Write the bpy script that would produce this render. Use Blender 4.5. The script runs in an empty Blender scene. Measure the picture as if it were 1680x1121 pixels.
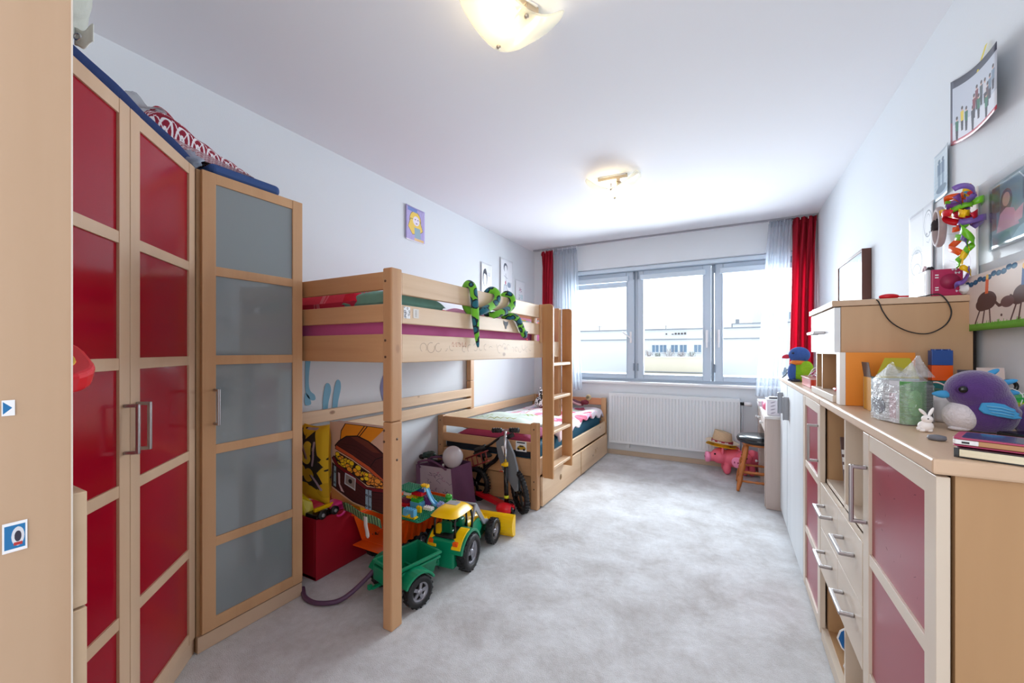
import bpy, bmesh, math, random
import numpy as np
from mathutils import Vector, Matrix, noise
random.seed(7)
PI = math.pi
SC = bpy.context.scene
COL = SC.collection

# ---------------------------------------------------------------- camera
CH = 1.27
cam_d = bpy.data.cameras.new('camera')
cam = bpy.data.objects.new('camera', cam_d); COL.objects.link(cam)
cam.location = (0, 0, CH)
cam.rotation_euler = (PI/2, 0, math.radians(28.44))
cam_d.sensor_width = 36.0
cam_d.lens = 36.0*661/1680
cam_d.shift_y = 14.5/1680
cam_d.clip_start = 0.02
cam_d.clip_end = 200
SC.camera = cam

# ---------------------------------------------------------------- world, lights, exposure
w = bpy.data.worlds.new('overcast_sky'); SC.world = w; w.use_nodes = True
nt = w.node_tree; nt.nodes.clear()
wo = nt.nodes.new('ShaderNodeOutputWorld'); bg = nt.nodes.new('ShaderNodeBackground')
tc = nt.nodes.new('ShaderNodeTexCoord'); nz = nt.nodes.new('ShaderNodeTexNoise')
cr = nt.nodes.new('ShaderNodeValToRGB')
nz.inputs['Scale'].default_value = 2.2; nz.inputs['Detail'].default_value = 4
cr.color_ramp.elements[0].color = (0.86, 0.91, 0.97, 1); cr.color_ramp.elements[1].color = (0.97, 0.985, 1.0, 1)
nt.links.new(tc.outputs['Generated'], nz.inputs['Vector'])
nt.links.new(nz.outputs['Fac'], cr.inputs['Fac'])
nt.links.new(cr.outputs['Color'], bg.inputs['Color'])
nt.links.new(bg.outputs['Background'], wo.inputs['Surface'])
bg.inputs['Strength'].default_value = 0.98

def area_light(name, loc, rot, sx, sy, power, col):
    l = bpy.data.lights.new(name, 'AREA'); l.shape = 'RECTANGLE'; l.size = sx; l.size_y = sy
    l.energy = power; l.color = col
    o = bpy.data.objects.new(name, l); COL.objects.link(o); o.location = loc; o.rotation_euler = rot
    return o
# daylight through the window (bright overcast sky), and an added fill lamp behind the camera
area_light('window_daylight', (-0.62, 5.45, 1.72), (math.radians(-72), 0, 0), 2.4, 1.3, 150, (0.90, 0.96, 1.0))
area_light('rear_fill', (-0.35, -1.1, 1.75), (math.radians(88), 0, 0), 1.6, 1.6, 9, (1.0, 0.98, 0.96))

SC.view_settings.view_transform = 'Standard'
SC.view_settings.look = 'None'
SC.view_settings.exposure = 0.80
SC.view_settings.gamma = 1
SC.view_settings.use_curve_mapping = False
SC.cycles.max_bounces = 8
SC.cycles.diffuse_bounces = 5
SC.cycles.transparent_max_bounces = 16
SC.cycles.caustics_reflective = False
SC.cycles.caustics_refractive = False
SC.cycles.use_denoising = True
SC.cycles.sample_clamp_indirect = 4

# ---------------------------------------------------------------- materials
def lin(c):
    return tuple(((v/255)/12.92 if v/255 <= 0.04045 else ((v/255+0.055)/1.055)**2.4) for v in c) + (1,)
MATS = {}
def new_mat(name):
    m = bpy.data.materials.new(name); m.use_nodes = True; m.node_tree.nodes.clear()
    N = m.node_tree.nodes; L = m.node_tree.links
    out = N.new('ShaderNodeOutputMaterial'); b = N.new('ShaderNodeBsdfPrincipled')
    L.new(b.outputs[0], out.inputs[0]); MATS[name] = m
    return m, N, L, b, out
def noise_vec(N, L, scale, stretch=(1, 1, 1), coord='Object'):
    t = N.new('ShaderNodeTexCoord'); mp = N.new('ShaderNodeMapping'); mp.inputs['Scale'].default_value = stretch
    L.new(t.outputs[coord], mp.inputs[0]); n = N.new('ShaderNodeTexNoise')
    n.inputs['Scale'].default_value = scale; n.inputs['Detail'].default_value = 5
    L.new(mp.outputs[0], n.inputs['Vector'])
    return n, mp
def plain(name, col, rough=0.5, metal=0.0, var=0.06, nscale=9, bump=0.0, bscale=60, spec=0.5, sub=0, coat=0, emit=None, es=0):
    if name in MATS: return MATS[name]
    m, N, L, b, out = new_mat(name)
    n, mp = noise_vec(N, L, nscale)
    mx = N.new('ShaderNodeMix'); mx.data_type = 'RGBA'
    c = lin(col)
    mx.inputs[6].default_value = tuple(v*(1-var) for v in c[:3])+(1,)
    mx.inputs[7].default_value = tuple(min(1, v*(1+var)) for v in c[:3])+(1,)
    L.new(n.outputs['Fac'], mx.inputs[0]); L.new(mx.outputs[2], b.inputs['Base Color'])
    b.inputs['Roughness'].default_value = rough; b.inputs['Metallic'].default_value = metal
    b.inputs['Specular IOR Level'].default_value = spec
    if coat: b.inputs['Coat Weight'].default_value = coat; b.inputs['Coat Roughness'].default_value = 0.1
    if sub: b.inputs['Sheen Weight'].default_value = sub
    if emit: b.inputs['Emission Color'].default_value = lin(emit); b.inputs['Emission Strength'].default_value = es
    if bump:
        n2, _ = noise_vec(N, L, bscale); bp = N.new('ShaderNodeBump'); bp.inputs['Strength'].default_value = bump
        bp.inputs['Distance'].default_value = 0.01
        L.new(n2.outputs['Fac'], bp.inputs['Height']); L.new(bp.outputs[0], b.inputs['Normal'])
    return m
def wood(name, c1, c2, axis='Z', scale=7, rough=0.42, knots=0.0, knotcol=(120, 70, 40), line=0.5):
    if name in MATS: return MATS[name]
    m, N, L, b, out = new_mat(name)
    st = {'X': (0.07, 1, 1), 'Y': (1, 0.07, 1), 'Z': (1, 1, 0.07)}[axis]
    n, mp = noise_vec(N, L, scale, st); n.inputs['Distortion'].default_value = 0.6
    n2, mp2 = noise_vec(N, L, scale*9, st)
    ad = N.new('ShaderNodeMath'); ad.operation = 'MULTIPLY_ADD'; ad.inputs[1].default_value = 0.35*line
    L.new(n2.outputs['Fac'], ad.inputs[0]); L.new(n.outputs['Fac'], ad.inputs[2])
    mr = N.new('ShaderNodeMapRange'); mr.inputs[1].default_value = 0.42; mr.inputs[2].default_value = 0.86
    L.new(ad.outputs[0], mr.inputs[0])
    mx = N.new('ShaderNodeMix'); mx.data_type = 'RGBA'; mx.inputs[6].default_value = lin(c1); mx.inputs[7].default_value = lin(c2)
    L.new(mr.outputs[0], mx.inputs[0]); last = mx.outputs[2]
    if knots:
        t = N.new('ShaderNodeTexCoord'); mk = N.new('ShaderNodeMapping')
        mk.inputs['Scale'].default_value = {'X': (.6, 1, 1), 'Y': (1, .6, 1), 'Z': (1, 1, .6)}[axis]
        vo = N.new('ShaderNodeTexVoronoi'); vo.inputs['Scale'].default_value = 6.5
        L.new(t.outputs['Object'], mk.inputs[0]); L.new(mk.outputs[0], vo.inputs['Vector'])
        kr = N.new('ShaderNodeMapRange'); kr.inputs[1].default_value = 0.05; kr.inputs[2].default_value = 0.10
        kr.inputs[3].default_value = knots; kr.inputs[4].default_value = 0
        L.new(vo.outputs['Distance'], kr.inputs[0])
        m2 = N.new('ShaderNodeMix'); m2.data_type = 'RGBA'; m2.inputs[7].default_value = lin(knotcol)
        L.new(kr.outputs[0], m2.inputs[0]); L.new(last, m2.inputs[6]); last = m2.outputs[2]
    L.new(last, b.inputs['Base Color']); b.inputs['Roughness'].default_value = rough
    return m
def glassy(name, col, transp, rough=0.05, gloss=0.12):
    """thin sheet: light passes straight through by 'transp', the rest scatters or mirrors"""
    if name in MATS: return MATS[name]
    m, N, L, b, out = new_mat(name)
    b.inputs['Base Color'].default_value = lin(col); b.inputs['Roughness'].default_value = rough
    tr = N.new('ShaderNodeBsdfTransparent'); tl = N.new('ShaderNodeBsdfTranslucent')
    tl.inputs[0].default_value = lin(col)
    ms = N.new('ShaderNodeMixShader'); ms.inputs[0].default_value = 0.5
    L.new(b.outputs[0], ms.inputs[1]); L.new(tl.outputs[0], ms.inputs[2])
    m2 = N.new('ShaderNodeMixShader'); m2.inputs[0].default_value = transp
    L.new(ms.outputs[0], m2.inputs[1]); L.new(tr.outputs[0], m2.inputs[2])
    L.new(m2.outputs[0], out.inputs[0])
    return m
def pane_glass(name, tint=(250, 253, 255)):
    m, N, L, b, out = new_mat(name)
    tr = N.new('ShaderNodeBsdfTransparent'); tr.inputs[0].default_value = lin(tint)
    gl = N.new('ShaderNodeBsdfGlossy'); gl.inputs['Roughness'].default_value = 0.02
    ms = N.new('ShaderNodeMixShader'); fr = N.new('ShaderNodeFresnel'); fr.inputs[0].default_value = 1.25
    L.new(fr.outputs[0], ms.inputs[0]); L.new(tr.outputs[0], ms.inputs[1]); L.new(gl.outputs[0], ms.inputs[2])
    L.new(ms.outputs[0], out.inputs[0]); return m

# ---- flat print: a small numpy painter that makes generated images
class Canvas:
    def __init__(s, w, h, bg):
        s.w, s.h = w, h; s.a = np.ones((h, w, 3), np.float32)*np.array(bg, np.float32)/255
        ys, xs = np.mgrid[0:h, 0:w]; s.x = (xs+.5)/w; s.y = 1-(ys+.5)/h       # y up, 0..1
        s.asp = w/h
    def _p(s, mask, c, al=1.0):
        c = np.array(c, np.float32)/255; s.a[mask] = s.a[mask]*(1-al)+c*al
    def rect(s, x0, y0, x1, y1, c, al=1): s._p((s.x > x0) & (s.x < x1) & (s.y > y0) & (s.y < y1), c, al)
    def ell(s, cx, cy, rx, ry, c, rot=0, al=1, ring=None):
        dx = (s.x-cx)*s.asp; dy = s.y-cy; ca, sa = math.cos(rot), math.sin(rot)
        u = (dx*ca+dy*sa)/(rx*s.asp); v = (-dx*sa+dy*ca)/ry; q = u*u+v*v
        m = q < 1
        if ring: m &= q > (1-ring)**2
        s._p(m, c, al)
    def poly(s, pts, c, al=1, edge=None, ew=0.01):
        m = np.zeros((s.h, s.w), bool); n = len(pts)
        for i in range(n):
            x1, y1 = pts[i]; x2, y2 = pts[(i+1) % n]
            if y1 == y2: continue
            cond = ((y1 > s.y) != (y2 > s.y)) & (s.x < (x2-x1)*(s.y-y1)/(y2-y1)+x1); m ^= cond
        s._p(m, c, al)
        if edge: s.line(pts+[pts[0]], edge, ew)
    def line(s, pts, c, wd=0.01, al=1):
        for (x1, y1), (x2, y2) in zip(pts[:-1], pts[1:]):
            ax, ay, bx, by = x1*s.asp, y1, x2*s.asp, y2; dx, dy = bx-ax, by-ay; l2 = dx*dx+dy*dy+1e-12
            t = np.clip(((s.x*s.asp-ax)*dx+(s.y-ay)*dy)/l2, 0, 1)
            s._p(((s.x*s.asp-ax-t*dx)**2+(s.y-ay-t*dy)**2) < (wd/2)**2, c, al)
    def mat(s, name, rough=0.6, bump=0, spec=0.4, coat=0):
        im = bpy.data.images.new(name, s.w, s.h, alpha=False)
        px = np.ones((s.h, s.w, 4), np.float32); px[..., :3] = s.a[::-1]
        im.pixels.foreach_set(px.ravel()); im.update(); im.pack()
        m, N, L, b, out = new_mat(name)
        t = N.new('ShaderNodeTexImage'); t.image = im; t.extension = 'EXTEND'
        L.new(t.outputs[0], b.inputs['Base Color']); b.inputs['Roughness'].default_value = rough
        b.inputs['Specular IOR Level'].default_value = spec
        if coat: b.inputs['Coat Weight'].default_value = coat
        if bump:
            n2, _ = noise_vec(N, L, 40); bp = N.new('ShaderNodeBump'); bp.inputs['Strength'].default_value = bump
            bp.inputs['Distance'].default_value = 0.01
            L.new(n2.outputs['Fac'], bp.inputs['Height']); L.new(bp.outputs[0], b.inputs['Normal'])
        return m

# ---------------------------------------------------------------- mesh builder
class MB:
    def __init__(s): s.v = []; s.f = []; s.mi = []; s.sm = []; s.uv = {}; s.cur = 0
    def add(s, vs, fs, smooth=False, M=None):
        o = len(s.v)
        for p in vs:
            p = Vector(p)
            s.v.append(M @ p if M is not None else p)
        for f in fs: s.f.append(tuple(i+o for i in f)); s.mi.append(s.cur); s.sm.append(smooth)
        return s
    def box(s, x0, x1, y0, y1, z0, z1, M=None):
        if x0 > x1: x0, x1 = x1, x0
        if y0 > y1: y0, y1 = y1, y0
        if z0 > z1: z0, z1 = z1, z0
        vs = [(x0,y0,z0),(x1,y0,z0),(x1,y1,z0),(x0,y1,z0),(x0,y0,z1),(x1,y0,z1),(x1,y1,z1),(x0,y1,z1)]
        return s.add(vs, [(0,3,2,1),(4,5,6,7),(0,1,5,4),(1,2,6,5),(2,3,7,6),(3,0,4,7)], False, M)
    def prism(s, pts, z0, z1, M=None, smooth=False):
        n = len(pts); vs = [(x, y, z0) for x, y in pts]+[(x, y, z1) for x, y in pts]
        fs = [tuple(range(n))[::-1], tuple(range(n, 2*n))]+[(i, (i+1) % n, n+(i+1) % n, n+i) for i in range(n)]
        return s.add(vs, fs, smooth, M)
    def lathe(s, prof, seg=20, M=None, smooth=True, cap=True):
        vs = []; n = len(prof)
        for i in range(seg):
            a = 2*PI*i/seg
            for r, z in prof: vs.append((r*math.cos(a), r*math.sin(a), z))
        fs = []
        for i in range(seg):
            j = (i+1) % seg
            for k in range(n-1): fs.append((i*n+k, j*n+k, j*n+k+1, i*n+k+1))
        if cap:
            if prof[0][0] > 1e-6: fs.append(tuple(i*n for i in range(seg))[::-1])
            if prof[-1][0] > 1e-6: fs.append(tuple(i*n+n-1 for i in range(seg)))
        return s.add(vs, fs, smooth, M)
    def cyl(s, p0, p1, r, seg=14, r1=None, smooth=True):
        p0 = Vector(p0); p1 = Vector(p1); d = p1-p0; L = d.length
        M = Matrix.Translation(p0) @ d.to_track_quat('Z', 'Y').to_matrix().to_4x4()
        r1 = r if r1 is None else r1
        return s.lathe([(r, 0), (r1, L)], seg, M, smooth)
    def ell(s, c, r, seg=20, rings=12, M=None, fn=None):
        if not hasattr(r, '__len__'): r = (r, r, r)
        vs = [(0, 0, -1)]; fs = []
        for i in range(1, rings):
            t = PI*i/rings
            for j in range(seg): a = 2*PI*j/seg; vs.append((math.sin(t)*math.cos(a), math.sin(t)*math.sin(a), -math.cos(t)))
        vs.append((0, 0, 1)); last = len(vs)-1
        for j in range(seg): fs.append((0, 1+(j+1) % seg, 1+j))
        for i in range(rings-2):
            for j in range(seg):
                a = 1+i*seg+j; b_ = 1+i*seg+(j+1) % seg; fs.append((a, b_, b_+seg, a+seg))
        for j in range(seg): fs.append((last, 1+(rings-2)*seg+j, 1+(rings-2)*seg+(j+1) % seg))
        out = []
        for p in vs:
            p = Vector(p)
            if fn: p = fn(p)
            out.append((c[0]+p[0]*r[0], c[1]+p[1]*r[1], c[2]+p[2]*r[2]))
        return s.add(out, fs, True, M)
    def tube(s, pts, r, seg=10, closed=False, smooth=True, flat=None, caps=True, M=None):
        P = [Vector(p) for p in pts]; n = len(P); R = r if hasattr(r, '__len__') else [r]*n
        up = Vector((0, 0, 1)); vs = []; prev = None
        for i in range(n):
            if closed: t = P[(i+1) % n]-P[i-1]
            else: t = P[min(i+1, n-1)]-P[max(i-1, 0)]
            t.normalize()
            if prev is None:
                a = up.cross(t)
                if a.length < 0.1: a = Vector((1, 0, 0)).cross(t)
                a.normalize()
            else:
                a = prev-t*prev.dot(t); a.normalize()
            prev = a; b_ = t.cross(a)
            for j in range(seg):
                an = 2*PI*j/seg; k = flat if flat else 1
                vs.append(P[i]+a*math.cos(an)*R[i]+b_*math.sin(an)*R[i]*k)
        fs = []
        for i in range(n if closed else n-1):
            for j in range(seg):
                a = i*seg+j; b_ = i*seg+(j+1) % seg; c = ((i+1) % n)*seg+(j+1) % seg; d = ((i+1) % n)*seg+j
                fs.append((a, b_, c, d))
        if not closed and caps:
            fs.append(tuple(range(seg))[::-1]); fs.append(tuple(range((n-1)*seg, n*seg)))
        return s.add(vs, fs, smooth, M)
    def grid(s, nu, nv, fn, smooth=True, M=None, uv=True):
        """sheet: fn(u,v) -> point; UVs kept"""
        o = len(s.v); vs = [fn(i/nu, j/nv) for j in range(nv+1) for i in range(nu+1)]
        fs = [(j*(nu+1)+i, j*(nu+1)+i+1, (j+1)*(nu+1)+i+1, (j+1)*(nu+1)+i) for j in range(nv) for i in range(nu)]
        s.add(vs, fs, smooth, M)
        if uv:
            for j in range(nv+1):
                for i in range(nu+1): s.uv[o+j*(nu+1)+i] = (i/nu, j/nv)
        return s

ROOTLOC = {}
def rootof(o):
    while o.parent: o = o.parent
    return o
def thing(name, label, cat, loc=(0, 0, 0), rz=0, group=None, local=False, kind=None, rot=None):
    o = bpy.data.objects.new(name, None); COL.objects.link(o); o.location = loc
    o.rotation_euler = rot if rot else (0, 0, rz)
    o.empty_display_size = 0.05
    if label: o['label'] = label
    if cat: o['category'] = cat
    if group: o['group'] = group
    if kind: o['kind'] = kind
    ROOTLOC[o.name] = Vector((0, 0, 0)) if local else Vector(loc)
    return o
def obj(name, mb, m, parent=None, bev=0, bseg=2, sub=0, solid=0, label=None, kind=None, origin=None, auto=False):
    off = Vector((0, 0, 0))
    if parent: off = ROOTLOC.get(rootof(parent).name, Vector((0, 0, 0)))
    elif origin is not None: off = Vector(origin)
    me = bpy.data.meshes.new(name)
    me.from_pydata([tuple(v-off) for v in mb.v], [], mb.f)
    ms = m if isinstance(m, (list, tuple)) else [m]
    for x in ms: me.materials.append(x)
    me.polygons.foreach_set('material_index', mb.mi)
    me.polygons.foreach_set('use_smooth', mb.sm)
    if mb.uv:
        ul = me.uv_layers.new(name='UVMap')
        for l in me.loops:
            ul.data[l.index].uv = mb.uv.get(l.vertex_index, (0, 0))
    me.validate(); me.update()
    o = bpy.data.objects.new(name, me); COL.objects.link(o)
    if parent: o.parent = parent
    elif origin is not None: o.location = origin; ROOTLOC[o.name] = Vector(origin)
    if sub: md = o.modifiers.new('sub', 'SUBSURF'); md.levels = sub; md.render_levels = sub
    if solid: md = o.modifiers.new('solid', 'SOLIDIFY'); md.thickness = solid; md.offset = 0
    if bev:
        md = o.modifiers.new('bevel', 'BEVEL'); md.width = bev; md.segments = bseg; md.limit_method = 'ANGLE'; md.angle_limit = math.radians(40)
    if label: o['label'] = label
    if kind: o['kind'] = kind
    return o
def single(name, mb, m, label, cat, origin=None, group=None, kind=None, **k):
    if origin is None:
        n = len(mb.v); c = sum(mb.v, Vector())/n; origin = (c.x, c.y, min(v.z for v in mb.v))
    o = obj(name, mb, m, None, origin=origin, **k); o['label'] = label; o['category'] = cat
    if group: o['group'] = group
    if kind: o['kind'] = kind
    return o
def struct(name, mb, m, **k):
    o = obj(name, mb, m, None, **k); o['kind'] = 'structure'; return o
def boxm(*a): return MB().box(*a)
def T(x, y, z): return Matrix.Translation((x, y, z))
def RX(a): return Matrix.Rotation(a, 4, 'X')
def RY(a): return Matrix.Rotation(a, 4, 'Y')
def RZ(a): return Matrix.Rotation(a, 4, 'Z')
def basis(o, x, y, z):
    M = Matrix.Identity(4)
    for i, vv in enumerate((x, y, z)):
        for k in range(3): M[k][i] = vv[k]
    for k in range(3): M[k][3] = o[k]
    return M
def smoothpath(pts, n=8, closed=False):
    P = [Vector(p) for p in pts]; m = len(P); out = []
    for i in range(m if closed else m-1):
        if closed: p0, p1, p2, p3 = P[i-1], P[i], P[(i+1) % m], P[(i+2) % m]
        else: p0, p1, p2, p3 = P[max(i-1, 0)], P[i], P[i+1], P[min(i+2, m-1)]
        for k in range(n):
            t = k/n
            out.append(0.5*((2*p1)+(p2-p0)*t+(2*p0-5*p1+4*p2-p3)*t*t+(3*p1-p0-3*p2+p3)*t**3))
    if not closed: out.append(P[-1])
    return out
def cushion(mb, x0, x1, y0, y1, z0, h, nu=24, nv=24, pw=0.45, wrinkle=0.012, seed=0, M=None, nz_=2.5):
    """puffy pillow: top and bottom sheets meeting in a seam"""
    zc = z0+h/2
    def prof(u, v): return max(0.0, (1-(2*u-1)**4)*(1-(2*v-1)**4))**pw
    def fn(sign):
        def f(u, v):
            q = prof(u, v); k = 1-0.05*(1-abs(2*u-1)**2)*0
            x = x0+(x1-x0)*u; y = y0+(y1-y0)*v
            # corners pull out, sides pull in
            x += (0.04*(x1-x0))*(2*u-1)*(-(1-(2*v-1)**2)); y += (0.04*(y1-y0))*(2*v-1)*(-(1-(2*u-1)**2))
            n = noise.noise(Vector((x*nz_*4+seed, y*nz_*4, sign*3.1+seed)))*wrinkle
            return (x, y, zc+sign*(q*h/2)+n*q)
        return f
    mb.grid(nu, nv, fn(1), M=M); 
    g = fn(-1); mb.grid(nu, nv, lambda u, v: g(1-u, v), M=M)
    return mb

# common materials
M_wall = plain('wall_paint', (222, 227, 232), 0.85, var=0.012, nscale=2.5, bump=0.06, bscale=180)
M_ceil = plain('ceiling_paint', (230, 231, 236), 0.9, var=0.01, nscale=2)
M_mapleZ = wood('maple_vertical', (206, 174, 144), (188, 152, 120), 'Z', 4, 0.4, line=0.35)
M_mapleY = wood('maple_lengthwise', (210, 180, 152), (192, 158, 128), 'Y', 4, 0.4, line=0.35)
M_mapleD = wood('maple_deep', (190, 150, 108), (172, 132, 92), 'Z', 4, 0.42, line=0.4)
M_beechZ = wood('beech_vertical', (206, 162, 120), (188, 142, 100), 'Z', 6, 0.4, line=0.5)
M_pineX = wood('pine_across', (216, 168, 122), (190, 138, 94), 'X', 6, 0.45, 0.75)
M_pineY = wood('pine_lengthwise_lit', (230, 200, 166), (206, 168, 130), 'Y', 6, 0.45, 0.7)  # paler than the other pine: light on the bed's long sides put into colour
M_pineZ = wood('pine_upright', (214, 170, 126), (188, 138, 96), 'Z', 6, 0.45, 0.3)
M_red = plain('red_lacquer', (150, 4, 30), 0.16, var=0.05, nscale=2, spec=0.35)
M_redsatin = plain('red_satin_panel', (150, 22, 52), 0.3, var=0.05, nscale=2, spec=0.6)
M_steel = plain('brushed_steel', (176, 172, 174), 0.3, 1.0, var=0.04, bump=0.03)
M_chrome = plain('chrome', (215, 215, 220), 0.12, 1.0, var=0.02)
M_black = plain('black_rubber', (24, 24, 26), 0.55, var=0.1)
M_blackgloss = plain('black_gloss_plastic', (16, 16, 18), 0.2, var=0.05)
M_white = plain('white_plastic', (236, 236, 238), 0.35, var=0.02)
M_paper = plain('white_paper', (240, 240, 242), 0.8, var=0.02)
M_dark = plain('dark_gap', (30, 22, 18), 0.9)
def pl(name, col, rough=0.28, **k): return plain(name, col, rough, var=0.04, **k)
P_green = pl('toy_green', (8, 134, 94)); P_dgreen = pl('toy_dark_green', (8, 92, 62)); P_yellow = pl('toy_yellow', (250, 200, 12))
P_orange = pl('toy_orange', (240, 92, 18)); P_red = pl('toy_red', (208, 18, 36)); P_blue = pl('toy_blue', (34, 76, 150))
P_lblue = pl('toy_light_blue', (98, 178, 222)); P_grey = pl('toy_grey', (150, 152, 158)); P_pink = pl('toy_pink', (228, 52, 142))
P_purple = pl('toy_purple', (120, 60, 140)); P_lime = pl('toy_lime', (120, 200, 40)); P_white = pl('toy_white', (240, 240, 240))
P_teal = pl('toy_teal', (30, 110, 110)); P_lilac = pl('toy_lilac', (160, 170, 220))
# ================================================================ THE SETTING
XL, XR, YB, H = -2.34, 0.748, 4.955, 2.60
YN = -1.3
def carpet_mat():
    m, N, L, b, out = new_mat('grey_carpet')
    n1, _ = noise_vec(N, L, 3.6); n1.inputs['Detail'].default_value = 8; n1.inputs['Roughness'].default_value = 0.65
    n1.inputs['Distortion'].default_value = 0.25
    n2, _ = noise_vec(N, L, 260); n3, _ = noise_vec(N, L, 30)
    a = N.new('ShaderNodeMath'); a.operation = 'MULTIPLY_ADD'; a.inputs[1].default_value = 0.34
    L.new(n2.outputs['Fac'], a.inputs[0]); L.new(n1.outputs['Fac'], a.inputs[2])
    a2 = N.new('ShaderNodeMath'); a2.operation = 'MULTIPLY_ADD'; a2.inputs[1].default_value = 0.22
    L.new(n3.outputs['Fac'], a2.inputs[0]); L.new(a.outputs[0], a2.inputs[2])
    cr = N.new('ShaderNodeValToRGB'); e = cr.color_ramp.elements
    e[0].position = 0.58; e[0].color = lin((180, 176, 175)); e[1].position = 0.96; e[1].color = lin((222, 223, 226))
    L.new(a2.outputs[0], cr.inputs[0])
    # small worn brown spots
    vo = N.new('ShaderNodeTexVoronoi'); vo.inputs['Scale'].default_value = 1.1
    t = N.new('ShaderNodeTexCoord'); L.new(t.outputs['Object'], vo.inputs['Vector'])
    mr = N.new('ShaderNodeMapRange'); mr.inputs[1].default_value = 0.012; mr.inputs[2].default_value = 0.03
    mr.inputs[3].default_value = 0.55; mr.inputs[4].default_value = 0
    L.new(vo.outputs['Distance'], mr.inputs[0])
    mx = N.new('ShaderNodeMix'); mx.data_type = 'RGBA'; mx.inputs[7].default_value = lin((120, 112, 108))
    L.new(mr.outputs[0], mx.inputs[0]); L.new(cr.outputs[0], mx.inputs[6]); L.new(mx.outputs[2], b.inputs['Base Color'])
    b.inputs['Roughness'].default_value = 0.95; b.inputs['Sheen Weight'].default_value = 0.25
    b.inputs['Specular IOR Level'].default_value = 0.15
    bp = N.new('ShaderNodeBump'); bp.inputs['Strength'].default_value = 0.9; bp.inputs['Distance'].default_value = 0.012
    L.new(a2.outputs[0], bp.inputs['Height']); L.new(bp.outputs[0], b.inputs['Normal'])
    return m
M_carpet = carpet_mat()
struct('floor', MB().box(XL-.1, XR+.1, YN, YB+.1, -0.08, 0), M_carpet)
struct('ceiling', MB().box(XL-.1, XR+.1, YN, YB+.35, H, H+.1), M_ceil)
struct('wall_left', MB().box(XL-.1, XL, YN, YB, 0, H), M_wall)
struct('wall_right', MB().box(XR, XR+.1, YN, YB, 0, H), M_wall)
WX0, WX1, WZ0, WZ1 = -1.90, 0.66, 0.88, 2.29
wb = MB(); wb.box(XL-.1, WX0, YB, YB+.30, 0, H); wb.box(WX1, XR+.1, YB, YB+.30, 0, H)
wb.box(WX0, WX1, YB, YB+.30, 0, WZ0); wb.box(WX0, WX1, YB, YB+.30, WZ1, H)
struct('wall_back', wb, M_wall)
M_skirt = plain('baseboard_wood', (196, 176, 154), 0.5, var=0.06)
struct('baseboard_back', MB().box(XL, XR, YB-.014, YB, 0, .055), M_skirt, bev=.003)
struct('baseboard_left', MB().box(XL, XL+.014, .9, YB-.014, 0, .055), M_skirt, bev=.003)
# window
M_upvc = plain('grey_white_window_plastic', (192, 206, 220), 0.35, var=0.02)
M_upvc2 = plain('window_gasket_grey', (138, 150, 164), 0.5)
M_pane = pane_glass('window_glass')
M_blind = plain('blind_cassette_white', (206, 220, 232), 0.4, var=0.02)
win = thing('window_1', None, None, (-.62, 5.09, .89), kind='structure')
FY0, FY1 = 5.085, 5.155
fr = MB()
fr.box(WX0, WX1, FY0, FY1, WZ0, .925); fr.box(WX0, WX1, FY0, FY1, 2.225, WZ1)
fr.box(WX0, -1.85, FY0, FY1, .925, 2.225); fr.box(.62, WX1, FY0, FY1, .925, 2.225)
fr.box(-1.03, -.997, FY0, FY1, .925, 2.225); fr.box(-.187, -.158, FY0, FY1, .925, 2.225)
obj('window_frame', fr, M_upvc, win, bev=.004)
def sash(x0, x1, z0, z1, px0, px1, pz0, pz1, blind_z, hx, open_handle):
    s = MB(); Y0, Y1 = 5.062, 5.115
    s.box(x0, px0, Y0, Y1, z0, z1); s.box(px1, x1, Y0, Y1, z0, z1)
    s.box(px0, px1, Y0, Y1, z0, pz0); s.box(px0, px1, Y0, Y1, pz1, z1)
    so = obj('sash', s, M_upvc, win, bev=.006)
    b = MB(); t = .012
    b.box(px0-t, px1+t, Y0-.006, Y0, pz0-t, pz0); b.box(px0-t, px1+t, Y0-.006, Y0, pz1, pz1+t)
    b.box(px0-t, px0, Y0-.006, Y0, pz0, pz1); b.box(px1, px1+t, Y0-.006, Y0, pz0, pz1)
    obj('glazing_bead', b, M_upvc, so, bev=.002)
    obj('pane', MB().box(px0, px1, 5.085, 5.091, pz0, pz1), M_pane, so)
    c = MB(); c.box(px0-.035, px1+.03, 5.022, 5.060, pz1-.008, pz1+.055)
    co = obj('blind_cassette', c, M_blind, so, bev=.008)
    if blind_z < pz1:
        bl = MB(); bl.box(px0, px1, 5.056, 5.060, blind_z, pz1-.01); bl.box(px0, px1, 5.046, 5.062, blind_z-.022, blind_z)
        obj('blind', bl, M_blind, so, bev=.002)
    h = MB(); h.box(hx-.013, hx+.013, 5.045, 5.060, 1.36, 1.50)
    if open_handle: h.cyl((hx, 5.035, 1.42), (hx-.10, 5.030, 1.50), .009)
    else: h.box(hx-.009, hx+.009, 5.022, 5.034, 1.30, 1.46)
    h.cyl((hx, 5.06, 1.44), (hx, 5.025, 1.44), .009)
    obj('handle', h, M_white, so, bev=.003)
    hg = MB()
    for zz in (1.02, 2.14): hg.cyl((x1-.004 if open_handle else x0+.004, 5.052, zz), (x1-.004 if open_handle else x0+.004, 5.052, zz+.09), .008)
    obj('hinge', hg, M_upvc2, so)
sash(-1.862, -1.035, .918, 2.238, -1.79, -1.130, .978, 2.130, 2.075, -1.075, True)
sash(-.995, -.190, .918, 2.238, -.925, -.275, .978, 2.130, 2.2, -.232, False)
sash(-.155, .632, .918, 2.238, -.070, .560, .978, 2.130, 2.2, -.112, False)
obj('window_sill', MB().box(WX0-.03, WX1+.03, 4.915, FY0, .862, .892), M_white, win, bev=.006)
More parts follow.
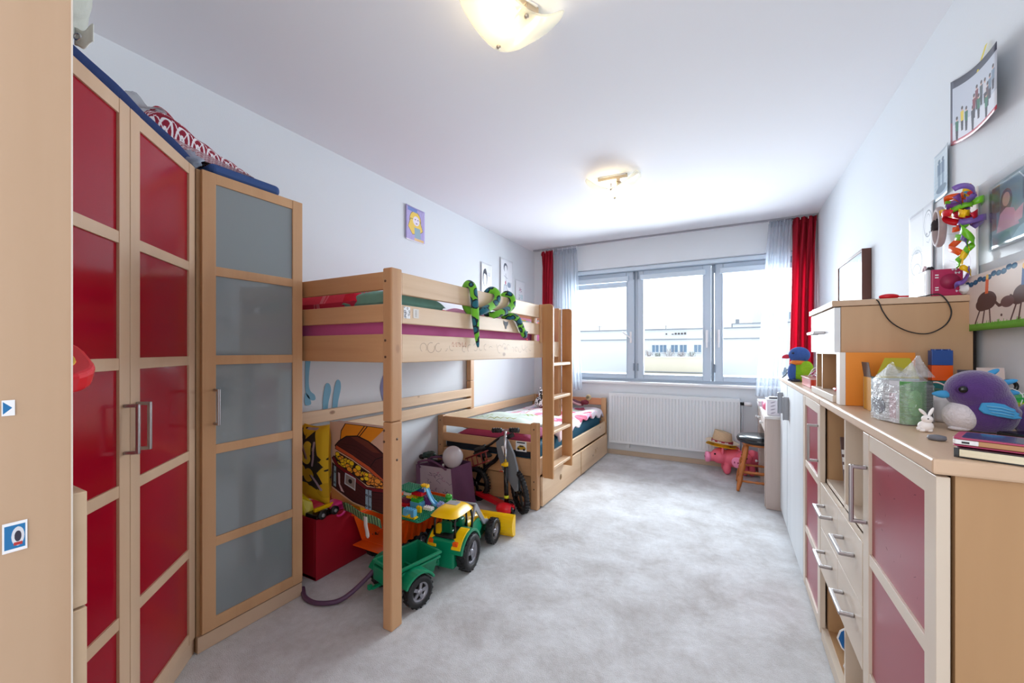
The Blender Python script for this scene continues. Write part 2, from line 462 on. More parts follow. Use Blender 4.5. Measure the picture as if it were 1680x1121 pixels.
gk = MB(); gk.box(-1.036, -1.028, 5.070, 5.086, .925, 2.235); gk.box(-.1765, -.1685, 5.070, 5.086, .925, 2.235)
obj('gasket', gk, M_upvc2, win)
ro = MB(); ro.box(WX0, WX1, 5.0, 5.085, WZ1-.05, WZ1-.002)
obj('roller_box', ro, M_blind, win, bev=.01)

# curtain rail
cr_ = MB(); cr_.box(-2.30, .74, 4.835, 4.862, 2.582, 2.598)
struct('trim_1', cr_, plain('rail_grey', (150, 150, 158), 0.4))

# ---- outside (a long way off: sizes below are halved, ex() doubles them about eye height)
M_render = plain('white_render', (246, 249, 252), 0.9, var=0.02, nscale=0.4)
M_cream = plain('cream_render', (236, 228, 208), 0.9, var=0.02, nscale=0.4)
M_edge = plain('roof_edge_grey', (150, 158, 168), 0.7)
M_winout = plain('far_window_glass', (120, 150, 178), 0.15)
M_ground = plain('asphalt', (178, 182, 186), 0.95, var=0.05, nscale=0.3)
def ex(mb):
    mb.v = [Vector((v.x*2, v.y*2, CH+2*(v.z-CH))) for v in mb.v]; return mb
def ebox(*a): return ex(MB().box(*a))
GZ = -4.5
struct('ground', ebox(-60, 60, 4, 70, GZ-.05, GZ), M_ground)
bA = thing('apartment_building', 'long white flat-roofed building across the yard seen through the window', 'building', (0, 68, -10))
obj('wall', ebox(-26, 3, 30, 38, GZ, 2.62), M_render, bA)
obj('roof_edge', ebox(-26.1, 3.1, 29.9, 38.1, 2.70, 2.78), M_edge, bA)
obj('parapet', ebox(-26.05, 3.05, 29.95, 38.05, 2.62, 2.70), M_render, bA)
obj('cornice', ebox(-26.05, 3.05, 29.92, 30, 2.02, 2.07), M_edge, bA)
for x in (-4.88, -4.36, -3.62, -3.05, -2.15):
    f = obj('window', ebox(x, x+.42, 29.97, 30.0, 1.14, 1.64), M_winout, bA)
    q = MB(); q.box(x-.03, x+.45, 29.92, 29.97, 1.64, 1.68); q.box(x+.20, x+.23, 29.94, 29.97, 1.14, 1.64); q.box(x-.03, x+.45, 29.92, 29.97, 1.10, 1.14)
    obj('window_frame', ex(q), M_render, f)
lg = MB(); x = -3.98
for wd, hh in ((.10, .10), (.0, 0), (.12, .06), (.12, .12), (.12, .12), (.12, .12), (.12, .14)):
    if wd: lg.box(x, x+wd, 29.93, 29.95, 2.36, 2.36+hh)
    x += .2
obj('lettering', ex(lg), plain('sign_dark', (90, 84, 86), .6), bA)
am = MB(); am.cyl((-4.1, 31, 2.7), (-4.1, 31, 3.1), .02); am.cyl((-4.2, 31, 3.0), (-4.0, 31, 3.0), .015)
am.cyl((-9.0, 31, 2.7), (-9.0, 31, 3.2), .025); am.cyl((-9.2, 31, 3.1), (-8.8, 31, 3.1), .015)
obj('antenna', ex(am), M_edge, bA)
tw = thing('stepped_building', 'taller stepped white block behind the long building, in the right window pane', 'building', (8, 84, -10))
obj('wall', ebox(.2, 12, 40, 50, GZ, 3.55), M_render, tw)
obj('roof_edge', ebox(.1, 12.1, 39.9, 50.1, 3.55, 3.62), M_edge, tw)
obj('upper_storey', ebox(2.0, 9, 41, 49, 3.62, 5.0), M_render, tw)
obj('stair_tower', ebox(3.6, 6.5, 42, 46, 5.0, 5.9), M_render, tw)
obj('vent', ebox(.4, .7, 40.5, 40.8, 3.62, 4.0), M_edge, tw)
for x in (2.6, 4.4): obj('window', ebox(x, x+.8, 40.95, 41, 3.9, 4.5), M_winout, tw)
tr_ = thing('terrace_wall', 'cream parapet wall of the terrace in front of the white building', 'wall', (-6, 54, -10))
obj('wall', ebox(-5.6, -1.1, 26.6, 27, GZ, .84), M_cream, tr_)
obj('coping', ebox(-5.65, -1.05, 26.55, 27.05, .84, .88), M_render, tr_)
obj('ledge', ebox(-5.65, -1.05, 26.45, 26.6, -.10, -.05), M_edge, tr_)
lowb = thing('low_annex', 'low white annex with a grey-green roof edge below the terrace', 'building', (-10, 48, -10))
obj('wall', ebox(-24, 8, 24, 26, GZ, -.13), M_render, lowb)
obj('roof_edge', ebox(-24, 8, 23.9, 24, -.17, -.08), plain('annex_edge', (160, 182, 190), .7), lowb)
M_leaf = [plain('bush_green', (80, 124, 96), .8, var=.25, nscale=3), plain('bush_twigs', (150, 134, 134), .85, var=.2, nscale=3)]
rb = random.Random(3)
for i, (x, mi, rr, lab) in enumerate([(-5.15, 1, .17, 'leafless twiggy shrub at the left end of the terrace'), (-4.70, 1, .24, 'bare brown shrub on the terrace, second from left'),
        (-4.14, 0, .15, 'small green shrub between the two widest bare shrubs on the terrace'), (-3.45, 1, .32, 'widest bare grey shrub in the middle of the terrace'),
        (-2.72, 1, .20, 'bare shrub right of the widest one on the terrace'), (-2.12, 0, .20, 'round green bush at the right end of the terrace')]):
    th = thing('terrace_shrub', lab, 'shrub', (2*x, 55, .3), group='shrubs along the terrace wall')
    mb = MB()
    for k in range(260):
        a = rb.uniform(0, 2*PI); r_ = rr*rb.random()**.5; z = .86+rb.random()**.8*rr*2.1*(1-.4*(r_/rr)**2)
        s_ = .022; M = T(x+r_*math.cos(a)*1.25, 27.5+r_*math.sin(a)*.6, z-.05) @ RZ(rb.uniform(0, 6)) @ RX(rb.uniform(0, 3))
        mb.add([(-s_, 0, 0), (0, -s_*.5, 0), (s_, 0, .01), (0, s_*.5, 0)], [(0, 1, 2, 3)], False, M)
    obj('foliage', ex(mb), M_leaf[mi], th, kind='stuff')
    st = MB()
    for k in range(12):
        a = rb.uniform(0, 6.28); st.cyl((x, 27.5, .7), (x+math.cos(a)*rr*1.0, 27.5+math.sin(a)*rr*.4, .86+rr*rb.uniform(.8, 1.9)), .007, 5)
    obj('branches', ex(st), M_leaf[1], th)
    obj('planter', ebox(x-.16, x+.16, 27.3, 27.7, .45, .80), M_cream, th)
struct('terrace_floor', ebox(-5.6, -1.1, 27, 30, GZ, .45), M_ground)
# ================================================================ FITTED FURNITURE, LEFT
def handle_bar(parent, M, x, z0, z1, proud=.034, t=.011, horizontal=False, name='handle', mat=None, y0=0):
    """square-cornered D handle standing off the face (local x across, y outwards, z up)"""
    b = MB()
    if not horizontal:
        b.box(x-t/2, x+t/2, y0, y0+proud, z0, z0+t, M=M); b.box(x-t/2, x+t/2, y0, y0+proud, z1-t, z1, M=M)
        b.box(x-t/2, x+t/2, y0+proud-t*.4, y0+proud+t*.6, z0, z1, M=M)
    else:   # x = (x0,x1), z0 = height
        x0, x1 = x
        b.box(x0, x0+t, y0, y0+proud, z0-t/2, z0+t/2, M=M); b.box(x1-t, x1, y0, y0+proud, z0-t/2, z0+t/2, M=M)
        b.box(x0, x1, y0+proud-t*.4, y0+proud+t*.6, z0-t/2, z0+t/2, M=M)
    return obj(name, b, mat or M_steel, parent, bev=.003)
def panel_door(parent, M, w, z0, z1, rails, stile, rail_h, mframe, mpanel, thick=.02, handle=None, top_h=.045, bot_h=.045, pname='panel', mstile=None):
    f = MB()
    f.box(0, stile, 0, thick, z0, z1, M=M); f.box(w-stile, w, 0, thick, z0, z1, M=M)
    d = obj('door', f, mstile or mframe, parent, bev=.0015)
    r = MB(); zs = [z0+bot_h/2]+list(rails)+[z1-top_h/2]; hs = [bot_h]+[rail_h]*len(rails)+[top_h]
    for zz, hh in zip(zs, hs):
        q = MB().box(stile, w-stile, 0, thick-.0015, zz-hh/2, zz+hh/2, M=M)
        obj('rail', q, mframe, d, bev=.001)
    for (za, ha), (zb, hb) in zip(zip(zs[:-1], hs[:-1]), zip(zs[1:], hs[1:])):
        obj(pname, MB().box(stile-.004, w-stile+.004, .006, thick-.008, za+ha/2-.002, zb-hb/2+.002, M=M), mpanel, d)
    if handle: handle_bar(d, M, handle[0], handle[1], handle[2], y0=thick)
    return d
M_mapleX = wood('maple_across', (206, 180, 150), (186, 156, 124), 'X', 4, 0.4, line=0.35)
# frosted glass: a grey satin pane with its own gloss
def frosted():
    m, N, L, b, out = new_mat('frosted_grey_glass')
    b.inputs['Base Color'].default_value = lin((134, 142, 145)); b.inputs['Roughness'].default_value = .07
    b.inputs['Specular IOR Level'].default_value = .7
    return m
M_frost = frosted()
RAILS = [.4465, .844, 1.228, 1.611]
HT = 2.032
# tall glass-door cabinet
gc = thing('glass_door_cabinet', 'tall slim maple cabinet with a five-pane frosted glass door', 'cabinet', (-2.14, 1.09, 0))
c = MB(); t = .018
c.box(XL+.003, -1.966, .853, .853+t, 0, HT); c.box(XL+.003, -1.966, 1.312-t+.006, 1.318, 0, HT)
c.box(XL+.003, -1.966, .871, 1.30, HT-t, HT); c.box(XL+.003, -2.33, .871, 1.30, .06, HT-t)
for zz in (.07, .44, .84, 1.22, 1.60): c.box(-2.33, -1.975, .871, 1.30, zz, zz+t)
obj('carcass', c, M_mapleD, gc, bev=.001)
obj('plinth', MB().box(-1.97, -1.952, .853, 1.318, .002, .068), M_mapleY, gc, bev=.001)
Mg = basis((-1.965, 1.316, 0), (0, -1, 0), (1, 0, 0), (0, 0, 1))
panel_door(gc, Mg, .450, .075, HT-.002, RAILS, .052, .040, M_beechZ, M_frost, handle=(.450-.045, .950, 1.105), pname='glass_pane', bot_h=.05)
# corner wardrobe with two red doors on the diagonal
A = Vector((-1.958, .848, 0)); B = Vector((-1.343, .233, 0))
cw = thing('corner_wardrobe', 'corner wardrobe with two maple-framed glossy red panel doors', 'wardrobe', (-1.9, .3, 0))
off = Vector((-1, -1, 0)).normalized()*.021
A2, B2 = A+off, B+off
pts = [(XL+.003, -.16), (B2.x, -.16), (B2.x, B2.y), (A2.x, .848), (XL+.003, .848)]
c = MB(); c.prism(pts, 0.002, .07); obj('plinth', c, M_mapleY, cw, bev=.001)
c = MB(); c.prism(pts, .07, .088); c.prism(pts, HT-.018, HT)
c.box(XL+.003, XL+.02, -.16, .848, .088, HT-.018); c.box(XL+.02, B2.x-.018, -.16, -.142, .088, HT-.018)
c.box(B2.x-.018, B2.x, -.16, B2.y, .088, HT-.018); c.box(XL+.02, A2.x, .83, .848, .088, HT-.018)
obj('carcass', c, M_mapleZ, cw, bev=.001)
u = (B-A).normalized(); n = Vector((1, 1, 0)).normalized(); wdr = (B-A).length/2
for k in range(2):
    O = A2+u*(wdr*k+.001)
    Md = basis(O, u, n, (0, 0, 1))
    # in this frame x runs from the far end towards the bookcase
    panel_door(cw, Md, wdr-.003, .075, HT-.002, RAILS, .050, .036, M_mapleX if False else M_mapleZ, M_red,
               handle=((wdr-.003-.03) if k == 0 else .030, .950, 1.105), pname='red_panel')
# open bookcase next to the camera
bx0, bx1, by0, by1 = -1.333, -.892, -.16, .224
bc = thing('bookcase', 'tall maple bookcase seen edge-on at the left border of the picture', 'bookcase', (-1.11, .03, 0))
bz = 2.30
obj('side_panel', MB().box(bx1-.018, bx1, by0, by1-.002, .002, bz), M_mapleZ, bc)
obj('side_panel', MB().box(bx0, bx0+.018, by0, by1-.002, .002, bz), M_mapleZ, bc)
obj('edge_band', MB().box(bx1-.018, bx1+.0004, by1-.002, by1, .002, bz), plain('edge_band_pale', (222, 212, 200), .4), bc)
for zz in (.05, 1.180, 1.50, 1.80, bz-.02): obj('shelf', MB().box(bx0+.018, bx1-.018, by0, by1-.004, zz, zz+.018), M_mapleX, bc)
obj('back_panel', MB().box(bx0+.018, bx1-.018, by0, by0+.008, .07, bz-.02), M_mapleZ, bc)
for za, zb in ((.10, .40), (.404, .63), (.634, .864), (.868, 1.047)):
    d = obj('drawer_front', MB().box(bx0+.004, bx1-.004, by1, by1+.017, za, zb), M_mapleX, bc, bev=.0015)
# blue stickers on its side
cvs = Canvas(120, 96, (250, 250, 252)); cvs.rect(.08, .1, .92, .9, (42, 120, 178)); cvs.ell(.62, .5, .26, .32, (226, 226, 232)); cvs.ell(.62, .5, .14, .18, (60, 56, 70)); cvs.rect(.45, .2, .8, .3, (190, 60, 60))
ms = cvs.mat('face_sticker_print')
def flat_x(x, y0, y1, z0, z1, flip=False, nu=1, nv=1, fn=None, thick=0):
    """a sheet in the plane x = const, seen from +x (or from -x when flip); u runs left to right as seen"""
    mb = MB()
    def f(u, v):
        yy = (y0+(y1-y0)*u) if not flip else (y1+(y0-y1)*u)
        p = (x, yy, z0+(z1-z0)*v)
        return fn(u, v, p) if fn else p
    return mb.grid(nu, nv, f, smooth=nu > 1)
mb = flat_x(bx1+.0012, .155, .178, .985, 1.027)
single('face_sticker', mb, ms, 'square blue sticker with a round grey face on the bookcase side', 'sticker')
mb = MB(); 
cvs = Canvas(60, 60, (250, 250, 252)); cvs.poly([(.1, .1), (.1, .9), (.8, .5)], (42, 120, 178)); 
mb = flat_x(bx1+.0012, .1545, .1665, 1.178, 1.200)
single('arrow_sticker', mb, cvs.mat('arrow_sticker_print'), 'small blue arrow-shaped sticker higher up on the bookcase side', 'sticker')
# toy tray sticking out of the bookcase
ty = thing('toy_steering_wheel', 'glossy red and yellow rounded plastic toy poking out of the bookcase', 'toy', (-1.0, .17, 1.213))
def rounded(cx, cy, hx, hy, r, n=6):
    out = []
    for sx, sy, a0 in ((1, 1, 0), (-1, 1, PI/2), (-1, -1, PI), (1, -1, 1.5*PI)):
        for k in range(n+1):
            a = a0+PI/2*k/n; out.append((cx+sx*(hx-r)+r*math.cos(a), cy+sy*(hy-r)+r*math.sin(a)))
    return out
Mty = T(-1.0, .172, 1.250) @ RY(.42) @ RX(-.06)
obj('rim', MB().prism(rounded(0, 0, .085, .098, .06), -.018, .018, M=Mty), P_red, ty, bev=.008, bseg=3)
obj('pad', MB().prism(rounded(0, 0, .062, .076, .045), .014, .0205, M=Mty), pl('toy_mustard', (214, 168, 48)), ty, bev=.003)
obj('hub', MB().lathe([(.03, 0), (.03, .02), (.02, .03), (0, .032)], 20, Mty @ T(-.01, -.03, .02)), P_red, ty)
# grey canvas bag on top of the wardrobe
cb = thing('canvas_bag', 'grey-green canvas bag with an eyelet slumped on top of the wardrobe', 'bag', (-1.45, .22, HT+.003))
def crum(c, r, seed, amp=.16, fr_=2.2, zmin=None):
    def fn(p):
        q = p*(1+amp*noise.noise(Vector((p.x*fr_+seed, p.y*fr_, p.z*fr_)))+amp*.5*noise.noise(Vector((p.x*fr_*3+seed, p.y*fr_*3, p.z*fr_*2))))
        if q.z < -.8: q.z = -.8
        return q
    return fn
mb = MB().ell((-1.505, .265, HT+.25), (.17, .15, .27), 40, 28, fn=crum(0, 0, 3.3))
M_canvas = plain('grey_canvas', (192, 194, 184), .85, var=.12, bump=.3, bscale=40)
obj('sack', mb, M_canvas, cb)
FA, FB = Vector((-1.4745, .374, 0)), Vector((-1.435, .398, 0))
fl = MB().grid(10, 8, lambda a, b_: (FA.x+(FB.x-FA.x)*a+.004*math.sin(5*a), FA.y+(FB.y-FA.y)*a, HT+.012+.045*b_+.012*a+.008*math.sin(6*a+2)))
f_ = obj('flap', fl, plain('canvas_light', (214, 216, 208), .8), cb, solid=.003)
obj('eyelet', MB().tube([(-1.466+.008*math.cos(a)*.85, .379-.002+.008*math.cos(a)*.5, HT+.040+.008*math.sin(a)) for a in [2*PI*k/16 for k in range(16)]], .003, 8, closed=True), M_chrome, f_)
# blue padded mat along the wardrobe's top edge, in crumpled clear plastic at its end
M_bluemat = plain('blue_fabric', (38, 62, 118), .75, var=.1, bump=.25, bscale=30)
mb = MB()
def mat_fn(sgn):
    def f(a, b_):
        P = Vector((-1.44, .315, 0)).lerp(Vector((-1.945, .82, 0)), a); d = Vector((-1, -1, 0)).normalized()
        P = P+d*(b_*.34-.012+.004*math.sin(14*a)); e = min(1, 6*b_, 6*(1-b_), 10*a+.35, 10*(1-a)+.2)**.5
        z = HT+.026+sgn*(.026*e)+(.006*math.sin(11*a+3*b_)+.006*noise.noise(Vector((a*9, b_*4, 1))))*e*(1 if sgn > 0 else 0)
        return (P.x, P.y, max(z, HT+.001))
    return f
mb.grid(60, 20, mat_fn(1)); g_ = mat_fn(-1); mb.grid(60, 20, lambda a, b_: g_(a, 1-b_))
single('padded_mat', mb, M_bluemat, 'thin navy padded mat along the top of the red-door wardrobe', 'mat')
mb = MB().ell((-1.985, .82, HT+.030), (.055, .055, .034), 30, 20, fn=crum(0, 0, 9.1, .35, 3))
M_film = glassy('clear_film_blue', (190, 202, 220), .45, .12)
single('plastic_wrap', mb, M_film, 'crumpled clear plastic wrap between the navy mat and the blue foam', 'plastic')
mb = MB().box(-2.325, -1.962, .905, 1.215, HT+.002, HT+.052)
single('foam_mattress', mb, plain('blue_foam_cover', (44, 76, 134), .7, var=.06), 'bright blue folded foam mat on top of the glass-door cabinet', 'mat', bev=.022, bseg=4)
# red and white patterned bag
def eye_mat():
    cv = Canvas(420, 420, (142, 16, 46)); n_ = 7
    for i in range(-1, n_+2):
        for j in range(-1, n_+2):
            cx, cy = (i+.5*(j % 2))/n_, j/n_
            cv.ell(cx, cy, .075, .048, (236, 232, 236), rot=.5, ring=.26)
            cv.ell(cx, cy, .022, .022, (236, 232, 236)); cv.ell(cx, cy, .009, .009, (90, 20, 40))
            cv.line([(cx-.08, cy+.06), (cx+.08, cy-.06)], (236, 232, 236), .008)
            cv.line([(cx-.08, cy-.06), (cx+.08, cy+.06)], (236, 232, 236), .006)
    return cv.mat('red_white_eye_pattern', .7)
gb = thing('patterned_bag', 'crimson bag with white eye pattern lying on top of the wardrobes', 'bag', (-2.12, .85, HT+.06))
mb = MB()
def bagf(sgn):
    def f(a, b_):
        y = .70+.40*a; x = -1.99-.29*b_; hh = (.205-.165*a**.9)
        e = max(0, (1-(2*a-1)**6)*(1-(2*b_-1)**4))**.5
        z = HT+.045+(hh*(.35+.65*e) if sgn > 0 else 0)+.015*noise.noise(Vector((a*8, b_*8, 2)))*e
        if sgn < 0: z = HT+.055 if a > .46 else HT+.045
        if sgn > 0 and (b_ == 0 or a in (0, 1)): z = z
        return (x+.02*math.sin(7*a)*e, y, z)
    return f
mb.grid(30, 24, bagf(1))
f0 = bagf(1)
mb.grid(30, 6, lambda a, b_: (f0(a, 0)[0]-.01*(1-b_), f0(a, 0)[1], HT+.056+(f0(a, 0)[2]-HT-.056)*b_))
mb.grid(24, 6, lambda a, b_: (f0(0, 1-a)[0], f0(0, 1-a)[1], HT+.046+(f0(0, 1-a)[2]-HT-.046)*b_))
mb.grid(24, 6, lambda a, b_: (f0(1, a)[0], f0(1, a)[1], HT+.056+(f0(1, a)[2]-HT-.056)*b_))
obj('bag_body', mb, eye_mat(), gb)
mb = MB().tube(smoothpath([(-2.06, .73, HT+.19), (-2.05, .75, HT+.225), (-2.04, .78, HT+.215), (-2.03, .82, HT+.17)], 6), .006, 8)
obj('strap', mb, plain('crimson_strap', (170, 24, 54), .6), gb)
mb = MB().grid(10, 8, lambda a, b_: (-2.02-.1*b_, .655+.12*a, HT+.05+.175*(1-.15*a)+.015*math.sin(9*a+4*b_)))
single('clear_folder', mb, glassy('clear_film_grey', (205, 208, 212), .5, .15), 'clear plastic folder peeking up behind the navy mat and patterned bag', 'plastic', solid=.002)

# ================================================================ BUNK BED
def post(parent, x0, x1, y0, y1, z0, z1, split=None, name='post'):
    if split:
        obj(name, MB().box(x0, x1, y0, y1, z0, split-.001), M_pineZ, parent, bev=.007, bseg=3)
        obj(name, MB().box(x0, x1, y0, y1, split+.001, z1), M_pineZ, parent, bev=.007, bseg=3)
    else: obj(name, MB().box(x0, x1, y0, y1, z0, z1), M_pineZ, parent, bev=.007, bseg=3)
def bolts(parent, spots, r=.006):
    for p, nrm in spots:
        q = Vector(p); e = q+Vector(nrm)*.0012
        obj('bolt', MB().cyl(q, e, r, 10), plain('bolt_dark', (92, 62, 44), .4), parent)
ub = thing('loft_bed', 'upper pine bunk bed standing over the toys on a tall front post', 'bed', (-1.84, 2.37, 0))
post(ub, -1.392, -1.336, 1.332, 1.400, .001, 1.645, .945)
post(ub, -2.334, -2.282, 1.332, 1.400, .001, 1.645)
post(ub, -2.334, -2.282, 3.345, 3.410, .684, 1.645, .965)
post(ub, -1.392, -1.337, 3.345, 3.408, .684, 1.645)
def rail(parent, x0, x1, y0, y1, z0, z1, m, name='rail', **k): return obj(name, MB().box(x0, x1, y0, y1, z0, z1), m, parent, bev=.004, **k)
rail(ub, -1.364, -1.340, 1.400, 2.955, 1.530, 1.632, M_pineY, 'guard_rail')
rail(ub, -1.364, -1.340, 1.400, 2.955, 1.395, 1.482, M_pineY, 'guard_rail')
rail(ub, -1.366, -1.340, 1.400, 3.345, 1.212, 1.345, M_pineY, 'side_board')
rail(ub, -2.300, -2.276, 1.400, 3.345, 1.212, 1.345, M_pineY, 'side_board')
rail(ub, -1.392, -1.366, 2.890, 2.945, 1.24, 1.632, M_pineZ, 'guard_upright')
rail(ub, -1.340, -1.322, 2.925, 2.955, 1.33, 1.636, M_pineZ, 'guard_cleat')
for ya in (1.337, 3.378):
    rail(ub, -2.282, -1.392, ya, ya+.024, 1.548, 1.630, M_pineX, 'end_rail')
    rail(ub, -2.282, -1.392, ya, ya+.024, 1.400, 1.483, M_pineX, 'end_rail')
    rail(ub, -2.282, -1.392, ya, ya+.026, 1.214, 1.345, M_pineX, 'end_board')
rail(ub, -2.290, -2.268, 1.400, 3.345, .815, .893, M_pineY, 'back_slat')
rail(ub, -2.290, -2.268, 1.400, 3.345, .708, .793, M_pineY, 'back_slat')
bolts(ub, [((-1.374, 1.332, 1.585), (0, -1, 0)), ((-1.374, 1.332, 1.315), (0, -1, 0)), ((-1.374, 1.332, 1.24), (0, -1, 0)),
           ((-1.382, 1.332, .905), (0, -1, 0)), ((-1.382, 1.332, .855), (0, -1, 0)),
           ((-1.336, 1.366, .865), (1, 0, 0)), ((-1.336, 1.366, .77), (1, 0, 0))])
for k in range(13): obj('bed_slat', MB().box(-2.27, -1.37, 1.46+k*.148, 1.53+k*.148, 1.225, 1.243), M_pineX, ub)
# pencil scribbles on the side board: flat marks as thin strips
rs = random.Random(11); mb = MB()
def scr(pts, wd=.0016, x=-1.3392):
    for (a, b_), (c_, d) in zip(pts[:-1], pts[1:]):
        dy, dz = c_-a, d-b_; l = math.hypot(dy, dz) or 1; ny, nz2 = -dz/l*wd/2, dy/l*wd/2
        mb.add([(x, a+ny, b_+nz2), (x, c_+ny, d+nz2), (x, c_-ny, d-nz2), (x, a-ny, b_-nz2)], [(3, 2, 1, 0)])
for k in range(22):
    y = 1.55+k*.058; z = 1.285+rs.uniform(-.012, .012); r = rs.uniform(.014, .028); a0 = rs.uniform(0, 6)
    scr([(y+r*math.cos(a0+t_*.5)*1.1, z+r*math.sin(a0+t_*.5)) for t_ in range(rs.randint(4, 12))])
obj('pencil_scribble', mb, plain('pencil_grey', (150, 126, 120), .8), ub)
mb = MB()
for k in range(5):
    y = 1.78+k*.03; scr([(y, 1.30), (y+.012, 1.315), (y+.02, 1.29), (y+.006, 1.295)])
obj('red_pencil_scribble', mb, plain('pencil_red', (206, 120, 110), .8), ub)
# stickers on the guard rail
def pic(name, w, h, fn, bg=(242, 242, 244), **k):
    cv = Canvas(w, h, bg); fn(cv); return cv.mat(name, **k)
def st_a(cv):
    for k in range(12): cv.ell(rs.random(), rs.random(), .10, .10, (60, 60, 66), ring=.4)
mb = flat_x(-1.3388, 1.412, 1.455, 1.420, 1.475); single('patterned_sticker', mb, pic('sticker_print_a', 64, 80, st_a), 'first small black and white doodle sticker on the bunk guard rail beside the post', 'sticker')
def st_b(cv):
    for k in range(5): cv.ell(.5, .2+.15*k, .12, .05, (90, 90, 96), ring=.4)
mb = flat_x(-1.3388, 1.475, 1.515, 1.425, 1.470); single('doodle_sticker', mb, pic('sticker_print_b', 64, 72, st_b, (226, 220, 212)), 'second faint doodle sticker on the bunk guard rail right of the post', 'sticker')
mb = MB(); pts_ = [(-1.0, 1.0), (-.4, .7), (0, .75), (.45, .7), (1.0, 1.0), (.8, .1), (.35, -.4), (.2, -1), (-.25, -1), (-.4, -.3), (-.85, .1)]
Mz = basis((-1.3389, 2.385, 1.443), (0, 1, 0), (0, 0, 1), (1, 0, 0))
mb.prism([(a*.034, b_*.028) for a, b_ in pts_], 0, .0008, M=Mz)
single('animal_sticker', mb, plain('sticker_greyblack', (84, 84, 92), .6, var=.5, nscale=60), 'dark animal-head sticker on the guard rail beside the snake', 'sticker')

# mattress and bedding on the loft bed
def bedding_mat(name, seed, cols, bg, n=26, w=512, h=512, big=(.06, .16)):
    r = random.Random(seed); cv = Canvas(w, h, bg)
    for k in range(n):
        c = cols[r.randrange(len(cols))]; cx, cy = r.random(), r.random(); a = r.uniform(*big)
        if k % 3 == 0: cv.ell(cx, cy, a, a*.8, c)
        elif k % 3 == 1:
            an = r.uniform(0, 6.3); cv.ell(cx, cy, a*1.5, a*.3, c, rot=an); cv.ell(cx+.02, cy, a*1.2, a*.1, bg, rot=an)
        else:
            for q in range(5): cv.ell(cx+a*.6*math.cos(q*1.256), cy+a*.6*math.sin(q*1.256), a*.42, a*.42, c)
            cv.ell(cx, cy, a*.3, a*.3, cols[(k+1) % len(cols)])
    for k in range(n//2):
        x, y = r.random(), r.random(); cv.line([(x, y), (x+r.uniform(-.2, .2), y+r.uniform(-.1, .1)), (x+r.uniform(-.3, .3), y+r.uniform(-.2, .2))], cols[k % len(cols)], .008)
    return cv.mat(name, .85, bump=.25)
mb = MB().box(-2.262, -1.402, 1.375, 3.365, 1.247, 1.432)
single('upper_mattress', mb, plain('magenta_sheet', (214, 104, 164), .8, var=.08, bump=.2, bscale=14), 'loft bed mattress in a magenta fitted sheet', 'mattress', bev=.03, bseg=4)
m1 = bedding_mat('pillow_red_green', 5, [(214, 16, 56), (224, 60, 96), (92, 142, 124), (236, 130, 150), (120, 168, 146)], (222, 60, 92), 34)
mb = cushion(MB(), -2.25, -1.66, 1.40, 1.90, 1.425, .19, seed=1)
single('upper_pillow', mb, m1, 'plump red, pink and green flowered pillow at the loft bed\'s near end', 'pillow')
m2 = plain('sage_green_cotton', (116, 166, 150), .85, var=.16, nscale=12, bump=.3, bscale=20)
mb = cushion(MB(), -1.76, -1.396, 1.405, 1.80, 1.430, .150, seed=6, M=None)
single('green_pillow', mb, m2, 'sage green pillow showing under the top guard rail behind the post', 'pillow')
m3 = bedding_mat('duvet_mixed', 9, [(230, 60, 90), (40, 34, 44), (240, 150, 60), (246, 210, 40), (150, 190, 200), (226, 160, 200), (226, 90, 110)], (222, 150, 180), 60, big=(.03, .09))
mb = MB()
def duvf(x0, x1, y0, y1, zb, hh, s=0, drop=None, amp=.035):
    def f(a, b_):
        x = x0+(x1-x0)*a; y = y0+(y1-y0)*b_
        e = max(0, (1-(2*a-1)**8)*(1-(2*b_-1)**8))**.5
        z = zb+hh*e+amp*e*(noise.noise(Vector((x*4+s, y*4, 0)))+.5*noise.noise(Vector((x*11+s, y*7, 3))))
        return (x, y, z)
    return f
mb.grid(40, 60, duvf(-2.25, -1.400, 1.80, 3.33, 1.434, .095, 4)); g2 = duvf(-2.25, -1.400, 1.80, 3.33, 1.434, 0, 4, amp=0); mb.grid(4, 4, lambda a, b_: g2(1-a, b_), uv=True)
single('upper_duvet', mb, m3, 'rumpled multicoloured duvet on the loft bed behind the snake', 'duvet')
# ladder
la = thing('bunk_ladder', 'pine ladder with four rungs hooked on the loft bed\'s far end', 'ladder', (-1.29, 3.2, .24))
def stringer(y):
    n = 8; r = .035; x0, x1, z0, z1 = -1.336, -1.242, .24, 1.642
    pts = [(x0, z0), (x1, z0)]+[(x1-r+r*math.cos(a), z1-r+r*math.sin(a)) for a in [PI/2*k/n for k in range(n+1)]]+[(x0, z1)]
    return MB().prism(pts, 0, .025, M=basis((0, y, 0), (1, 0, 0), (0, 0, 1), (0, -1, 0)) @ T(0, 0, -.025))
M_lad = wood('ladder_pine_shaded', (200, 150, 100), (176, 120, 72), 'Z', 7, .42, .35)  # deeper than the bed pine: backlit shade put into the colour
obj('stringer', stringer(2.98), M_lad, la, bev=.003); obj('stringer', stringer(3.41), M_lad, la, bev=.003)
for zz in (1.155, .88, .604, .315): obj('rung', MB().box(-1.322, -1.250, 3.005, 3.41, zz-.013, zz+.013), M_pineY, la, bev=.006, bseg=3)
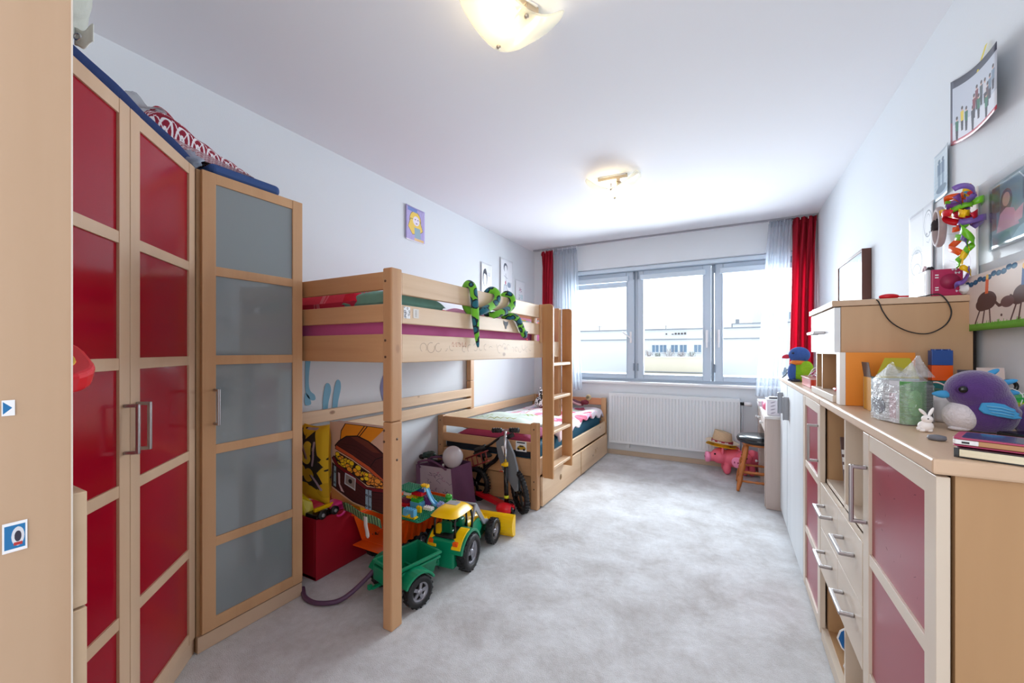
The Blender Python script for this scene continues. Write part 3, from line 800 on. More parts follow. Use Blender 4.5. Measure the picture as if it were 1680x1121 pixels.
# ================================================================ LOWER BED
lb = thing('single_bed', 'low pine single bed with two drawers under the window end', 'bed', (-1.84, 3.9, 0))
post(lb, -1.400, -1.338, 2.892, 2.948, .001, .688); post(lb, -2.334, -2.274, 2.892, 2.948, .001, .684)
post(lb, -1.400, -1.338, 4.880, 4.938, .001, .684); post(lb, -2.334, -2.274, 4.880, 4.938, .001, .684)
M_pineR = wood('pine_reddish', (228, 160, 118), (206, 132, 92), 'X', 6, .45)
for ya, mm in ((2.900, M_pineX), (4.896, M_pineR)):
    rail(lb, -2.274, -1.400, ya, ya+.024, .595, .678, mm, 'end_rail')
    rail(lb, -2.274, -1.400, ya, ya+.024, .457, .532, mm, 'end_rail')
    rail(lb, -2.274, -1.400, ya, ya+.024, .262, .398, mm, 'end_board')
rail(lb, -1.366, -1.342, 2.948, 4.880, .262, .400, M_pineY, 'side_board')
rail(lb, -2.325, -2.301, 2.948, 4.880, .262, .400, M_pineY, 'side_board')
rail(lb, -2.325, -2.301, 2.948, 4.880, .600, .683, M_pineY, 'wall_rail')
bolts(lb, [((-1.369, 2.892, .165), (0, -1, 0)), ((-1.369, 2.892, .225), (0, -1, 0)), ((-1.369, 2.892, .64), (0, -1, 0)), ((-2.305, 2.892, .64), (0, -1, 0)), ((-2.305, 2.892, .42), (0, -1, 0))])
def drawer(y0, y1, xf, hy, lab):
    z0, z1 = .018, .250; w_ = y1-y0; b = MB()
    # front board with a round finger hole: ring of quads around the hole
    hz = (z0+z1)/2+.012; n = 24; outer = []; inner = []
    for k in range(n):
        a = 2*PI*k/n+PI/n; ca, sa = math.cos(a), math.sin(a)
        inner.append((hy+.026*ca, hz+.026*sa))
        tx = ((y1-hy) if ca > 0 else (hy-y0))/max(abs(ca), 1e-6); tz = ((z1-hz) if sa > 0 else (hz-z0))/max(abs(sa), 1e-6); t_ = min(tx, tz)
        outer.append((hy+t_*ca, hz+t_*sa))
    # corners
    def nearest(c): return min(range(n), key=lambda i: (outer[i][0]-c[0])**2+(outer[i][1]-c[1])**2)
    for c_ in ((y0, z0), (y1, z0), (y1, z1), (y0, z1)): outer[nearest(c_)] = c_
    vs = [(xf, p[0], p[1]) for p in outer]+[(xf, p[0], p[1]) for p in inner]+[(xf-.018, p[0], p[1]) for p in outer]+[(xf-.018, p[0], p[1]) for p in inner]
    fs = []
    for k in range(n):
        j = (k+1) % n
        fs += [(k, j, n+j, n+k), (2*n+j, 2*n+k, 3*n+k, 3*n+j), (k, 2*n+k, 2*n+j, j), (n+k, n+j, 3*n+j, 3*n+k)]
    b.add(vs, fs)
    d = obj('drawer_front', b, M_pineY, lb)
    s = MB(); s.box(xf-.70, xf-.018, y0+.01, y0+.024, .03, .235); s.box(xf-.70, xf-.018, y1-.024, y1-.01, .03, .235); s.box(xf-.70, xf-.018, y0+.01, y1-.01, .022, .03); s.box(xf-.71, xf-.70, y0+.01, y1-.01, .03, .235)
    obj('drawer_box', s, M_pineX, d)
drawer(2.955, 3.892, -1.322, 3.35, ''); drawer(3.905, 4.872, -1.318, 4.39, '')
mb = MB().box(-2.268, -1.404, 2.955, 4.865, .300, .485)
single('lower_mattress', mb, plain('teal_sheet', (26, 92, 118), .8, var=.1, bump=.25, bscale=12), 'lower bed mattress in a teal blue fitted sheet', 'mattress', bev=.03, bseg=4)
mb = MB().box(-2.262, -1.412, 2.927, 2.950, .402, .470)  # dark strip added in place of the shade at the mattress end
single('shade_strip', mb, plain('dark_navy_shade', (26, 32, 42), .9, var=.15), 'dark navy strip added for the shade between mattress and lower bed end rail', 'shade strip', bev=.008, bseg=3)
def greenpillow(cv):
    r = random.Random(4)
    for k in range(8):
        a = r.uniform(.2, 1.2); cx, cy = r.random(), r.random()
        for q in range(9): cv.ell(cx+.05*math.cos(a)*(q-4), cy+.05*math.sin(a)*(q-4)*.6, .07, .012, (150, 158, 70) if k % 2 else (190, 214, 190), rot=a+1.2-(q % 2)*2.2)
mb = cushion(MB(), -2.20, -1.50, 3.00, 3.62, .520, .14, seed=3)
single('leaf_pillow', mb, pic('leaf_pillow_print', 400, 400, greenpillow, (214, 228, 216), rough=.85), 'pale green pillow with palm leaf print on the lower bed', 'pillow')
mb = cushion(MB(), -2.15, -1.412, 2.945, 3.42, .470, .115, seed=8)
single('plum_pillow', mb, plain('plum_cotton', (150, 50, 92), .85, var=.15, bump=.3, bscale=16), 'plum pillow squeezed under the leaf pillow at the lower bed\'s end rail', 'pillow')
m4 = bedding_mat('duvet_pink_white', 21, [(228, 60, 96), (240, 150, 176), (190, 224, 186), (214, 196, 226), (196, 80, 110), (250, 250, 250), (206, 230, 220)], (240, 224, 232), 70, big=(.03, .10))
mb = MB()
def ld(a, b_):
    y = 3.42+1.42*b_; s_ = a*1.0; 
    top = .565+.02*noise.noise(Vector((a*5, b_*7, 1)))+.03*noise.noise(Vector((a*2.5, b_*3, 5)))
    if a < .90: x = -2.24+(.865)*(a/.90); z = top*min(1, .93+a*2)+(0 if a < .8 else -.02*((a-.8)/.1)**2)
    else:
        q = (a-.90)/.10; x = -1.375+.010*math.sin(q*PI/2); z = top-.02-q*(.045+.018*math.sin(b_*38)+.02*math.sin(b_*9))
    if b_ < .04: z -= .05*(1-b_/.04)
    if b_ > .96: z -= .04*(b_-.96)/.04
    return (x, y, z)
mb.grid(60, 90, ld)
single('lower_duvet', mb, m4, 'pink, white and pale green duvet with frilled edge on the lower bed', 'duvet', solid=.02)
# ================================================================ TOYS UNDER AND BY THE BUNK
# plush snake wound round the guard rail
def snake_mat():
    m, N, L, b, out = new_mat('snake_plush')
    t = N.new('ShaderNodeTexCoord'); vo = N.new('ShaderNodeTexVoronoi'); vo.inputs['Scale'].default_value = 19
    n2, _ = noise_vec(N, L, 12); ad = N.new('ShaderNodeVectorMath'); ad.operation = 'MULTIPLY_ADD'; ad.inputs[1].default_value = (.04,)*3
    L.new(n2.outputs['Color'], ad.inputs[0]); L.new(t.outputs['Object'], ad.inputs[2]); L.new(ad.outputs[0], vo.inputs['Vector'])
    cr = N.new('ShaderNodeValToRGB'); cr.color_ramp.interpolation = 'CONSTANT'; e = cr.color_ramp.elements
    e[0].position = 0; e[0].color = lin((24, 104, 122)); e[1].position = .40; e[1].color = lin((8, 34, 40))
    q = e.new(.55); q.color = lin((116, 196, 48))
    L.new(vo.outputs['Distance'], cr.inputs[0]); L.new(cr.outputs[0], b.inputs['Base Color'])
    b.inputs['Roughness'].default_value = .9; b.inputs['Sheen Weight'].default_value = .3
    return m
M_snake = snake_mat()
sp = [(-1.312, 2.001, 1.288), (-1.312, 1.981, 1.395), (-1.312, 1.969, 1.498), (-1.312, 1.957, 1.59), (-1.320, 1.952, 1.640), (-1.352, 1.955, 1.658), (-1.385, 1.972, 1.62), (-1.392, 1.99, 1.54),
      (-1.372, 2.01, 1.500), (-1.335, 2.035, 1.500), (-1.312, 2.07, 1.515), (-1.312, 2.15, 1.545), (-1.312, 2.215, 1.585), (-1.320, 2.232, 1.635), (-1.352, 2.215, 1.657), (-1.385, 2.20, 1.62), (-1.392, 2.20, 1.54),
      (-1.37, 2.215, 1.500), (-1.335, 2.235, 1.500), (-1.312, 2.29, 1.520), (-1.312, 2.375, 1.548), (-1.312, 2.428, 1.585), (-1.322, 2.432, 1.635), (-1.352, 2.415, 1.656), (-1.385, 2.41, 1.62), (-1.392, 2.42, 1.54),
      (-1.37, 2.435, 1.500), (-1.330, 2.452, 1.505), (-1.312, 2.50, 1.490), (-1.312, 2.55, 1.445), (-1.312, 2.585, 1.405)]
sp = smoothpath(sp, 5); nS = len(sp)
rr = [.005+.0185*min(1, (i/(nS*.055)))**.7 for i in range(nS)]
for i in range(nS-9, nS): rr[i] = .0225
sn = thing('snake_plush', 'bright green and teal plush snake coiled round the loft bed guard rail', 'toy snake', (-1.3, 2.3, 1.29))
obj('body', MB().tube(sp, rr, 14), M_snake, sn)
hd = sp[-1]; dr = (Vector((-1.308, 2.64, 1.352))-Vector((-1.312, 2.585, 1.405))).normalized()
Mh = Matrix.Translation(hd+dr*.02) @ dr.to_track_quat('Z', 'X').to_matrix().to_4x4()
obj('head', MB().ell((0, 0, 0), (.027, .024, .040), 18, 12, M=Mh), M_snake, sn)
e = MB()
for s_ in (-1, 1): e.ell((s_*.020, .018, .006), .006, 10, 8, M=Mh)
obj('eye', e, M_blackgloss, sn)
obj('tongue', MB().tube([hd+dr*.055, hd+dr*.075, hd+dr*.09+Vector((0, .008, 0))], .004, 6).tube([hd+dr*.075, hd+dr*.09+Vector((0, -.008, 0))], .004, 6), P_red, sn)

# ---- toy wheels (axis along local x)
M_rim = plain('rim_silver', (160, 160, 168), .3, .6)
def wheel(parent, x, y, z, r, wd, side, spokes=5, lugs=18):
    """x = centre of the tyre, side=+1 faces +x"""
    M = T(x, y, z) @ RY(PI/2)
    t_ = MB(); ri = r*.62
    prof = [(ri, -wd/2), (r*.9, -wd/2), (r*.97, -wd*.36), (r*.97, wd*.36), (r*.9, wd/2), (ri, wd/2), (ri*.96, wd*.25), (ri*.96, -wd*.25), (ri, -wd/2)]
    t_.lathe(prof, 36, M, smooth=True, cap=False)
    for k in range(lugs):
        for s_ in (-1, 1):
            a = 2*PI*(k+.25*s_)/lugs
            Ml = M @ RZ(a) @ T(r*.975, 0, s_*wd*.22) @ RX(s_*.5)
            t_.box(-.02*r, .035*r, -.055*r, .055*r, -wd*.22, wd*.22, M=Ml)
    t = obj('tyre', t_, M_black, parent)
    rm = MB(); rm.lathe([(ri*.82, wd*.30*side), (ri*1.0, wd*.46*side), (ri*1.0, wd*.36*side), (ri*.80, wd*.12*side)], 32, M, cap=False)
    for k in range(spokes):
        rm.box(0, ri*.95, -ri*.16, ri*.16, wd*side*.16, wd*side*.30, M=M @ RZ(2*PI*k/spokes+.4))
    rm.lathe([(0.001, wd*.42*side), (ri*.26, wd*.40*side), (ri*.30, wd*.1*side)], 20, M, cap=False)
    obj('rim', rm, M_rim, t)
    obj('rim_recess', MB().lathe([(.001, wd*.10*side), (ri*.98, wd*.10*side)], 24, M, cap=False), M_dark, t)
# tractor: local frame, +y forwards, origin on the floor under the rear axle
tz = thing('toy_tractor', 'large green toy tractor with yellow roof, hood and front bucket', 'toy tractor', (-1.428, 1.919, .001), rz=.13, local=True)
wheel(tz, .098, 0, .104, .103, .062, 1, 3); wheel(tz, -.118, 0, .104, .103, .062, -1, 3)
wheel(tz, .098, .345, .082, .081, .050, 1, 3); wheel(tz, -.118, .345, .082, .081, .050, -1, 3)
c = MB(); c.box(-.055, .035, -.10, .40, .055, .115); c.cyl((-.12, 0, .104), (.10, 0, .104), .014); c.cyl((-.12, .345, .082), (.10, .345, .082), .012)
obj('chassis', c, P_dgreen, tz, bev=.006)
c = MB(); c.prism([(-.085, -.115), (.062, -.115), (.068, -.02), (.060, .10), (-.083, .10), (-.090, -.02)], .045, .205)
obj('cab_body', c, P_green, tz, bev=.012, bseg=3)
for s_ in (-1, 1):
    c = MB(); n_ = 12; cx0 = .036 if s_ > 0 else -.118
    for r0, r1 in ((.112, .128),):
        pts = [(r1*math.cos(a), r1*math.sin(a)) for a in [PI*(.08+.84*k/n_) for k in range(n_+1)]]+[(r0*math.cos(a), r0*math.sin(a)) for a in [PI*(.92-.84*k/n_) for k in range(n_+1)]]
        c.prism(pts, 0, .082, M=basis((cx0, 0, .104), (0, 1, 0), (0, 0, 1), (1, 0, 0)))
    f_ = obj('fender', c, P_green, tz, bev=.004)
    q = MB(); a0, a1 = .50, .86
    pts = [(.136*math.cos(a), .136*math.sin(a)) for a in [PI*(a0+(a1-a0)*k/8) for k in range(9)]]+[(.1275*math.cos(a), .1275*math.sin(a)) for a in [PI*(a1-(a1-a0)*k/8) for k in range(9)]]
    q.prism(pts, .006, .064, M=basis((cx0+.006, 0, .104), (0, 1, 0), (0, 0, 1), (1, 0, 0)))
    obj('fender_stripe', q, P_yellow, f_, bev=.003)
    l_ = MB().box(cx0+.02, cx0+.05, -.119, -.100, .178, .20); obj('tail_lamp', l_, P_orange, f_, bev=.003)
obj('cab_sill', MB().prism(rounded(-.012, -.012, .074, .085, .03), .204, .216), M_black, tz, bev=.004)
for px_, py_ in ((-.078, -.085), (.054, -.085), (-.074, .065), (.050, .065)):
    obj('cab_pillar', MB().tube([(px_, py_, .212), (px_*1.0, py_*.98, .262), (px_*.95, py_*.92, .330)], [.0075, .0065, .0065], 8), M_blackgloss, tz)
obj('seat', MB().box(-.045, .02, -.055, .0, .21, .232).box(-.045, .02, -.068, -.05, .22, .29), P_dgreen, tz, bev=.010, bseg=3)
obj('dashboard', MB().box(-.05, .026, .045, .10, .205, .262), P_green, tz, bev=.012, bseg=3)
st_ = MB().tube([(-.012+.028*math.cos(a), .030+.012*math.sin(a), .272+.022*math.sin(a)) for a in [2*PI*k/20 for k in range(20)]], .004, 8, closed=True); st_.cyl((-.012, .032, .272), (-.012, .06, .25), .005)
obj('steering_wheel', st_, M_black, tz)
def roof_fn(sgn):
    def f(a, b_):
        x = -.092+.174*a; y = -.135+.255*b_; qx = 1-(2*a-1)**4*.12; 
        x = -.005+(x+.005)*(1-.10*(2*b_-1)**4); y = -.01+(y+.01)*(1-.12*(2*a-1)**4)
        z = .333+(.040*(1-(2*a-1)**4)*(1-(2*b_-1)**4))**1.0*(1 if sgn > 0 else .25)-.012*(b_)
        return (x, y, z)
    return f
c = MB().grid(16, 20, roof_fn(1)); gg = roof_fn(-1); c.grid(16, 20, lambda a, b_: gg(1-a, b_))
r_ = obj('roof', c, P_yellow, tz)
obj('roof_hatch', MB().prism(rounded(-.012, .012, .036, .030, .006), .355, .3695), P_grey, r_, bev=.003)
c = MB(); c.box(-.062, .040, .10, .335, .115, .190); obj('engine', c, P_green, tz, bev=.012, bseg=3)
c = MB().grid(12, 16, lambda a, b_: (-.070+.118*a, .095+.255*b_, .185+.050*(1-(2*a-1)**4)-.022*b_**2-(.06*max(0, b_-.85)*6.6*.6)))
obj('hood', c, P_yellow, tz, solid=.006)
obj('grille', MB().box(-.045, .023, .333, .346, .12, .17), M_black, tz, bev=.004)
obj('side_skirt', MB().prism([(.10, .10), (.20, .085), (.26, .14), (.22, .21), (.12, .20)], .046, .060, M=basis((0, 0, 0), (0, 1, 0), (0, 0, 1), (1, 0, 0))), P_green, tz, bev=.004)
obj('exhaust', MB().tube(smoothpath([(.056, .110, .16), (.064, .112, .24), (.058, .105, .30), (.050, .085, .335)], 4), [.007]*13, 8), M_black, tz)
# loader arms
for s_ in (-1, 1):
    x0 = -.012+s_*.068; c = MB()
    prof = [(.115, .235), (.17, .315), (.185, .31), (.30, .17), (.385, .135), (.385, .115), (.29, .14), (.17, .275), (.128, .225)]
    c.prism(prof, x0-.006, x0+.006, M=basis((0, 0, 0), (0, 1, 0), (0, 0, 1), (1, 0, 0)))
    obj('loader_arm', c, P_grey, tz, bev=.002)
obj('loader_crossbar', MB().cyl((-.085, .176, .308), (.061, .176, .308), .008), P_grey, tz)
obj('loader_crossbar', MB().cyl((-.085, .34, .148), (.061, .34, .148), .008), P_grey, tz)
obj('bucket_mount', MB().box(-.05, .026, .385, .425, .08, .135), P_yellow, tz, bev=.006)
c = MB(); ar = [(.056*math.cos(a), .070*math.sin(a)) for a in [PI*(.42+1.12*k/10) for k in range(11)]]; ar2 = [(.050*math.cos(a), .064*math.sin(a)) for a in [PI*(1.54-1.12*k/10) for k in range(11)]]
Mbk = basis((0, .484, .075), (0, 1, 0), (0, 0, 1), (1, 0, 0))
c.prism(ar+ar2, -.190, .198, M=Mbk); c.prism(ar, -.194, -.188, M=Mbk); c.prism(ar, .196, .202, M=Mbk)
for k in range(8): c.box(-.17+k*.048, -.155+k*.048, .484, .508, .004, .012)
c.box(-.190, .198, .466, .492, .003, .009)
obj('bucket', c, P_yellow, tz, bev=.0015)
# trailer
def tub(name, parent, x0, x1, y0, y1, z0, z1, flare, m, th=.006, rim=.010, ribs=0, bev=.004, open_back=False):
    c = MB()
    def ring(e, z, ins=0): return [(x0-e+ins, y0-e+ins, z), (x1+e-ins, y0-e+ins, z), (x1+e-ins, y1+e-ins, z), (x0-e+ins, y1+e-ins, z)]
    v = ring(0, z0)+ring(flare, z1)+ring(flare, z1, th)+ring(0, z0+th, th)
    fs = [(3, 2, 1, 0), (12, 13, 14, 15)]
    for k in range(4):
        j = (k+1) % 4; fs += [(k, j, 4+j, 4+k), (4+k, 4+j, 8+j, 8+k), (8+k, 8+j, 12+j, 12+k)]
    c.add(v, fs)
    if rim:
        for zz in (z1-.004, z1-.028):
            e = flare*(1-(z1-zz)/(z1-z0)) ; X0, X1, Y0, Y1 = x0-e, x1+e, y0-e, y1+e
            c.box(X0-rim, X0, Y0-rim, Y1+rim, zz-.010, zz+.004); c.box(X1, X1+rim, Y0-rim, Y1+rim, zz-.010, zz+.004)
            c.box(X0, X1, Y0-rim, Y0, zz-.010, zz+.004); c.box(X0, X1, Y1, Y1+rim, zz-.010, zz+.004)
    return obj(name, c, m, parent, bev=bev)
tl = thing('toy_trailer', 'green toy trailer with black wheels hitched behind the tractor', 'toy trailer', (-1.490, 1.600, .001), rz=-.20, local=True)
wheel(tl, .142, -.04, .079, .078, .050, 1, 5); wheel(tl, -.142, -.04, .079, .078, .050, -1, 5)
tub('tub', tl, -.075, .075, -.115, .115, .085, .195, .020, P_green)
obj('tub_rib', MB().box(-.06, .05, .02, .032, .112, .130), P_green, tl, bev=.003)
for s_ in (-1, 1):
    cx0 = .092 if s_ > 0 else -.168
    pts = [(.100*math.cos(a), .100*math.sin(a)) for a in [PI*(.15+.7*k/10) for k in range(11)]]+[(.088*math.cos(a), .088*math.sin(a)) for a in [PI*(.85-.7*k/10) for k in range(11)]]
    obj('mudguard', MB().prism(pts, 0, .076, M=basis((cx0, -.04, .079), (0, 1, 0), (0, 0, 1), (1, 0, 0))), P_green, tl, bev=.003)
obj('axle', MB().cyl((-.13, -.04, .079), (.13, -.04, .079), .01).box(-.035, .035, -.08, .10, .062, .086), P_dgreen, tl)
obj('drawbar', MB().box(-.012, .012, .08, .20, .066, .082).cyl((0, .20, .060), (0, .20, .095), .012), P_green, tl, bev=.002)
obj('tailgate', MB().box(-.080, .080, -.152, -.144, .105, .175), P_green, tl, bev=.003)
obj('rear_hook', MB().box(-.05, -.03, -.185, -.12, .080, .092).box(-.065, -.045, -.195, -.175, .076, .100), P_green, tl, bev=.003)
# orange tipper truck
tk = thing('toy_dump_truck', 'big orange toy tipper truck under the studded building plate', 'toy truck', (-1.80, 1.85, .001), local=True)
c = MB(); X0, X1, Y0, Y1 = -.185, .130, -.135, .355
# flared open-backed tipping body, ribbed sides
def tb(x, y, z): return (x, y, z)
v = [(X0+.03, Y0-.01, .125), (X1-.03, Y0-.01, .125), (X1-.03, Y1, .135), (X0+.03, Y1, .135), (X0, Y0-.045, .275), (X1, Y0-.045, .275), (X1, Y1, .285), (X0, Y1, .285)]
iv = [(X0+.037, Y0-.012, .131), (X1-.037, Y0-.012, .131), (X1-.037, Y1-.007, .141), (X0+.037, Y1-.007, .141), (X0+.007, Y0-.047, .277), (X1-.007, Y0-.047, .277), (X1-.007, Y1-.007, .287), (X0+.007, Y1-.007, .287)]
c.add(v+iv, [(3, 2, 1, 0), (8, 9, 10, 11), (1, 2, 6, 5), (2, 3, 7, 6), (3, 0, 4, 7), (9, 13, 14, 10), (10, 14, 15, 11), (11, 15, 12, 8), (5, 6, 14, 13), (6, 7, 15, 14), (7, 4, 12, 15), (0, 1, 9, 8), (1, 5, 13, 9), (4, 0, 8, 12)])
c.box(X0+.03, X1-.03, Y0-.075, Y0-.008, .118, .126)
bd = obj('tipper_body', c, P_orange, tk, bev=.003)
for k in range(8):
    y = Y0+.02+k*.055
    r1 = MB().add([(X1-.032, y, .128), (X1-.032, y+.022, .128), (X1+.002, y+.022, .282), (X1+.002, y, .282), (X1-.018, y+.004, .128), (X1-.018, y+.018, .128), (X1+.014, y+.018, .28), (X1+.014, y+.004, .28)],
               [(4, 5, 6, 7), (0, 4, 7, 3), (1, 2, 6, 5), (0, 1, 5, 4), (3, 7, 6, 2)])
    obj('rib', r1, P_orange, bd)
obj('body_rim', MB().box(X1, X1+.016, Y0-.05, Y1, .274, .286).box(X0-.016, X0, Y0-.05, Y1, .274, .286), P_orange, bd, bev=.003)
obj('chassis', MB().box(-.10, .05, -.12, .44, .06, .118), M_blackgloss, tk, bev=.006)
c = MB(); c.box(-.15, .095, .37, .45, .07, .15); c.box(-.13, .075, .38, .44, .15, .19)
cb_ = obj('cab', c, P_orange, tk, bev=.010, bseg=3)
obj('cab_window', MB().box(.072, .080, .385, .435, .155, .185), M_blackgloss, cb_)
for yy in (-.055, .10, .38):
    wheel(tk, .078, yy, .068, .067, .05, 1, 5, 16); wheel(tk, -.130, yy, .068, .067, .05, -1, 5, 16)
# studded plate and bricks
BS = .016
def plate(name, label, cat, x0, y0, z0, nx, ny, h, m, stud=True, group=None, top=True):
    """a building brick: box with rounded studs on top"""
    o = thing(name, label, cat, (x0+nx*BS/2, y0+ny*BS/2, z0), group=group)
    obj('block', MB().box(x0+.0002, x0+nx*BS-.0002, y0+.0002, y0+ny*BS-.0002, z0, z0+h), m, o, bev=.0012)
    if stud:
        s_ = MB()
        for i in range(nx):
            for j in range(ny): s_.lathe([(.0047, 0), (.0047, .0040), (.0038, .0045)], 8, T(x0+(i+.5)*BS, y0+(j+.5)*BS, z0+h), smooth=False)
        obj('studs', s_, m, o, kind='stuff' if nx*ny > 12 else None)
    return o
PZ = .2925; px0, py0 = -1.925, 1.745
M_plate = pl('plate_green', (6, 128, 92))
bp_ = thing('building_plate', 'large square green studded building plate on the orange truck', 'toy plate', (px0+.19, py0+.19, PZ))
obj('base', MB().prism(rounded(px0+.192, py0+.192, .192, .192, .022), PZ, PZ+.006), M_plate, bp_, bev=.001)
s_ = MB()
for i in range(24):
    for j in range(24):
        if (i in (0, 23)) and (j in (0, 23)): continue
        s_.lathe([(.0050, 0), (.0050, .0042), (.0040, .0048)], 8, T(px0+(i+.5)*BS, py0+(j+.5)*BS, PZ+.006), smooth=False)
obj('studs', s_, M_plate, bp_, kind='stuff')
PT = PZ+.0062; BH = .0192
def bx(name, lab, ix, iy, lv, nx, ny, m, h=1.0, grp='bricks on the green plate'):
    return plate(name, lab, 'toy brick', px0+ix*BS, py0+iy*BS, PT+lv*BH, nx, ny, BH*h-.0005, m, group=grp)
# arch brick at the near right corner, on a yellow base
bx('yellow_brick', 'flat yellow brick under the light blue arch brick', 15, 1, 0, 6, 2, P_yellow, .5)
ar_ = thing('arch_brick', 'light blue arch brick on a yellow base at the plate\'s near edge', 'toy brick', (px0+17*BS, py0+2*BS, PT+.5*BH), group='bricks on the green plate')
aw = 5*BS; az = PT+.5*BH; ah = .040
pts = [(0, 0), (0, ah), (aw, ah), (aw, 0), (aw*.72, 0)]+[(aw*.5+aw*.22*math.cos(a), ah*.45*math.sin(a)+ah*.15) for a in [PI*k/8 for k in range(9)]]+[(aw*.28, 0)]
obj('block', MB().prism(pts, 0, 2*BS, M=basis((px0+15.5*BS, py0+3*BS, az), (1, 0, 0), (0, 0, 1), (0, -1, 0))), P_lblue, ar_, bev=.0015)
s_ = MB()
for i in range(5):
    for j in range(2): s_.lathe([(.0047, 0), (.0047, .0045)], 8, T(px0+(16+i)*BS, py0+(1.5+j)*BS, az+ah), smooth=False)
obj('studs', s_, P_lblue, ar_)
bx('tall_yellow_brick', 'upright yellow brick in front of the white brick on the plate', 17, 6.4, 0, 2, 1.2.__int__() or 1, P_yellow, 1.9)
bx('white_brick', 'long white brick lying on the plate behind the yellow brick', 17.5, 9.5, 0, 4, 2, P_white, 1.0)
bx('lilac_brick', 'pale lilac brick near the right edge of the plate', 20.5, 14, 0, 3, 2, P_lilac, 1.1)
bx('lilac_brick', 'smaller pale lilac brick stacked on the lilac one', 21, 14.5, 1.1, 2, 1, P_lilac, .6)
gr_ = thing('round_green_brick', 'round lime-green stack of bricks at the far right of the plate', 'toy brick', (px0+21*BS, py0+21*BS, PT), group='bricks on the green plate')
obj('block', MB().lathe([(.022, 0), (.022, .018), (.019, .019), (.019, .021), (.022, .022), (.022, .040), (.012, .046)], 20, T(px0+21*BS, py0+21*BS, PT)), pl('toy_mid_green', (60, 176, 60)), gr_)
obj('studs', MB().lathe([(.006, 0), (.006, .006)], 10, T(px0+21*BS+.009, py0+21*BS, PT+.042)).lathe([(.006, 0), (.006, .006)], 10, T(px0+21*BS-.009, py0+21*BS, PT+.042)), P_lime, gr_)
P_plum = pl('toy_plum', (120, 34, 70)); P_mid = MATS['toy_mid_green']
hb = [('light blue', 11.5, 9, 0, 5, 3, P_lblue, 2), ('deep red', 7, 8, 0, 4, 3, P_red, 1), ('blue', 8, 11.5, 0, 4, 3, P_blue, 1.5), ('mid green', 12, 9, 2, 4, 3, P_mid, 1), ('plum', 6.5, 9, 1, 4, 3, P_plum, 1.2),
      ('purple', 13, 12.5, 0, 4, 3, P_purple, 3), ('yellow', 9, 9.5, 2.6, 5, 2, P_yellow, .6), ('lime', 11, 11.2, 3, 4, 2, P_lime, .8), ('white', 7.2, 10, 3.2, 3, 2, P_white, 1), ('crimson', 11.5, 9.8, 3.9, 5, 3, P_red, 1),
      ('green', 8, 10, 4.2, 3, 2, P_green, 1.2), ('second blue', 12.5, 11, 4.9, 4, 2, P_blue, .9), ('second yellow', 13.6, 12.6, 5.8, 3, 2, P_yellow, .9), ('second white', 14.6, 11.6, 4.9, 2, 1, P_white, .9), ('orange', 9.5, 10, 5.3, 3, 2, P_orange, .45)]
pl_ = {'light blue': 'light blue brick at the foot of the brick tower', 'deep red': 'red brick on the plate left of the tower foot', 'blue': 'dark blue brick at the back of the tower foot',
       'mid green': 'mid green brick on the light blue tower brick', 'plum': 'plum brick on the red brick at the tower\'s left', 'purple': 'tall purple brick at the right of the tower foot', 'yellow': 'thin yellow brick layer halfway up the tower',
       'lime': 'lime brick beside the thin yellow layer of the tower', 'white': 'white brick halfway up at the tower\'s left', 'crimson': 'crimson brick under the slide top', 'green': 'green pillar brick just under the roof plate',
       'second blue': 'blue brick the light blue slide hooks on', 'second yellow': 'yellow brick on top of the slide\'s blue brick', 'second white': 'small white brick beside the slide top', 'orange': 'thin orange brick right under the green roof plate'}
for nm, ix, iy, lv, nx, ny, m_, hh in hb: bx('tower_brick', pl_[nm], ix, iy, lv, nx, ny, m_, hh, 'bricks of the little tower')
rf = thing('roof_plate', 'round-cornered green studded roof plate on the brick tower', 'toy brick', (px0+10*BS, py0+10.5*BS, PT+5.76*BH), group='bricks of the little tower')
rx, ry, rz_ = px0+10.2*BS, py0+10.6*BS, PT+5.76*BH
obj('block', MB().prism(rounded(rx, ry, 4.4*BS, 3.8*BS, .02), rz_, rz_+.008), M_plate, rf, bev=.001)
s_ = MB()
for i in range(8):
    for j in range(7): s_.lathe([(.0050, 0), (.0050, .0042)], 8, T(rx+(i-3.5)*BS, ry+(j-3)*BS, rz_+.008), smooth=False)
obj('studs', s_, M_plate, rf, kind='stuff')
sl = thing('toy_slide', 'light blue curved toy slide running down from the brick tower', 'toy slide', (px0+18*BS, py0+13*BS, PT))
c = MB()
path = smoothpath([(px0+15.5*BS, py0+13.2*BS, PT+5.7*BH), (px0+16.4*BS, py0+13.4*BS, PT+5.3*BH), (px0+17.8*BS, py0+13.8*BS, PT+2.6*BH), (px0+19.2*BS, py0+14.3*BS, PT+.9*BH), (px0+20.2*BS, py0+14.6*BS, PT+.45*BH)], 5)
sv = []; side = Vector((-.25, 1, 0)).normalized()
for p in path:
    for o_, up_ in ((-.019, .012), (-.015, .012), (-.015, .002), (.015, .002), (.015, .012), (.019, .012), (.019, -.003), (-.019, -.003)): sv.append(p+side*o_+Vector((0, 0, up_)))
sf = [(i*8+k, (i+1)*8+k, (i+1)*8+(k+1) % 8, i*8+(k+1) % 8) for i in range(len(path)-1) for k in range(8)]
c.add(sv, sf+[tuple(range(8)), tuple(range((len(path)-1)*8, len(path)*8))[::-1]])
obj('chute', c, P_lblue, sl)
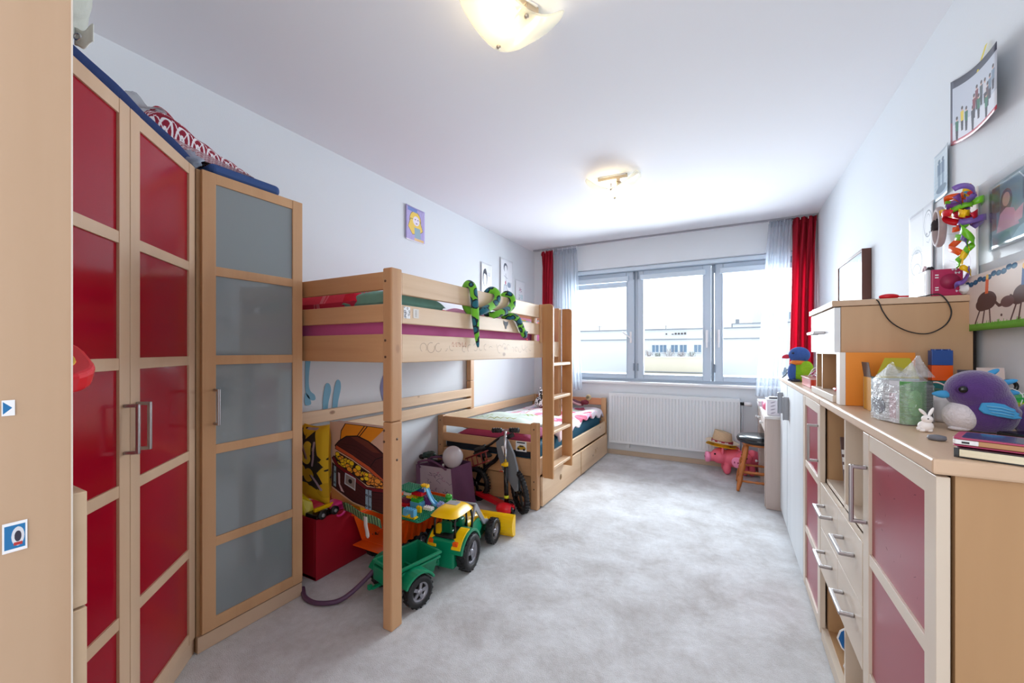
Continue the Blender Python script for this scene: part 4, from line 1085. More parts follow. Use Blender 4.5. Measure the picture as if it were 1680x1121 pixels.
# red toy chest and what lies in it
ch = thing('red_toy_box', 'large plain dark red toy box under the loft bed', 'toy box', (-2.15, 1.6, .002))
M_rb = plain('red_box_board', (160, 6, 34), .5, var=.05, nscale=3)
c = MB(); c.box(-2.30, -1.998, 1.43, 1.79, .003, .02)
obj('base', c, M_rb, ch)
for a_ in ((-2.012, -1.996, 1.43, 1.79), (-2.315, -2.299, 1.43, 1.79), (-2.299, -2.012, 1.43, 1.446), (-2.299, -2.012, 1.774, 1.79)): obj('side_panel', MB().box(*a_, .003, .335), M_rb, ch, bev=.003)
obj('lid', MB().box(-2.299, -2.012, 1.446, 1.774, .290, .305), M_rb, ch)
tc_ = thing('toy_wagon', 'upturned black toy wagon base with two black wheels in the red toy box', 'toy', (-2.05, 1.47, .306))
obj('base', MB().box(-2.105, -2.005, 1.44, 1.56, .315, .355), M_blackgloss, tc_, bev=.006)
for yy in (1.465, 1.545):
    obj('wheel', MB().cyl((-2.0, yy, .355), (-1.985, yy, .355), .024, 22), M_black, tc_); obj('hub', MB().cyl((-1.984, yy, .355), (-1.979, yy, .355), .010, 14), P_grey, tc_)
c = MB().add([(-2.22, 1.448, .31), (-2.11, 1.448, .31), (-2.09, 1.50, .31), (-2.22, 1.50, .31), (-2.22, 1.448, .46), (-2.17, 1.448, .42), (-2.12, 1.50, .40), (-2.22, 1.50, .43)], [(3, 2, 1, 0), (4, 5, 6, 7), (0, 1, 5, 4), (1, 2, 6, 5), (2, 3, 7, 6), (3, 0, 4, 7)])
single('yellow_toy_shell', c, pl('toy_lemon', (232, 216, 30)), 'lemon yellow plastic toy shell poking up at the left of the red box', 'toy', bev=.012, bseg=3)
c = MB().box(-2.05, -2.03, 1.45, 1.70, .365, .385); single('yellow_bar', c, P_yellow, 'yellow plastic bar lying on the black toy wagon', 'toy', bev=.004)
c = MB(); c.lathe([(.0, 0), (.042, 0), (.046, .01), (.046, .075), (.040, .085), (.030, .085), (.030, .03), (0, .03)], 24, T(-2.075, 1.60, .345) @ RY(PI/2) @ RX(.2))
single('pink_cup', c, P_pink, 'bright pink plastic cup lying on the toys in the red box', 'toy cup')
c = MB().add([(-1.99, 1.665, .335), (-1.91, 1.66, .325), (-1.90, 1.73, .325), (-1.99, 1.74, .335), (-2.0, 1.66, .385), (-1.93, 1.66, .400), (-1.90, 1.74, .375), (-1.98, 1.75, .40)], [(3, 2, 1, 0), (4, 5, 6, 7), (0, 1, 5, 4), (1, 2, 6, 5), (2, 3, 7, 6), (3, 0, 4, 7)])
for k in range(4): c.box(-1.998+k*.0, -1.985, 1.665+k*.02, 1.675+k*.02, .318, .34)
single('yellow_digger_scoop', c, pl('toy_amber', (246, 178, 10)), 'amber yellow toothed scoop between red box and orange truck', 'toy', bev=.002)
# printed cloth box with a treasure chest, and a yellow and black cushion
def chest(cv):
    K = (34, 16, 20); Br = (72, 26, 30); cv.poly([(0, .14), (.42, .02), (1, .02), (1, 0), (0, 0)], (214, 156, 92)); cv.poly([(0, 0), (0, .15), (.46, 0)], (206, 146, 86))
    cv.poly([(.20, .76), (.22, .90), (.30, 1.0), (1.0, 1.0), (.80, .80), (.53, .84)], (240, 150, 30), edge=K, ew=.012); cv.line([(.50, .84), (.64, .99)], K, .012); cv.line([(.54, .84), (.69, .99)], K, .012)
    cv.poly([(.74, .80), (1, 1), (1, .70)], (222, 184, 160))
    cv.poly([(.10, .70), (.175, .765), (.32, .84), (.53, .865), (.72, .82), (.86, .76), (1.0, .68), (1.0, .36), (.74, .49), (.46, .59), (.12, .665)], (78, 32, 34), edge=K, ew=.014)
    cv.poly([(.40, .84), (.53, .855), (.72, .81), (.92, .70), (.80, .70), (.62, .77)], (112, 54, 42)); cv.line([(.74, .50), (.84, .62), (1.0, .68)], K, .010)
    for k in range(3): cv.line([(.16, .74-.02*k), (.5, .74-.045*k), (.85, .64-.06*k)], (60, 24, 28), .006)
    cv.poly([(.10, .66), (.12, .71), (.46, .62), (.74, .525), (1.0, .39), (1.0, .33), (.74, .47), (.46, .57)], (206, 92, 52), edge=K, ew=.008)
    cv.poly([(.17, .62), (.08, .56), (.10, .47), (.40, .40), (.70, .29), (.98, .29), (.98, .34), (.74, .45), (.46, .55)], (40, 22, 20))
    r = random.Random(2)
    for i in range(80):
        t_ = r.random(); x = .13+.83*t_; lo = .47-.19*min(1, t_*1.15); hi = .60-.24*t_; y = lo+(hi-lo)*r.random()+.005
        c_ = [(250, 214, 30), (240, 196, 40), (246, 170, 50)][r.randrange(3)] if t_ < .7 else (246, 160, 60); a = r.uniform(.028, .048)
        cv.ell(x, y, a+.007, a*.62+.007, K); cv.ell(x, y, a, a*.62, c_)
    cv.poly([(.03, .53), (.07, .565), (.16, .47), (.44, .385), (.70, .27), (.97, .29), (.98, .24), (.70, .22), (.40, .33), (.12, .43)], (120, 20, 34), edge=K, ew=.008)
    cv.poly([(.04, .47), (.12, .43), (.40, .33), (.70, .22), (.98, .245), (.98, .0), (.42, .045), (.02, .17)], Br, edge=K, ew=.012)
    for k in range(5): cv.line([(.04, .40-.05*k), (.42, .28-.05*k), (.68, .18-.04*k), (.97, .2-.04*k)], (56, 18, 22), .005)
    cv.poly([(.065, .45), (.12, .43), (.105, .16), (.045, .175)], (150, 176, 190), edge=K, ew=.008); cv.poly([(.67, .245), (.78, .245), (.77, -.02), (.655, -.02)], (150, 176, 196), edge=K, ew=.008); cv.line([(.725, .24), (.715, 0)], K, .008)
    for a_ in ((.09, .36), (.075, .22), (.69, .17), (.75, .165), (.68, .04), (.735, .035)): cv.ell(a_[0], a_[1], .018, .014, K); cv.ell(a_[0], a_[1], .009, .007, (130, 156, 170))
    cv.poly([(.30, .375), (.50, .335), (.48, .195), (.28, .245)], (150, 140, 136), edge=(205, 214, 224), ew=.016); cv.ell(.385, .29, .034, .028, K)
    cv.poly([(.15, .37), (.195, .36), (.19, .22), (.27, .12), (.20, .13), (.15, .22)], (216, 190, 196), edge=K, ew=.006)
M_chest = pic('treasure_chest_print', 420, 470, chest, (222, 184, 160), rough=.8)
tb_ = thing('printed_fabric_box', 'fabric box printed with an open treasure chest of gold coins', 'storage box', (-1.87, 1.7, .34))
X0, X1, Y0, Y1, Z0, Z1 = -2.105, -1.650, 1.600, 1.665, .375, .845
M_cloth = plain('cream_cloth', (214, 182, 160), .85)
sag = lambda p, a, b_: (p[0], p[1]+.010*math.sin(PI*a)*math.sin(PI*b_), p[2]-.03*a*(1-b_)*0+(.022*(1-a) if b_ > .5 else -.0)*0)
mb = MB().grid(14, 14, lambda a, b_: (X0+(X1-X0)*a+.012*(1-b_)*(a < .5), Y0-.008*math.sin(PI*a)*math.sin(PI*b_), Z0+(Z1-Z0)*b_+.012*(1-a)*(1-b_)))
obj('printed_front', mb, M_chest, tb_)
c = MB().box(X0+.004, X1-.004, Y0+.003, Y1, Z0+.012, Z1-.003)
obj('cloth_body', c, M_cloth, tb_, bev=.006)
def yb(cv):
    r = random.Random(8); Y_ = (232, 186, 24)
    for k in range(9): cv.poly([(r.random(), r.random()) for _ in range(4)], (44, 36, 30))
    for k in range(10): cv.ell(r.random(), r.random(), .16, .10, [Y_, (206, 160, 20), (240, 204, 60)][k % 3], rot=r.random()*3)
    for k in range(7):
        x, y = r.random(), r.random(); a = r.uniform(0, 3); cv.line([(x, y), (x+.3*math.cos(a), y+.3*math.sin(a))], (40, 34, 30), .02); cv.line([(x+.06, y), (x+.06+.3*math.cos(a), y+.3*math.sin(a))], (176, 150, 160), .03)
mb = cushion(MB(), -2.330, -2.04, 0, .48, -.040, .08, 16, 24, seed=2, M=basis((0, 1.550, .360), (1, 0, 0), (0, 0, 1), (0, -1, 0)))
single('yellow_cushion', mb, pic('yellow_black_print', 260, 500, yb, (226, 180, 30), rough=.8), 'yellow and black patterned cushion between wardrobe and treasure chest box', 'cushion')
mb = MB().grid(10, 5, lambda a, b_: (-1.96+.30*a, 1.585-.015*b_, .345+.055*b_-.045*a+.006*math.sin(9*a)))
def strp(cv):
    for k in range(14): cv.poly([(k/14, 0), (k/14+.03, 0), (k/14+.05, 1), (k/14+.02, 1)], (150, 190, 130))
single('striped_strip', mb, pic('green_strip_print', 200, 50, strp, (70, 110, 84), rough=.3), 'green and white striped plastic strip hanging under the treasure chest box', 'toy', solid=.002)
mb = MB().grid(3, 10, lambda a, b_: (-1.79+.028*a+.02*(1-b_), 1.572+.002*math.sin(8*b_), .235+.115*b_+(.012 if (b_ == 0 and a in (0, 1)) else 0)))
single('white_ribbon_tail', mb, P_white, 'white forked plastic tail dangling over the orange truck\'s rear', 'ribbon', solid=.002)
# purple hoop
hp = smoothpath([(-2.19, 1.50, .013), (-2.00, 1.345, .013), (-1.88, 1.29, .013), (-1.74, 1.325, .014), (-1.66, 1.43, .05), (-1.630, 1.53, .14), (-1.60, 1.66, .26), (-1.645, 1.72, .40), (-1.60, 1.80, .46)][:7], 8)
hoop = smoothpath([(-1.985, 1.345, .013), (-1.90, 1.300, .013), (-1.80, 1.300, .014), (-1.715, 1.365, .020), (-1.665, 1.46, .075), (-1.632, 1.55, .150), (-1.615, 1.60, .235), (-1.640, 1.585, .330),
                   (-1.70, 1.50, .400), (-1.78, 1.42, .42), (-1.87, 1.36, .38)][:8], 8)
single('purple_hose', MB().tube(hoop, .0115, 10), plain('purple_hose_plastic', (92, 62, 92), .45), 'purple bendy plastic hoop curving from the floor behind the front post', 'hoop')
# shopping bag, balloon, dark dinosaur
bgt = thing('fabric_bag', 'standing plum-coloured cloth bag with a pale drawn-on front', 'bag', (-2.05, 2.62, .002))
v = [(-2.20, 2.47, .004), (-1.905, 2.565, .004), (-1.80, 2.72, .004), (-2.10, 2.78, .004), (-2.24, 2.50, .345), (-1.955, 2.585, .325), (-1.845, 2.71, .37), (-2.10, 2.78, .35)]
def quad(a, b_, c_, d, n=10, amp=.006, s=0, M=None):
    A_, B_, C_, D_ = map(Vector, (a, b_, c_, d)); nn = (B_-A_).cross(D_-A_).normalized()
    def f(u_, v_):
        p = (A_*(1-u_)+B_*u_)*(1-v_)+(D_*(1-u_)+C_*u_)*v_; q = math.sin(PI*u_)*math.sin(PI*v_)
        return p+nn*(amp*math.sin(7*u_+5*v_+s)*q+.012*q)
    return MB().grid(n, n, f)
def bagfront(cv):
    r = random.Random(6)
    for k in range(24):
        x, y = r.uniform(.25, .95), r.uniform(.1, .85); pts_ = [(x, y)]
        for q in range(5): x += r.uniform(-.07, .09); y += r.uniform(-.07, .07); pts_.append((x, y))
        cv.line(pts_, (84, 74, 96) if k % 3 else (150, 90, 120), .007)
    cv.rect(0, 0, .12, 1, (120, 90, 118))
M_bagf = pic('bag_drawn_front', 300, 320, bagfront, (176, 164, 174), rough=.8)
M_plumc = plain('plum_canvas', (106, 66, 98), .85, var=.12, bump=.3, bscale=18)
obj('front', quad(v[0], v[1], v[5], v[4]), M_bagf, bgt); obj('side', quad(v[1], v[2], v[6], v[5], amp=.010, s=2), M_plumc, bgt)
obj('back', quad(v[2], v[3], v[7], v[6]), M_plumc, bgt); obj('side', quad(v[3], v[0], v[4], v[7]), M_plumc, bgt); obj('bottom', quad(v[3], v[2], v[1], v[0], amp=0), M_plumc, bgt)
for s_, k in ((0, 0), (.12, 1)):
    obj('carry_strap', MB().tube(smoothpath([(-2.19, 2.49+s_, .33), (-2.17, 2.46+s_, .385), (-2.08, 2.50+s_, .395), (-2.00, 2.53+s_, .35), (-1.98, 2.56+s_, .32)], 6), .010, 8, flat=.35), M_plumc, bgt)
dg = thing('dark_toy_dinosaur', 'glossy dark green and black toy lying across the plum bag\'s top', 'toy', (-2.16, 2.62, .35))
obj('body', MB().ell((-2.20, 2.62, .40), (.055, .05, .028), 22, 14, fn=crum(0, 0, 4, .3, 2)), pl('toy_deep_green', (14, 50, 40)), dg)
obj('head', MB().ell((-2.255, 2.59, .385), (.028, .022, .022), 16, 10), M_blackgloss, dg)
obj('arm', MB().tube(smoothpath([(-2.18, 2.62, .40), (-2.10, 2.63, .40), (-2.03, 2.65, .425)], 5), .009, 8), M_blackgloss, dg)
obj('arm', MB().tube(smoothpath([(-2.20, 2.60, .385), (-2.13, 2.59, .372), (-2.07, 2.60, .372)], 5), .009, 8), M_blackgloss, dg)
c = MB(); c.ell((0, 0, 0), (.084, .084, .090), 28, 20, M=T(-1.975, 2.64, .405), fn=lambda p: Vector((p.x*(1-.06*max(0, -p.z)), p.y*(1-.06*max(0, -p.z)), p.z)))
bl = thing('balloon', 'round pale grey-white balloon resting on the plum bag', 'balloon', (-1.97, 2.64, .32))
obj('skin', c, plain('balloon_skin', (206, 202, 206), .25, var=.01, spec=.6), bl)
obj('knot', MB().lathe([(.004, 0), (.007, .006), (.012, .014), (.013, .018)], 12, T(-2.035, 2.605, .350) @ RX(.4) @ RY(-2.4)), P_white, bl)
# kick scooter
ks = thing('kick_scooter', 'kick scooter with black grips, silver stem and red deck leaning at the bed', 'scooter', (-1.55, 2.72, .002))
hb0, ft = Vector((-1.526, 2.705, .655)), Vector((-1.505, 2.690, .095))
mid = hb0.lerp(ft, .48)
obj('stem', MB().cyl(hb0, mid, .011), M_chrome, ks)
obj('lower_stem', MB().cyl(mid, ft, .017), M_blackgloss, ks)
obj('clamp', MB().cyl(hb0.lerp(ft, .44), hb0.lerp(ft, .49), .021).box(-1.545, -1.50, 2.68, 2.70, .385, .40), P_yellow, ks)
obj('clamp_lever', MB().box(-1.56, -1.52, 2.672, 2.69, .335, .352), M_chrome, ks, bev=.003)
barL, barR = Vector((-1.640, 2.72, .640)), Vector((-1.405, 2.690, .668))
obj('handlebar', MB().cyl(barL, barR, .009), M_chrome, ks)
for a_, b_ in ((0, .30), (.70, 1)):
    p0, p1 = barL.lerp(barR, a_), barL.lerp(barR, b_)
    g_ = MB().cyl(p0, p1, .0165)
    for q in (0, .33, .66, 1): c0 = p0.lerp(p1, q); g_.cyl(c0-(p1-p0).normalized()*.003, c0+(p1-p0).normalized()*.003, .020)
    obj('grip', g_, M_black, ks)
obj('label_band', MB().cyl(ft+Vector((0, 0, .045)), ft+Vector((0, 0, .065)), .0185), pl('toy_neon', (214, 222, 40)), ks)
c = MB()
dk = [(-1.50, 2.655), (-1.455, 2.672), (-1.44, 2.71), (-1.475, 2.745), (-1.56, 2.76), (-1.66, 2.80), (-1.86, 2.885), (-1.90, 2.86), (-1.88, 2.82), (-1.68, 2.735), (-1.58, 2.69)]
c.prism(dk, .055, .088)
obj('deck', c, P_red, ks, bev=.010, bseg=3)
obj('front_fender', MB().ell((-1.505, 2.660, .068), (.072, .052, .046), 22, 14), pl('toy_bright_red', (236, 34, 50)), ks)
for p_ in ((-1.465, 2.665), (-1.50, 2.745), (-1.86, 2.86)):
    obj('wheel', MB().lathe([(.012, -.012), (.044, -.012), (.048, -.006), (.048, .006), (.044, .012), (.012, .012)], 24, T(p_[0], p_[1], .050) @ RZ(-.4) @ RX(PI/2)), M_blackgloss, ks)
# balance bike
bk = thing('balance_bike', 'black and grey child\'s balance bike leaning behind the scooter', 'bicycle', (-1.6, 2.82, .002))
dirw = Vector((.92, -.30, 0)).normalized()        # plane of the wheels runs along dirw
def bwheel(c0, r, dd, lean=0.0):
    nrm = Vector((-dd.y, dd.x, lean)).normalized(); M = Matrix.Translation(c0) @ nrm.to_track_quat('Z', 'X').to_matrix().to_4x4()
    n_ = 40; t_ = MB().tube([M @ Vector(((r-.020)*math.cos(2*PI*k/n_), (r-.020)*math.sin(2*PI*k/n_), 0)) for k in range(n_)], .020, 10, closed=True)
    for k in range(36): t_.box(-.003, .006, -.006, .006, -.016, .016, M=M @ RZ(2*PI*k/36) @ T(r-.003, 0, 0))
    w_ = obj('tyre', t_, M_black, bk)
    rm = MB().lathe([(r-.042, -.012), (r-.034, -.012), (r-.034, .012), (r-.042, .012), (r-.042, -.012)], 36, M, cap=False)
    for k in range(5): rm.box(.01, r-.036, -.011, .011, -.007, .007, M=M @ RZ(2*PI*k/5+.3))
    rm.lathe([(.001, -.018), (.022, -.018), (.022, .018), (.001, .018)], 18, M)
    obj('spoked_rim', rm, M_blackgloss, w_)
fc = Vector((-1.445, 2.79, .168)); bwheel(fc, .165, Vector((.75, -.66, 0)).normalized(), .10)
rc = Vector((-1.885, 2.845, .150)); bwheel(rc, .140, Vector((.98, -.1, 0)).normalized())
# grey shell fork and frame
c = MB(); pts = []
ax = (Vector((-1.455, 2.765, .16))-Vector((-1.615, 2.79, .56))); L_ = ax.length; ax.normalize(); sd = Vector((.88, -.2, .35)); sd = (sd-ax*sd.dot(ax)).normalized(); nn = ax.cross(sd)
sh = [(-.050, 0), (-.066, .05), (-.080, .14), (-.074, .24), (-.046, .34), (-.014, .43), (.014, .43), (.048, .36), (.082, .26), (.090, .16), (.074, .06), (.048, 0)]
c.prism(sh, -.010, .010, M=basis(Vector((-1.615, 2.79, .575)), sd, ax, sd.cross(ax)))
obj('fork_shell', c, plain('shell_grey', (124, 130, 136), .35), bk, bev=.004)
obj('shell_label', MB().box(-.010, .014, .07, .17, .0, .0125, M=basis(Vector((-1.615, 2.79, .575)), sd, ax, sd.cross(ax)) @ T(0, 0, 0)).box(-.010, .014, .07, .17, -.0125, .0, M=basis(Vector((-1.615, 2.79, .575)), sd, ax, sd.cross(ax))), P_white, bk)
hA, hB = Vector((-1.845, 2.77, .445)), Vector((-1.505, 2.80, .605))
obj('handlebar', MB().tube(smoothpath([hA, (-1.72, 2.78, .50), (-1.62, 2.79, .570), hB], 5), .010, 8), M_blackgloss, bk)
for p0, p1 in ((hA, hA.lerp(hB, .28)), (hB.lerp(hA, .16), hB)): obj('grip', MB().cyl(p0, p1, .018), M_black, bk)
obj('frame_tube', MB().tube(smoothpath([(-1.60, 2.80, .50), (-1.68, 2.83, .38), (-1.78, 2.845, .30), (-1.88, 2.85, .16)], 5), .018, 10), M_blackgloss, bk)
obj('saddle', MB().ell((-1.82, 2.845, .40), (.09, .045, .025), 18, 10), M_black, bk); obj('seat_post', MB().cyl((-1.82, 2.845, .38), (-1.80, 2.845, .29), .011), M_blackgloss, bk)
# red toy fire ladder
lf = thing('toy_ladder', 'dark red toy ladder propped between bag and balance bike', 'toy', (-1.78, 2.74, .30))
P0, P1 = Vector((-1.90, 2.74, .30)), Vector((-1.67, 2.72, .40)); upv = Vector((-.02, 0, .075))
M_dred = pl('toy_brick_red', (130, 34, 30))
for o_ in (Vector((0, 0, 0)), upv): obj('rail', MB().cyl(P0+o_, P1+o_, .006, 8), M_dred, lf)
for k in range(5): q = P0.lerp(P1, (k+.4)/5); obj('rung', MB().cyl(q, q+upv, .005, 8), M_dred, lf)
# ================================================================ WINDOW END
M_curt = plain('red_curtain_cloth', (196, 20, 52), .85, var=.05, bump=.1, bscale=60)
def red_curtain_mat():
    m, N, L, b, out = new_mat('red_curtain')
    b.inputs['Base Color'].default_value = lin((170, 14, 44)); b.inputs['Roughness'].default_value = .85
    tl = N.new('ShaderNodeBsdfTranslucent'); tl.inputs[0].default_value = lin((214, 16, 46)); ms = N.new('ShaderNodeMixShader'); ms.inputs[0].default_value = .28
    L.new(b.outputs[0], ms.inputs[1]); L.new(tl.outputs[0], ms.inputs[2]); L.new(ms.outputs[0], out.inputs[0]); return m
M_redc = red_curtain_mat()
M_sheer = glassy('sheer_white_voile', (206, 214, 224), .42, .9)
def curtain(name, label, x0, x1, zt, zb, m, folds, amp, yc=4.845, waist=None, bot=None, seed=0, cat='curtain'):
    th = thing(name, label, cat, ((x0+x1)/2, yc, zb))
    bx0, bx1 = bot or (x0, x1)
    def f(u, v):
        v_ = 1-v
        # v_=0 at top
        a = x0+(bx0-x0)*v_; b_ = x1+(bx1-x1)*v_
        if waist:
            k = math.exp(-((v_-waist[0])/.30)**2); cx = (a+b_)/2+waist[2]*k; hw = (b_-a)/2*(1-waist[1]*k); a, b_ = cx-hw, cx+hw
        pinch = 1 if v_ > .05 else .55+.45*v_/.05
        y = yc+amp*pinch*(math.sin(2*PI*folds*u+seed+1.5*math.sin(3*v_))+.3*math.sin(2*PI*folds*2.3*u+seed*2))-.015*v_
        x = a+(b_-a)*u+.35*amp*math.cos(2*PI*folds*u+seed)*min(1, v_*6)
        return (x, y, zt-(zt-zb)*v_)
    obj('cloth', MB().grid(int(folds*14), 40, f), m, th)
    def g(u, v):
        x = x0+(x1-x0)*u; return (x, yc+amp*.6*math.sin(2*PI*folds*u+seed)-.003, zt-.055+.055*v)
    obj('heading_tape', MB().grid(int(folds*14), 2, g), m, th, solid=.002)
    hk = MB(); n = max(3, int((x1-x0)/.06))
    for k in range(n+1): hk.box(x0+(x1-x0)*k/n-.003, x0+(x1-x0)*k/n+.003, yc-.004, yc+.004, zt-.02, 2.583)
    obj('hooks', hk, M_white, th)
    return th
curtain('red_curtain', 'narrow red curtain hanging left of the window', -2.185, -2.02, 2.565, .70, M_redc, 4, .022, waist=(.33, .15, 0), bot=(-2.17, -2.045))
curtain('sheer_curtain', 'white sheer curtain at the left edge of the window', -2.015, -1.70, 2.560, .775, M_sheer, 8, .018, bot=(-1.98, -1.63), seed=1)
curtain('sheer_curtain', 'white sheer curtain at the right edge of the window', .345, .545, 2.575, .80, M_sheer, 7, .020, bot=(.23, .475), seed=2)
curtain('red_curtain', 'broad red curtain in the corner right of the window', .545, .735, 2.580, .78, M_redc, 3.5, .042, bot=(.50, .715), seed=.6)
# radiator
rd = thing('radiator', 'white ribbed panel radiator under the window', 'radiator', (-.6, 4.87, .14))
rx0, rx1, rz0, rz1 = -1.298, .092, .155, .748; ry = 4.872
c = MB(); n = 40; pit = (rx1-rx0-.03)/n
vs = []; prof = []
for k in range(n):
    x = rx0+.015+k*pit
    prof += [(x, ry), (x+pit*.62, ry), (x+pit*.70, ry+.009), (x+pit*.92, ry+.009)]
prof += [(rx1-.015, ry)]
pts = [(x, y) for x, y in prof]+[(rx1-.015, ry+.02), (rx0+.015, ry+.02)]
m_ = len(prof); v = [(x, y, rz0+.03) for x, y in prof]+[(x, y, rz1-.03) for x, y in prof]
c.add(v, [(k, k+1, m_+k+1, m_+k) for k in range(m_-1)])
c.box(rx0, rx1, ry, ry+.02, rz0, rz0+.03); c.box(rx0, rx1, ry, ry+.02, rz1-.03, rz1); c.box(rx0, rx0+.015, ry, ry+.02, rz0+.03, rz1-.03); c.box(rx1-.015, rx1, ry, ry+.02, rz0+.03, rz1-.03)
c.box(rx0+.01, rx1-.01, ry+.016, ry+.02, rz0+.01, rz1-.01)
M_rad = plain('radiator_enamel', (226, 230, 234), .35, var=.01)
obj('front_panel', c, M_rad, rd)
obj('top_grille', MB().box(rx0, rx1, ry+.002, ry+.072, rz1-.004, rz1+.008), M_rad, rd, bev=.003)
obj('side_cover', MB().box(rx0, rx0+.006, ry+.02, ry+.072, rz0, rz1-.004), M_rad, rd); obj('side_cover', MB().box(rx1-.006, rx1, ry+.02, ry+.072, rz0, rz1-.004), M_rad, rd)
obj('rear_panel', MB().box(rx0+.006, rx1-.006, ry+.062, ry+.072, rz0, rz1-.004), M_rad, rd)
obj('valve', MB().cyl((.092, 4.90, .705), (.125, 4.90, .705), .016, 14).cyl((.125, 4.90, .705), (.128, 4.90, .705), .022, 14), M_blackgloss, rd)
obj('thermostat_knob', MB().cyl((.128, 4.90, .705), (.20, 4.90, .703), .021, 18), M_white, rd)
obj('pipe', MB().tube(smoothpath([(.11, 4.92, .70), (.11, 4.935, .5), (.11, 4.935, .06)], 4), .009, 8), M_rad, rd)
obj('foot', MB().box(-1.1, -1.06, 4.90, 4.954, .10, rz0), M_rad, rd); obj('foot', MB().box(-.15, -.11, 4.90, 4.954, .10, rz0), M_rad, rd)
# desk
M_ww = wood('whitewashed_pine', (214, 200, 192), (186, 166, 158), 'Z', 5, .55, .45, (150, 120, 112))
M_wwt = wood('whitewashed_top', (232, 228, 226), (210, 202, 198), 'Y', 5, .45)
dk_ = thing('desk', 'whitewashed pine desk in the corner by the window', 'desk', (.5, 4.3, 0))
obj('desk_top', MB().box(.242, XR-.006, 3.785, 4.825, .722, .745), M_wwt, dk_, bev=.004)
obj('side_panel', MB().box(.252, XR-.01, 3.80, 3.824, .002, .722), M_ww, dk_, bev=.003)
obj('side_panel', MB().box(.252, XR-.01, 4.50, 4.52, .002, .722), M_ww, dk_, bev=.002)
obj('side_panel', MB().box(.252, XR-.01, 4.80, 4.82, .002, .722), M_ww, dk_, bev=.002)
obj('front_stile', MB().box(.246, .262, 3.855, 3.885, .002, .722), M_ww, dk_, bev=.002)
for za, zb in ((.52, .71), (.30, .51), (.06, .29)):
    d = obj('drawer_front', MB().box(.246, .264, 4.525, 4.795, za, zb), M_ww, dk_, bev=.003)
    obj('knob', MB().lathe([(.006, 0), (.006, .010), (.014, .016), (.012, .026), (0, .028)], 14, T(.246, 4.66, (za+zb)/2) @ RY(-PI/2)), M_white, d)
d = obj('drawer_front', MB().box(.246, .264, 3.89, 4.495, .60, .71), M_ww, dk_, bev=.003)
for yy in (4.05, 4.34): obj('knob', MB().lathe([(.006, 0), (.006, .010), (.014, .016), (.012, .026), (0, .028)], 14, T(.246, yy, .655) @ RY(-PI/2)), M_white, d)
# stool
M_tan = wood('turned_orange_wood', (206, 126, 62), (160, 84, 34), 'Z', 10, .3)
stl = thing('stool', 'low stool with black padded seat and turned orange-brown legs', 'stool', (.235, 4.32, 0))
sc = Vector((.235, 4.32, 0))
c = MB().lathe([(0, 0), (.15, 0), (.178, .012), (.185, .035), (.175, .058), (.12, .070), (0, .072)], 36, T(sc.x, sc.y, .425)); obj('seat', c, plain('black_vinyl', (30, 34, 40), .25, var=.05, spec=.6), stl)
obj('seat_base', MB().cyl((sc.x, sc.y, .405), (sc.x, sc.y, .427), .135, 30), M_tan, stl)
def turned(p0, p1, r, rings):
    p0, p1 = Vector(p0), Vector(p1); L_ = (p1-p0).length; M = Matrix.Translation(p0) @ (p1-p0).to_track_quat('Z', 'Y').to_matrix().to_4x4()
    prof = [(r*k, L_*t_) for t_, k in rings]
    return MB().lathe(prof, 16, M)
LR = [(0, .55), (.04, .62), (.12, .85), (.22, 1.0), (.30, .9), (.34, .6), (.37, .95), (.40, .6), (.44, .9), (.52, 1.1), (.58, .95), (.62, .6), (.65, .95), (.68, .6), (.72, .85), (.80, 1.0), (.9, .8), (1, .7)]
feet = []
for sx, sy in ((-1, -1), (-1, 1), (1, -1), (1, 1)):
    p0 = (sc.x+sx*.175, sc.y+sy*.16, .004); p1 = (sc.x+sx*.10, sc.y+sy*.095, .41); feet.append((Vector(p0), Vector(p1)))
    obj('leg', turned(p0, p1, .022, LR), M_tan, stl)
SRr = [(0, .7), (.2, 1.1), (.35, .8), (.42, 1.25), (.5, .9), (.58, 1.25), (.65, .8), (.8, 1.1), (1, .7)]
for a_, b_, t_ in ((0, 2, .42), (1, 3, .42), (0, 1, .34), (2, 3, .34), (0, 2, .22), (1, 3, .22)):
    obj('stretcher', turned(feet[a_][0].lerp(feet[a_][1], t_), feet[b_][0].lerp(feet[b_][1], t_), .010, SRr), M_tan, stl)
# pigs
M_pig = plain('pig_pink', (244, 112, 138), .5, var=.05, bump=.1, bscale=20); M_pigl = plain('pig_snout_pink', (250, 150, 190), .4)
# a single remeshed skin for head + trunk
def union(mbs, vox=.004, name='u'):
    vs, fs, o_ = [], [], 0
    for q in mbs: vs += [tuple(v_) for v_ in q.v]; fs += [tuple(i+o_ for i in f_) for f_ in q.f]; o_ = len(vs)
    me = bpy.data.meshes.new(name); me.from_pydata(vs, [], fs); o = bpy.data.objects.new(name, me); COL.objects.link(o)
    md = o.modifiers.new('r', 'REMESH'); md.mode = 'VOXEL'; md.voxel_size = vox; md.use_smooth_shade = True
    sm_ = o.modifiers.new('s', 'SMOOTH'); sm_.iterations = 6; sm_.factor = .6
    dg_ = bpy.context.evaluated_depsgraph_get(); dg_.update(); ev = o.evaluated_get(dg_); em = ev.to_mesh(); mb = MB()
    mb.add([v_.co.copy() for v_ in em.vertices], [tuple(p_.vertices) for p_ in em.polygons], True); ev.to_mesh_clear(); bpy.data.objects.remove(o); bpy.data.meshes.remove(me); return mb
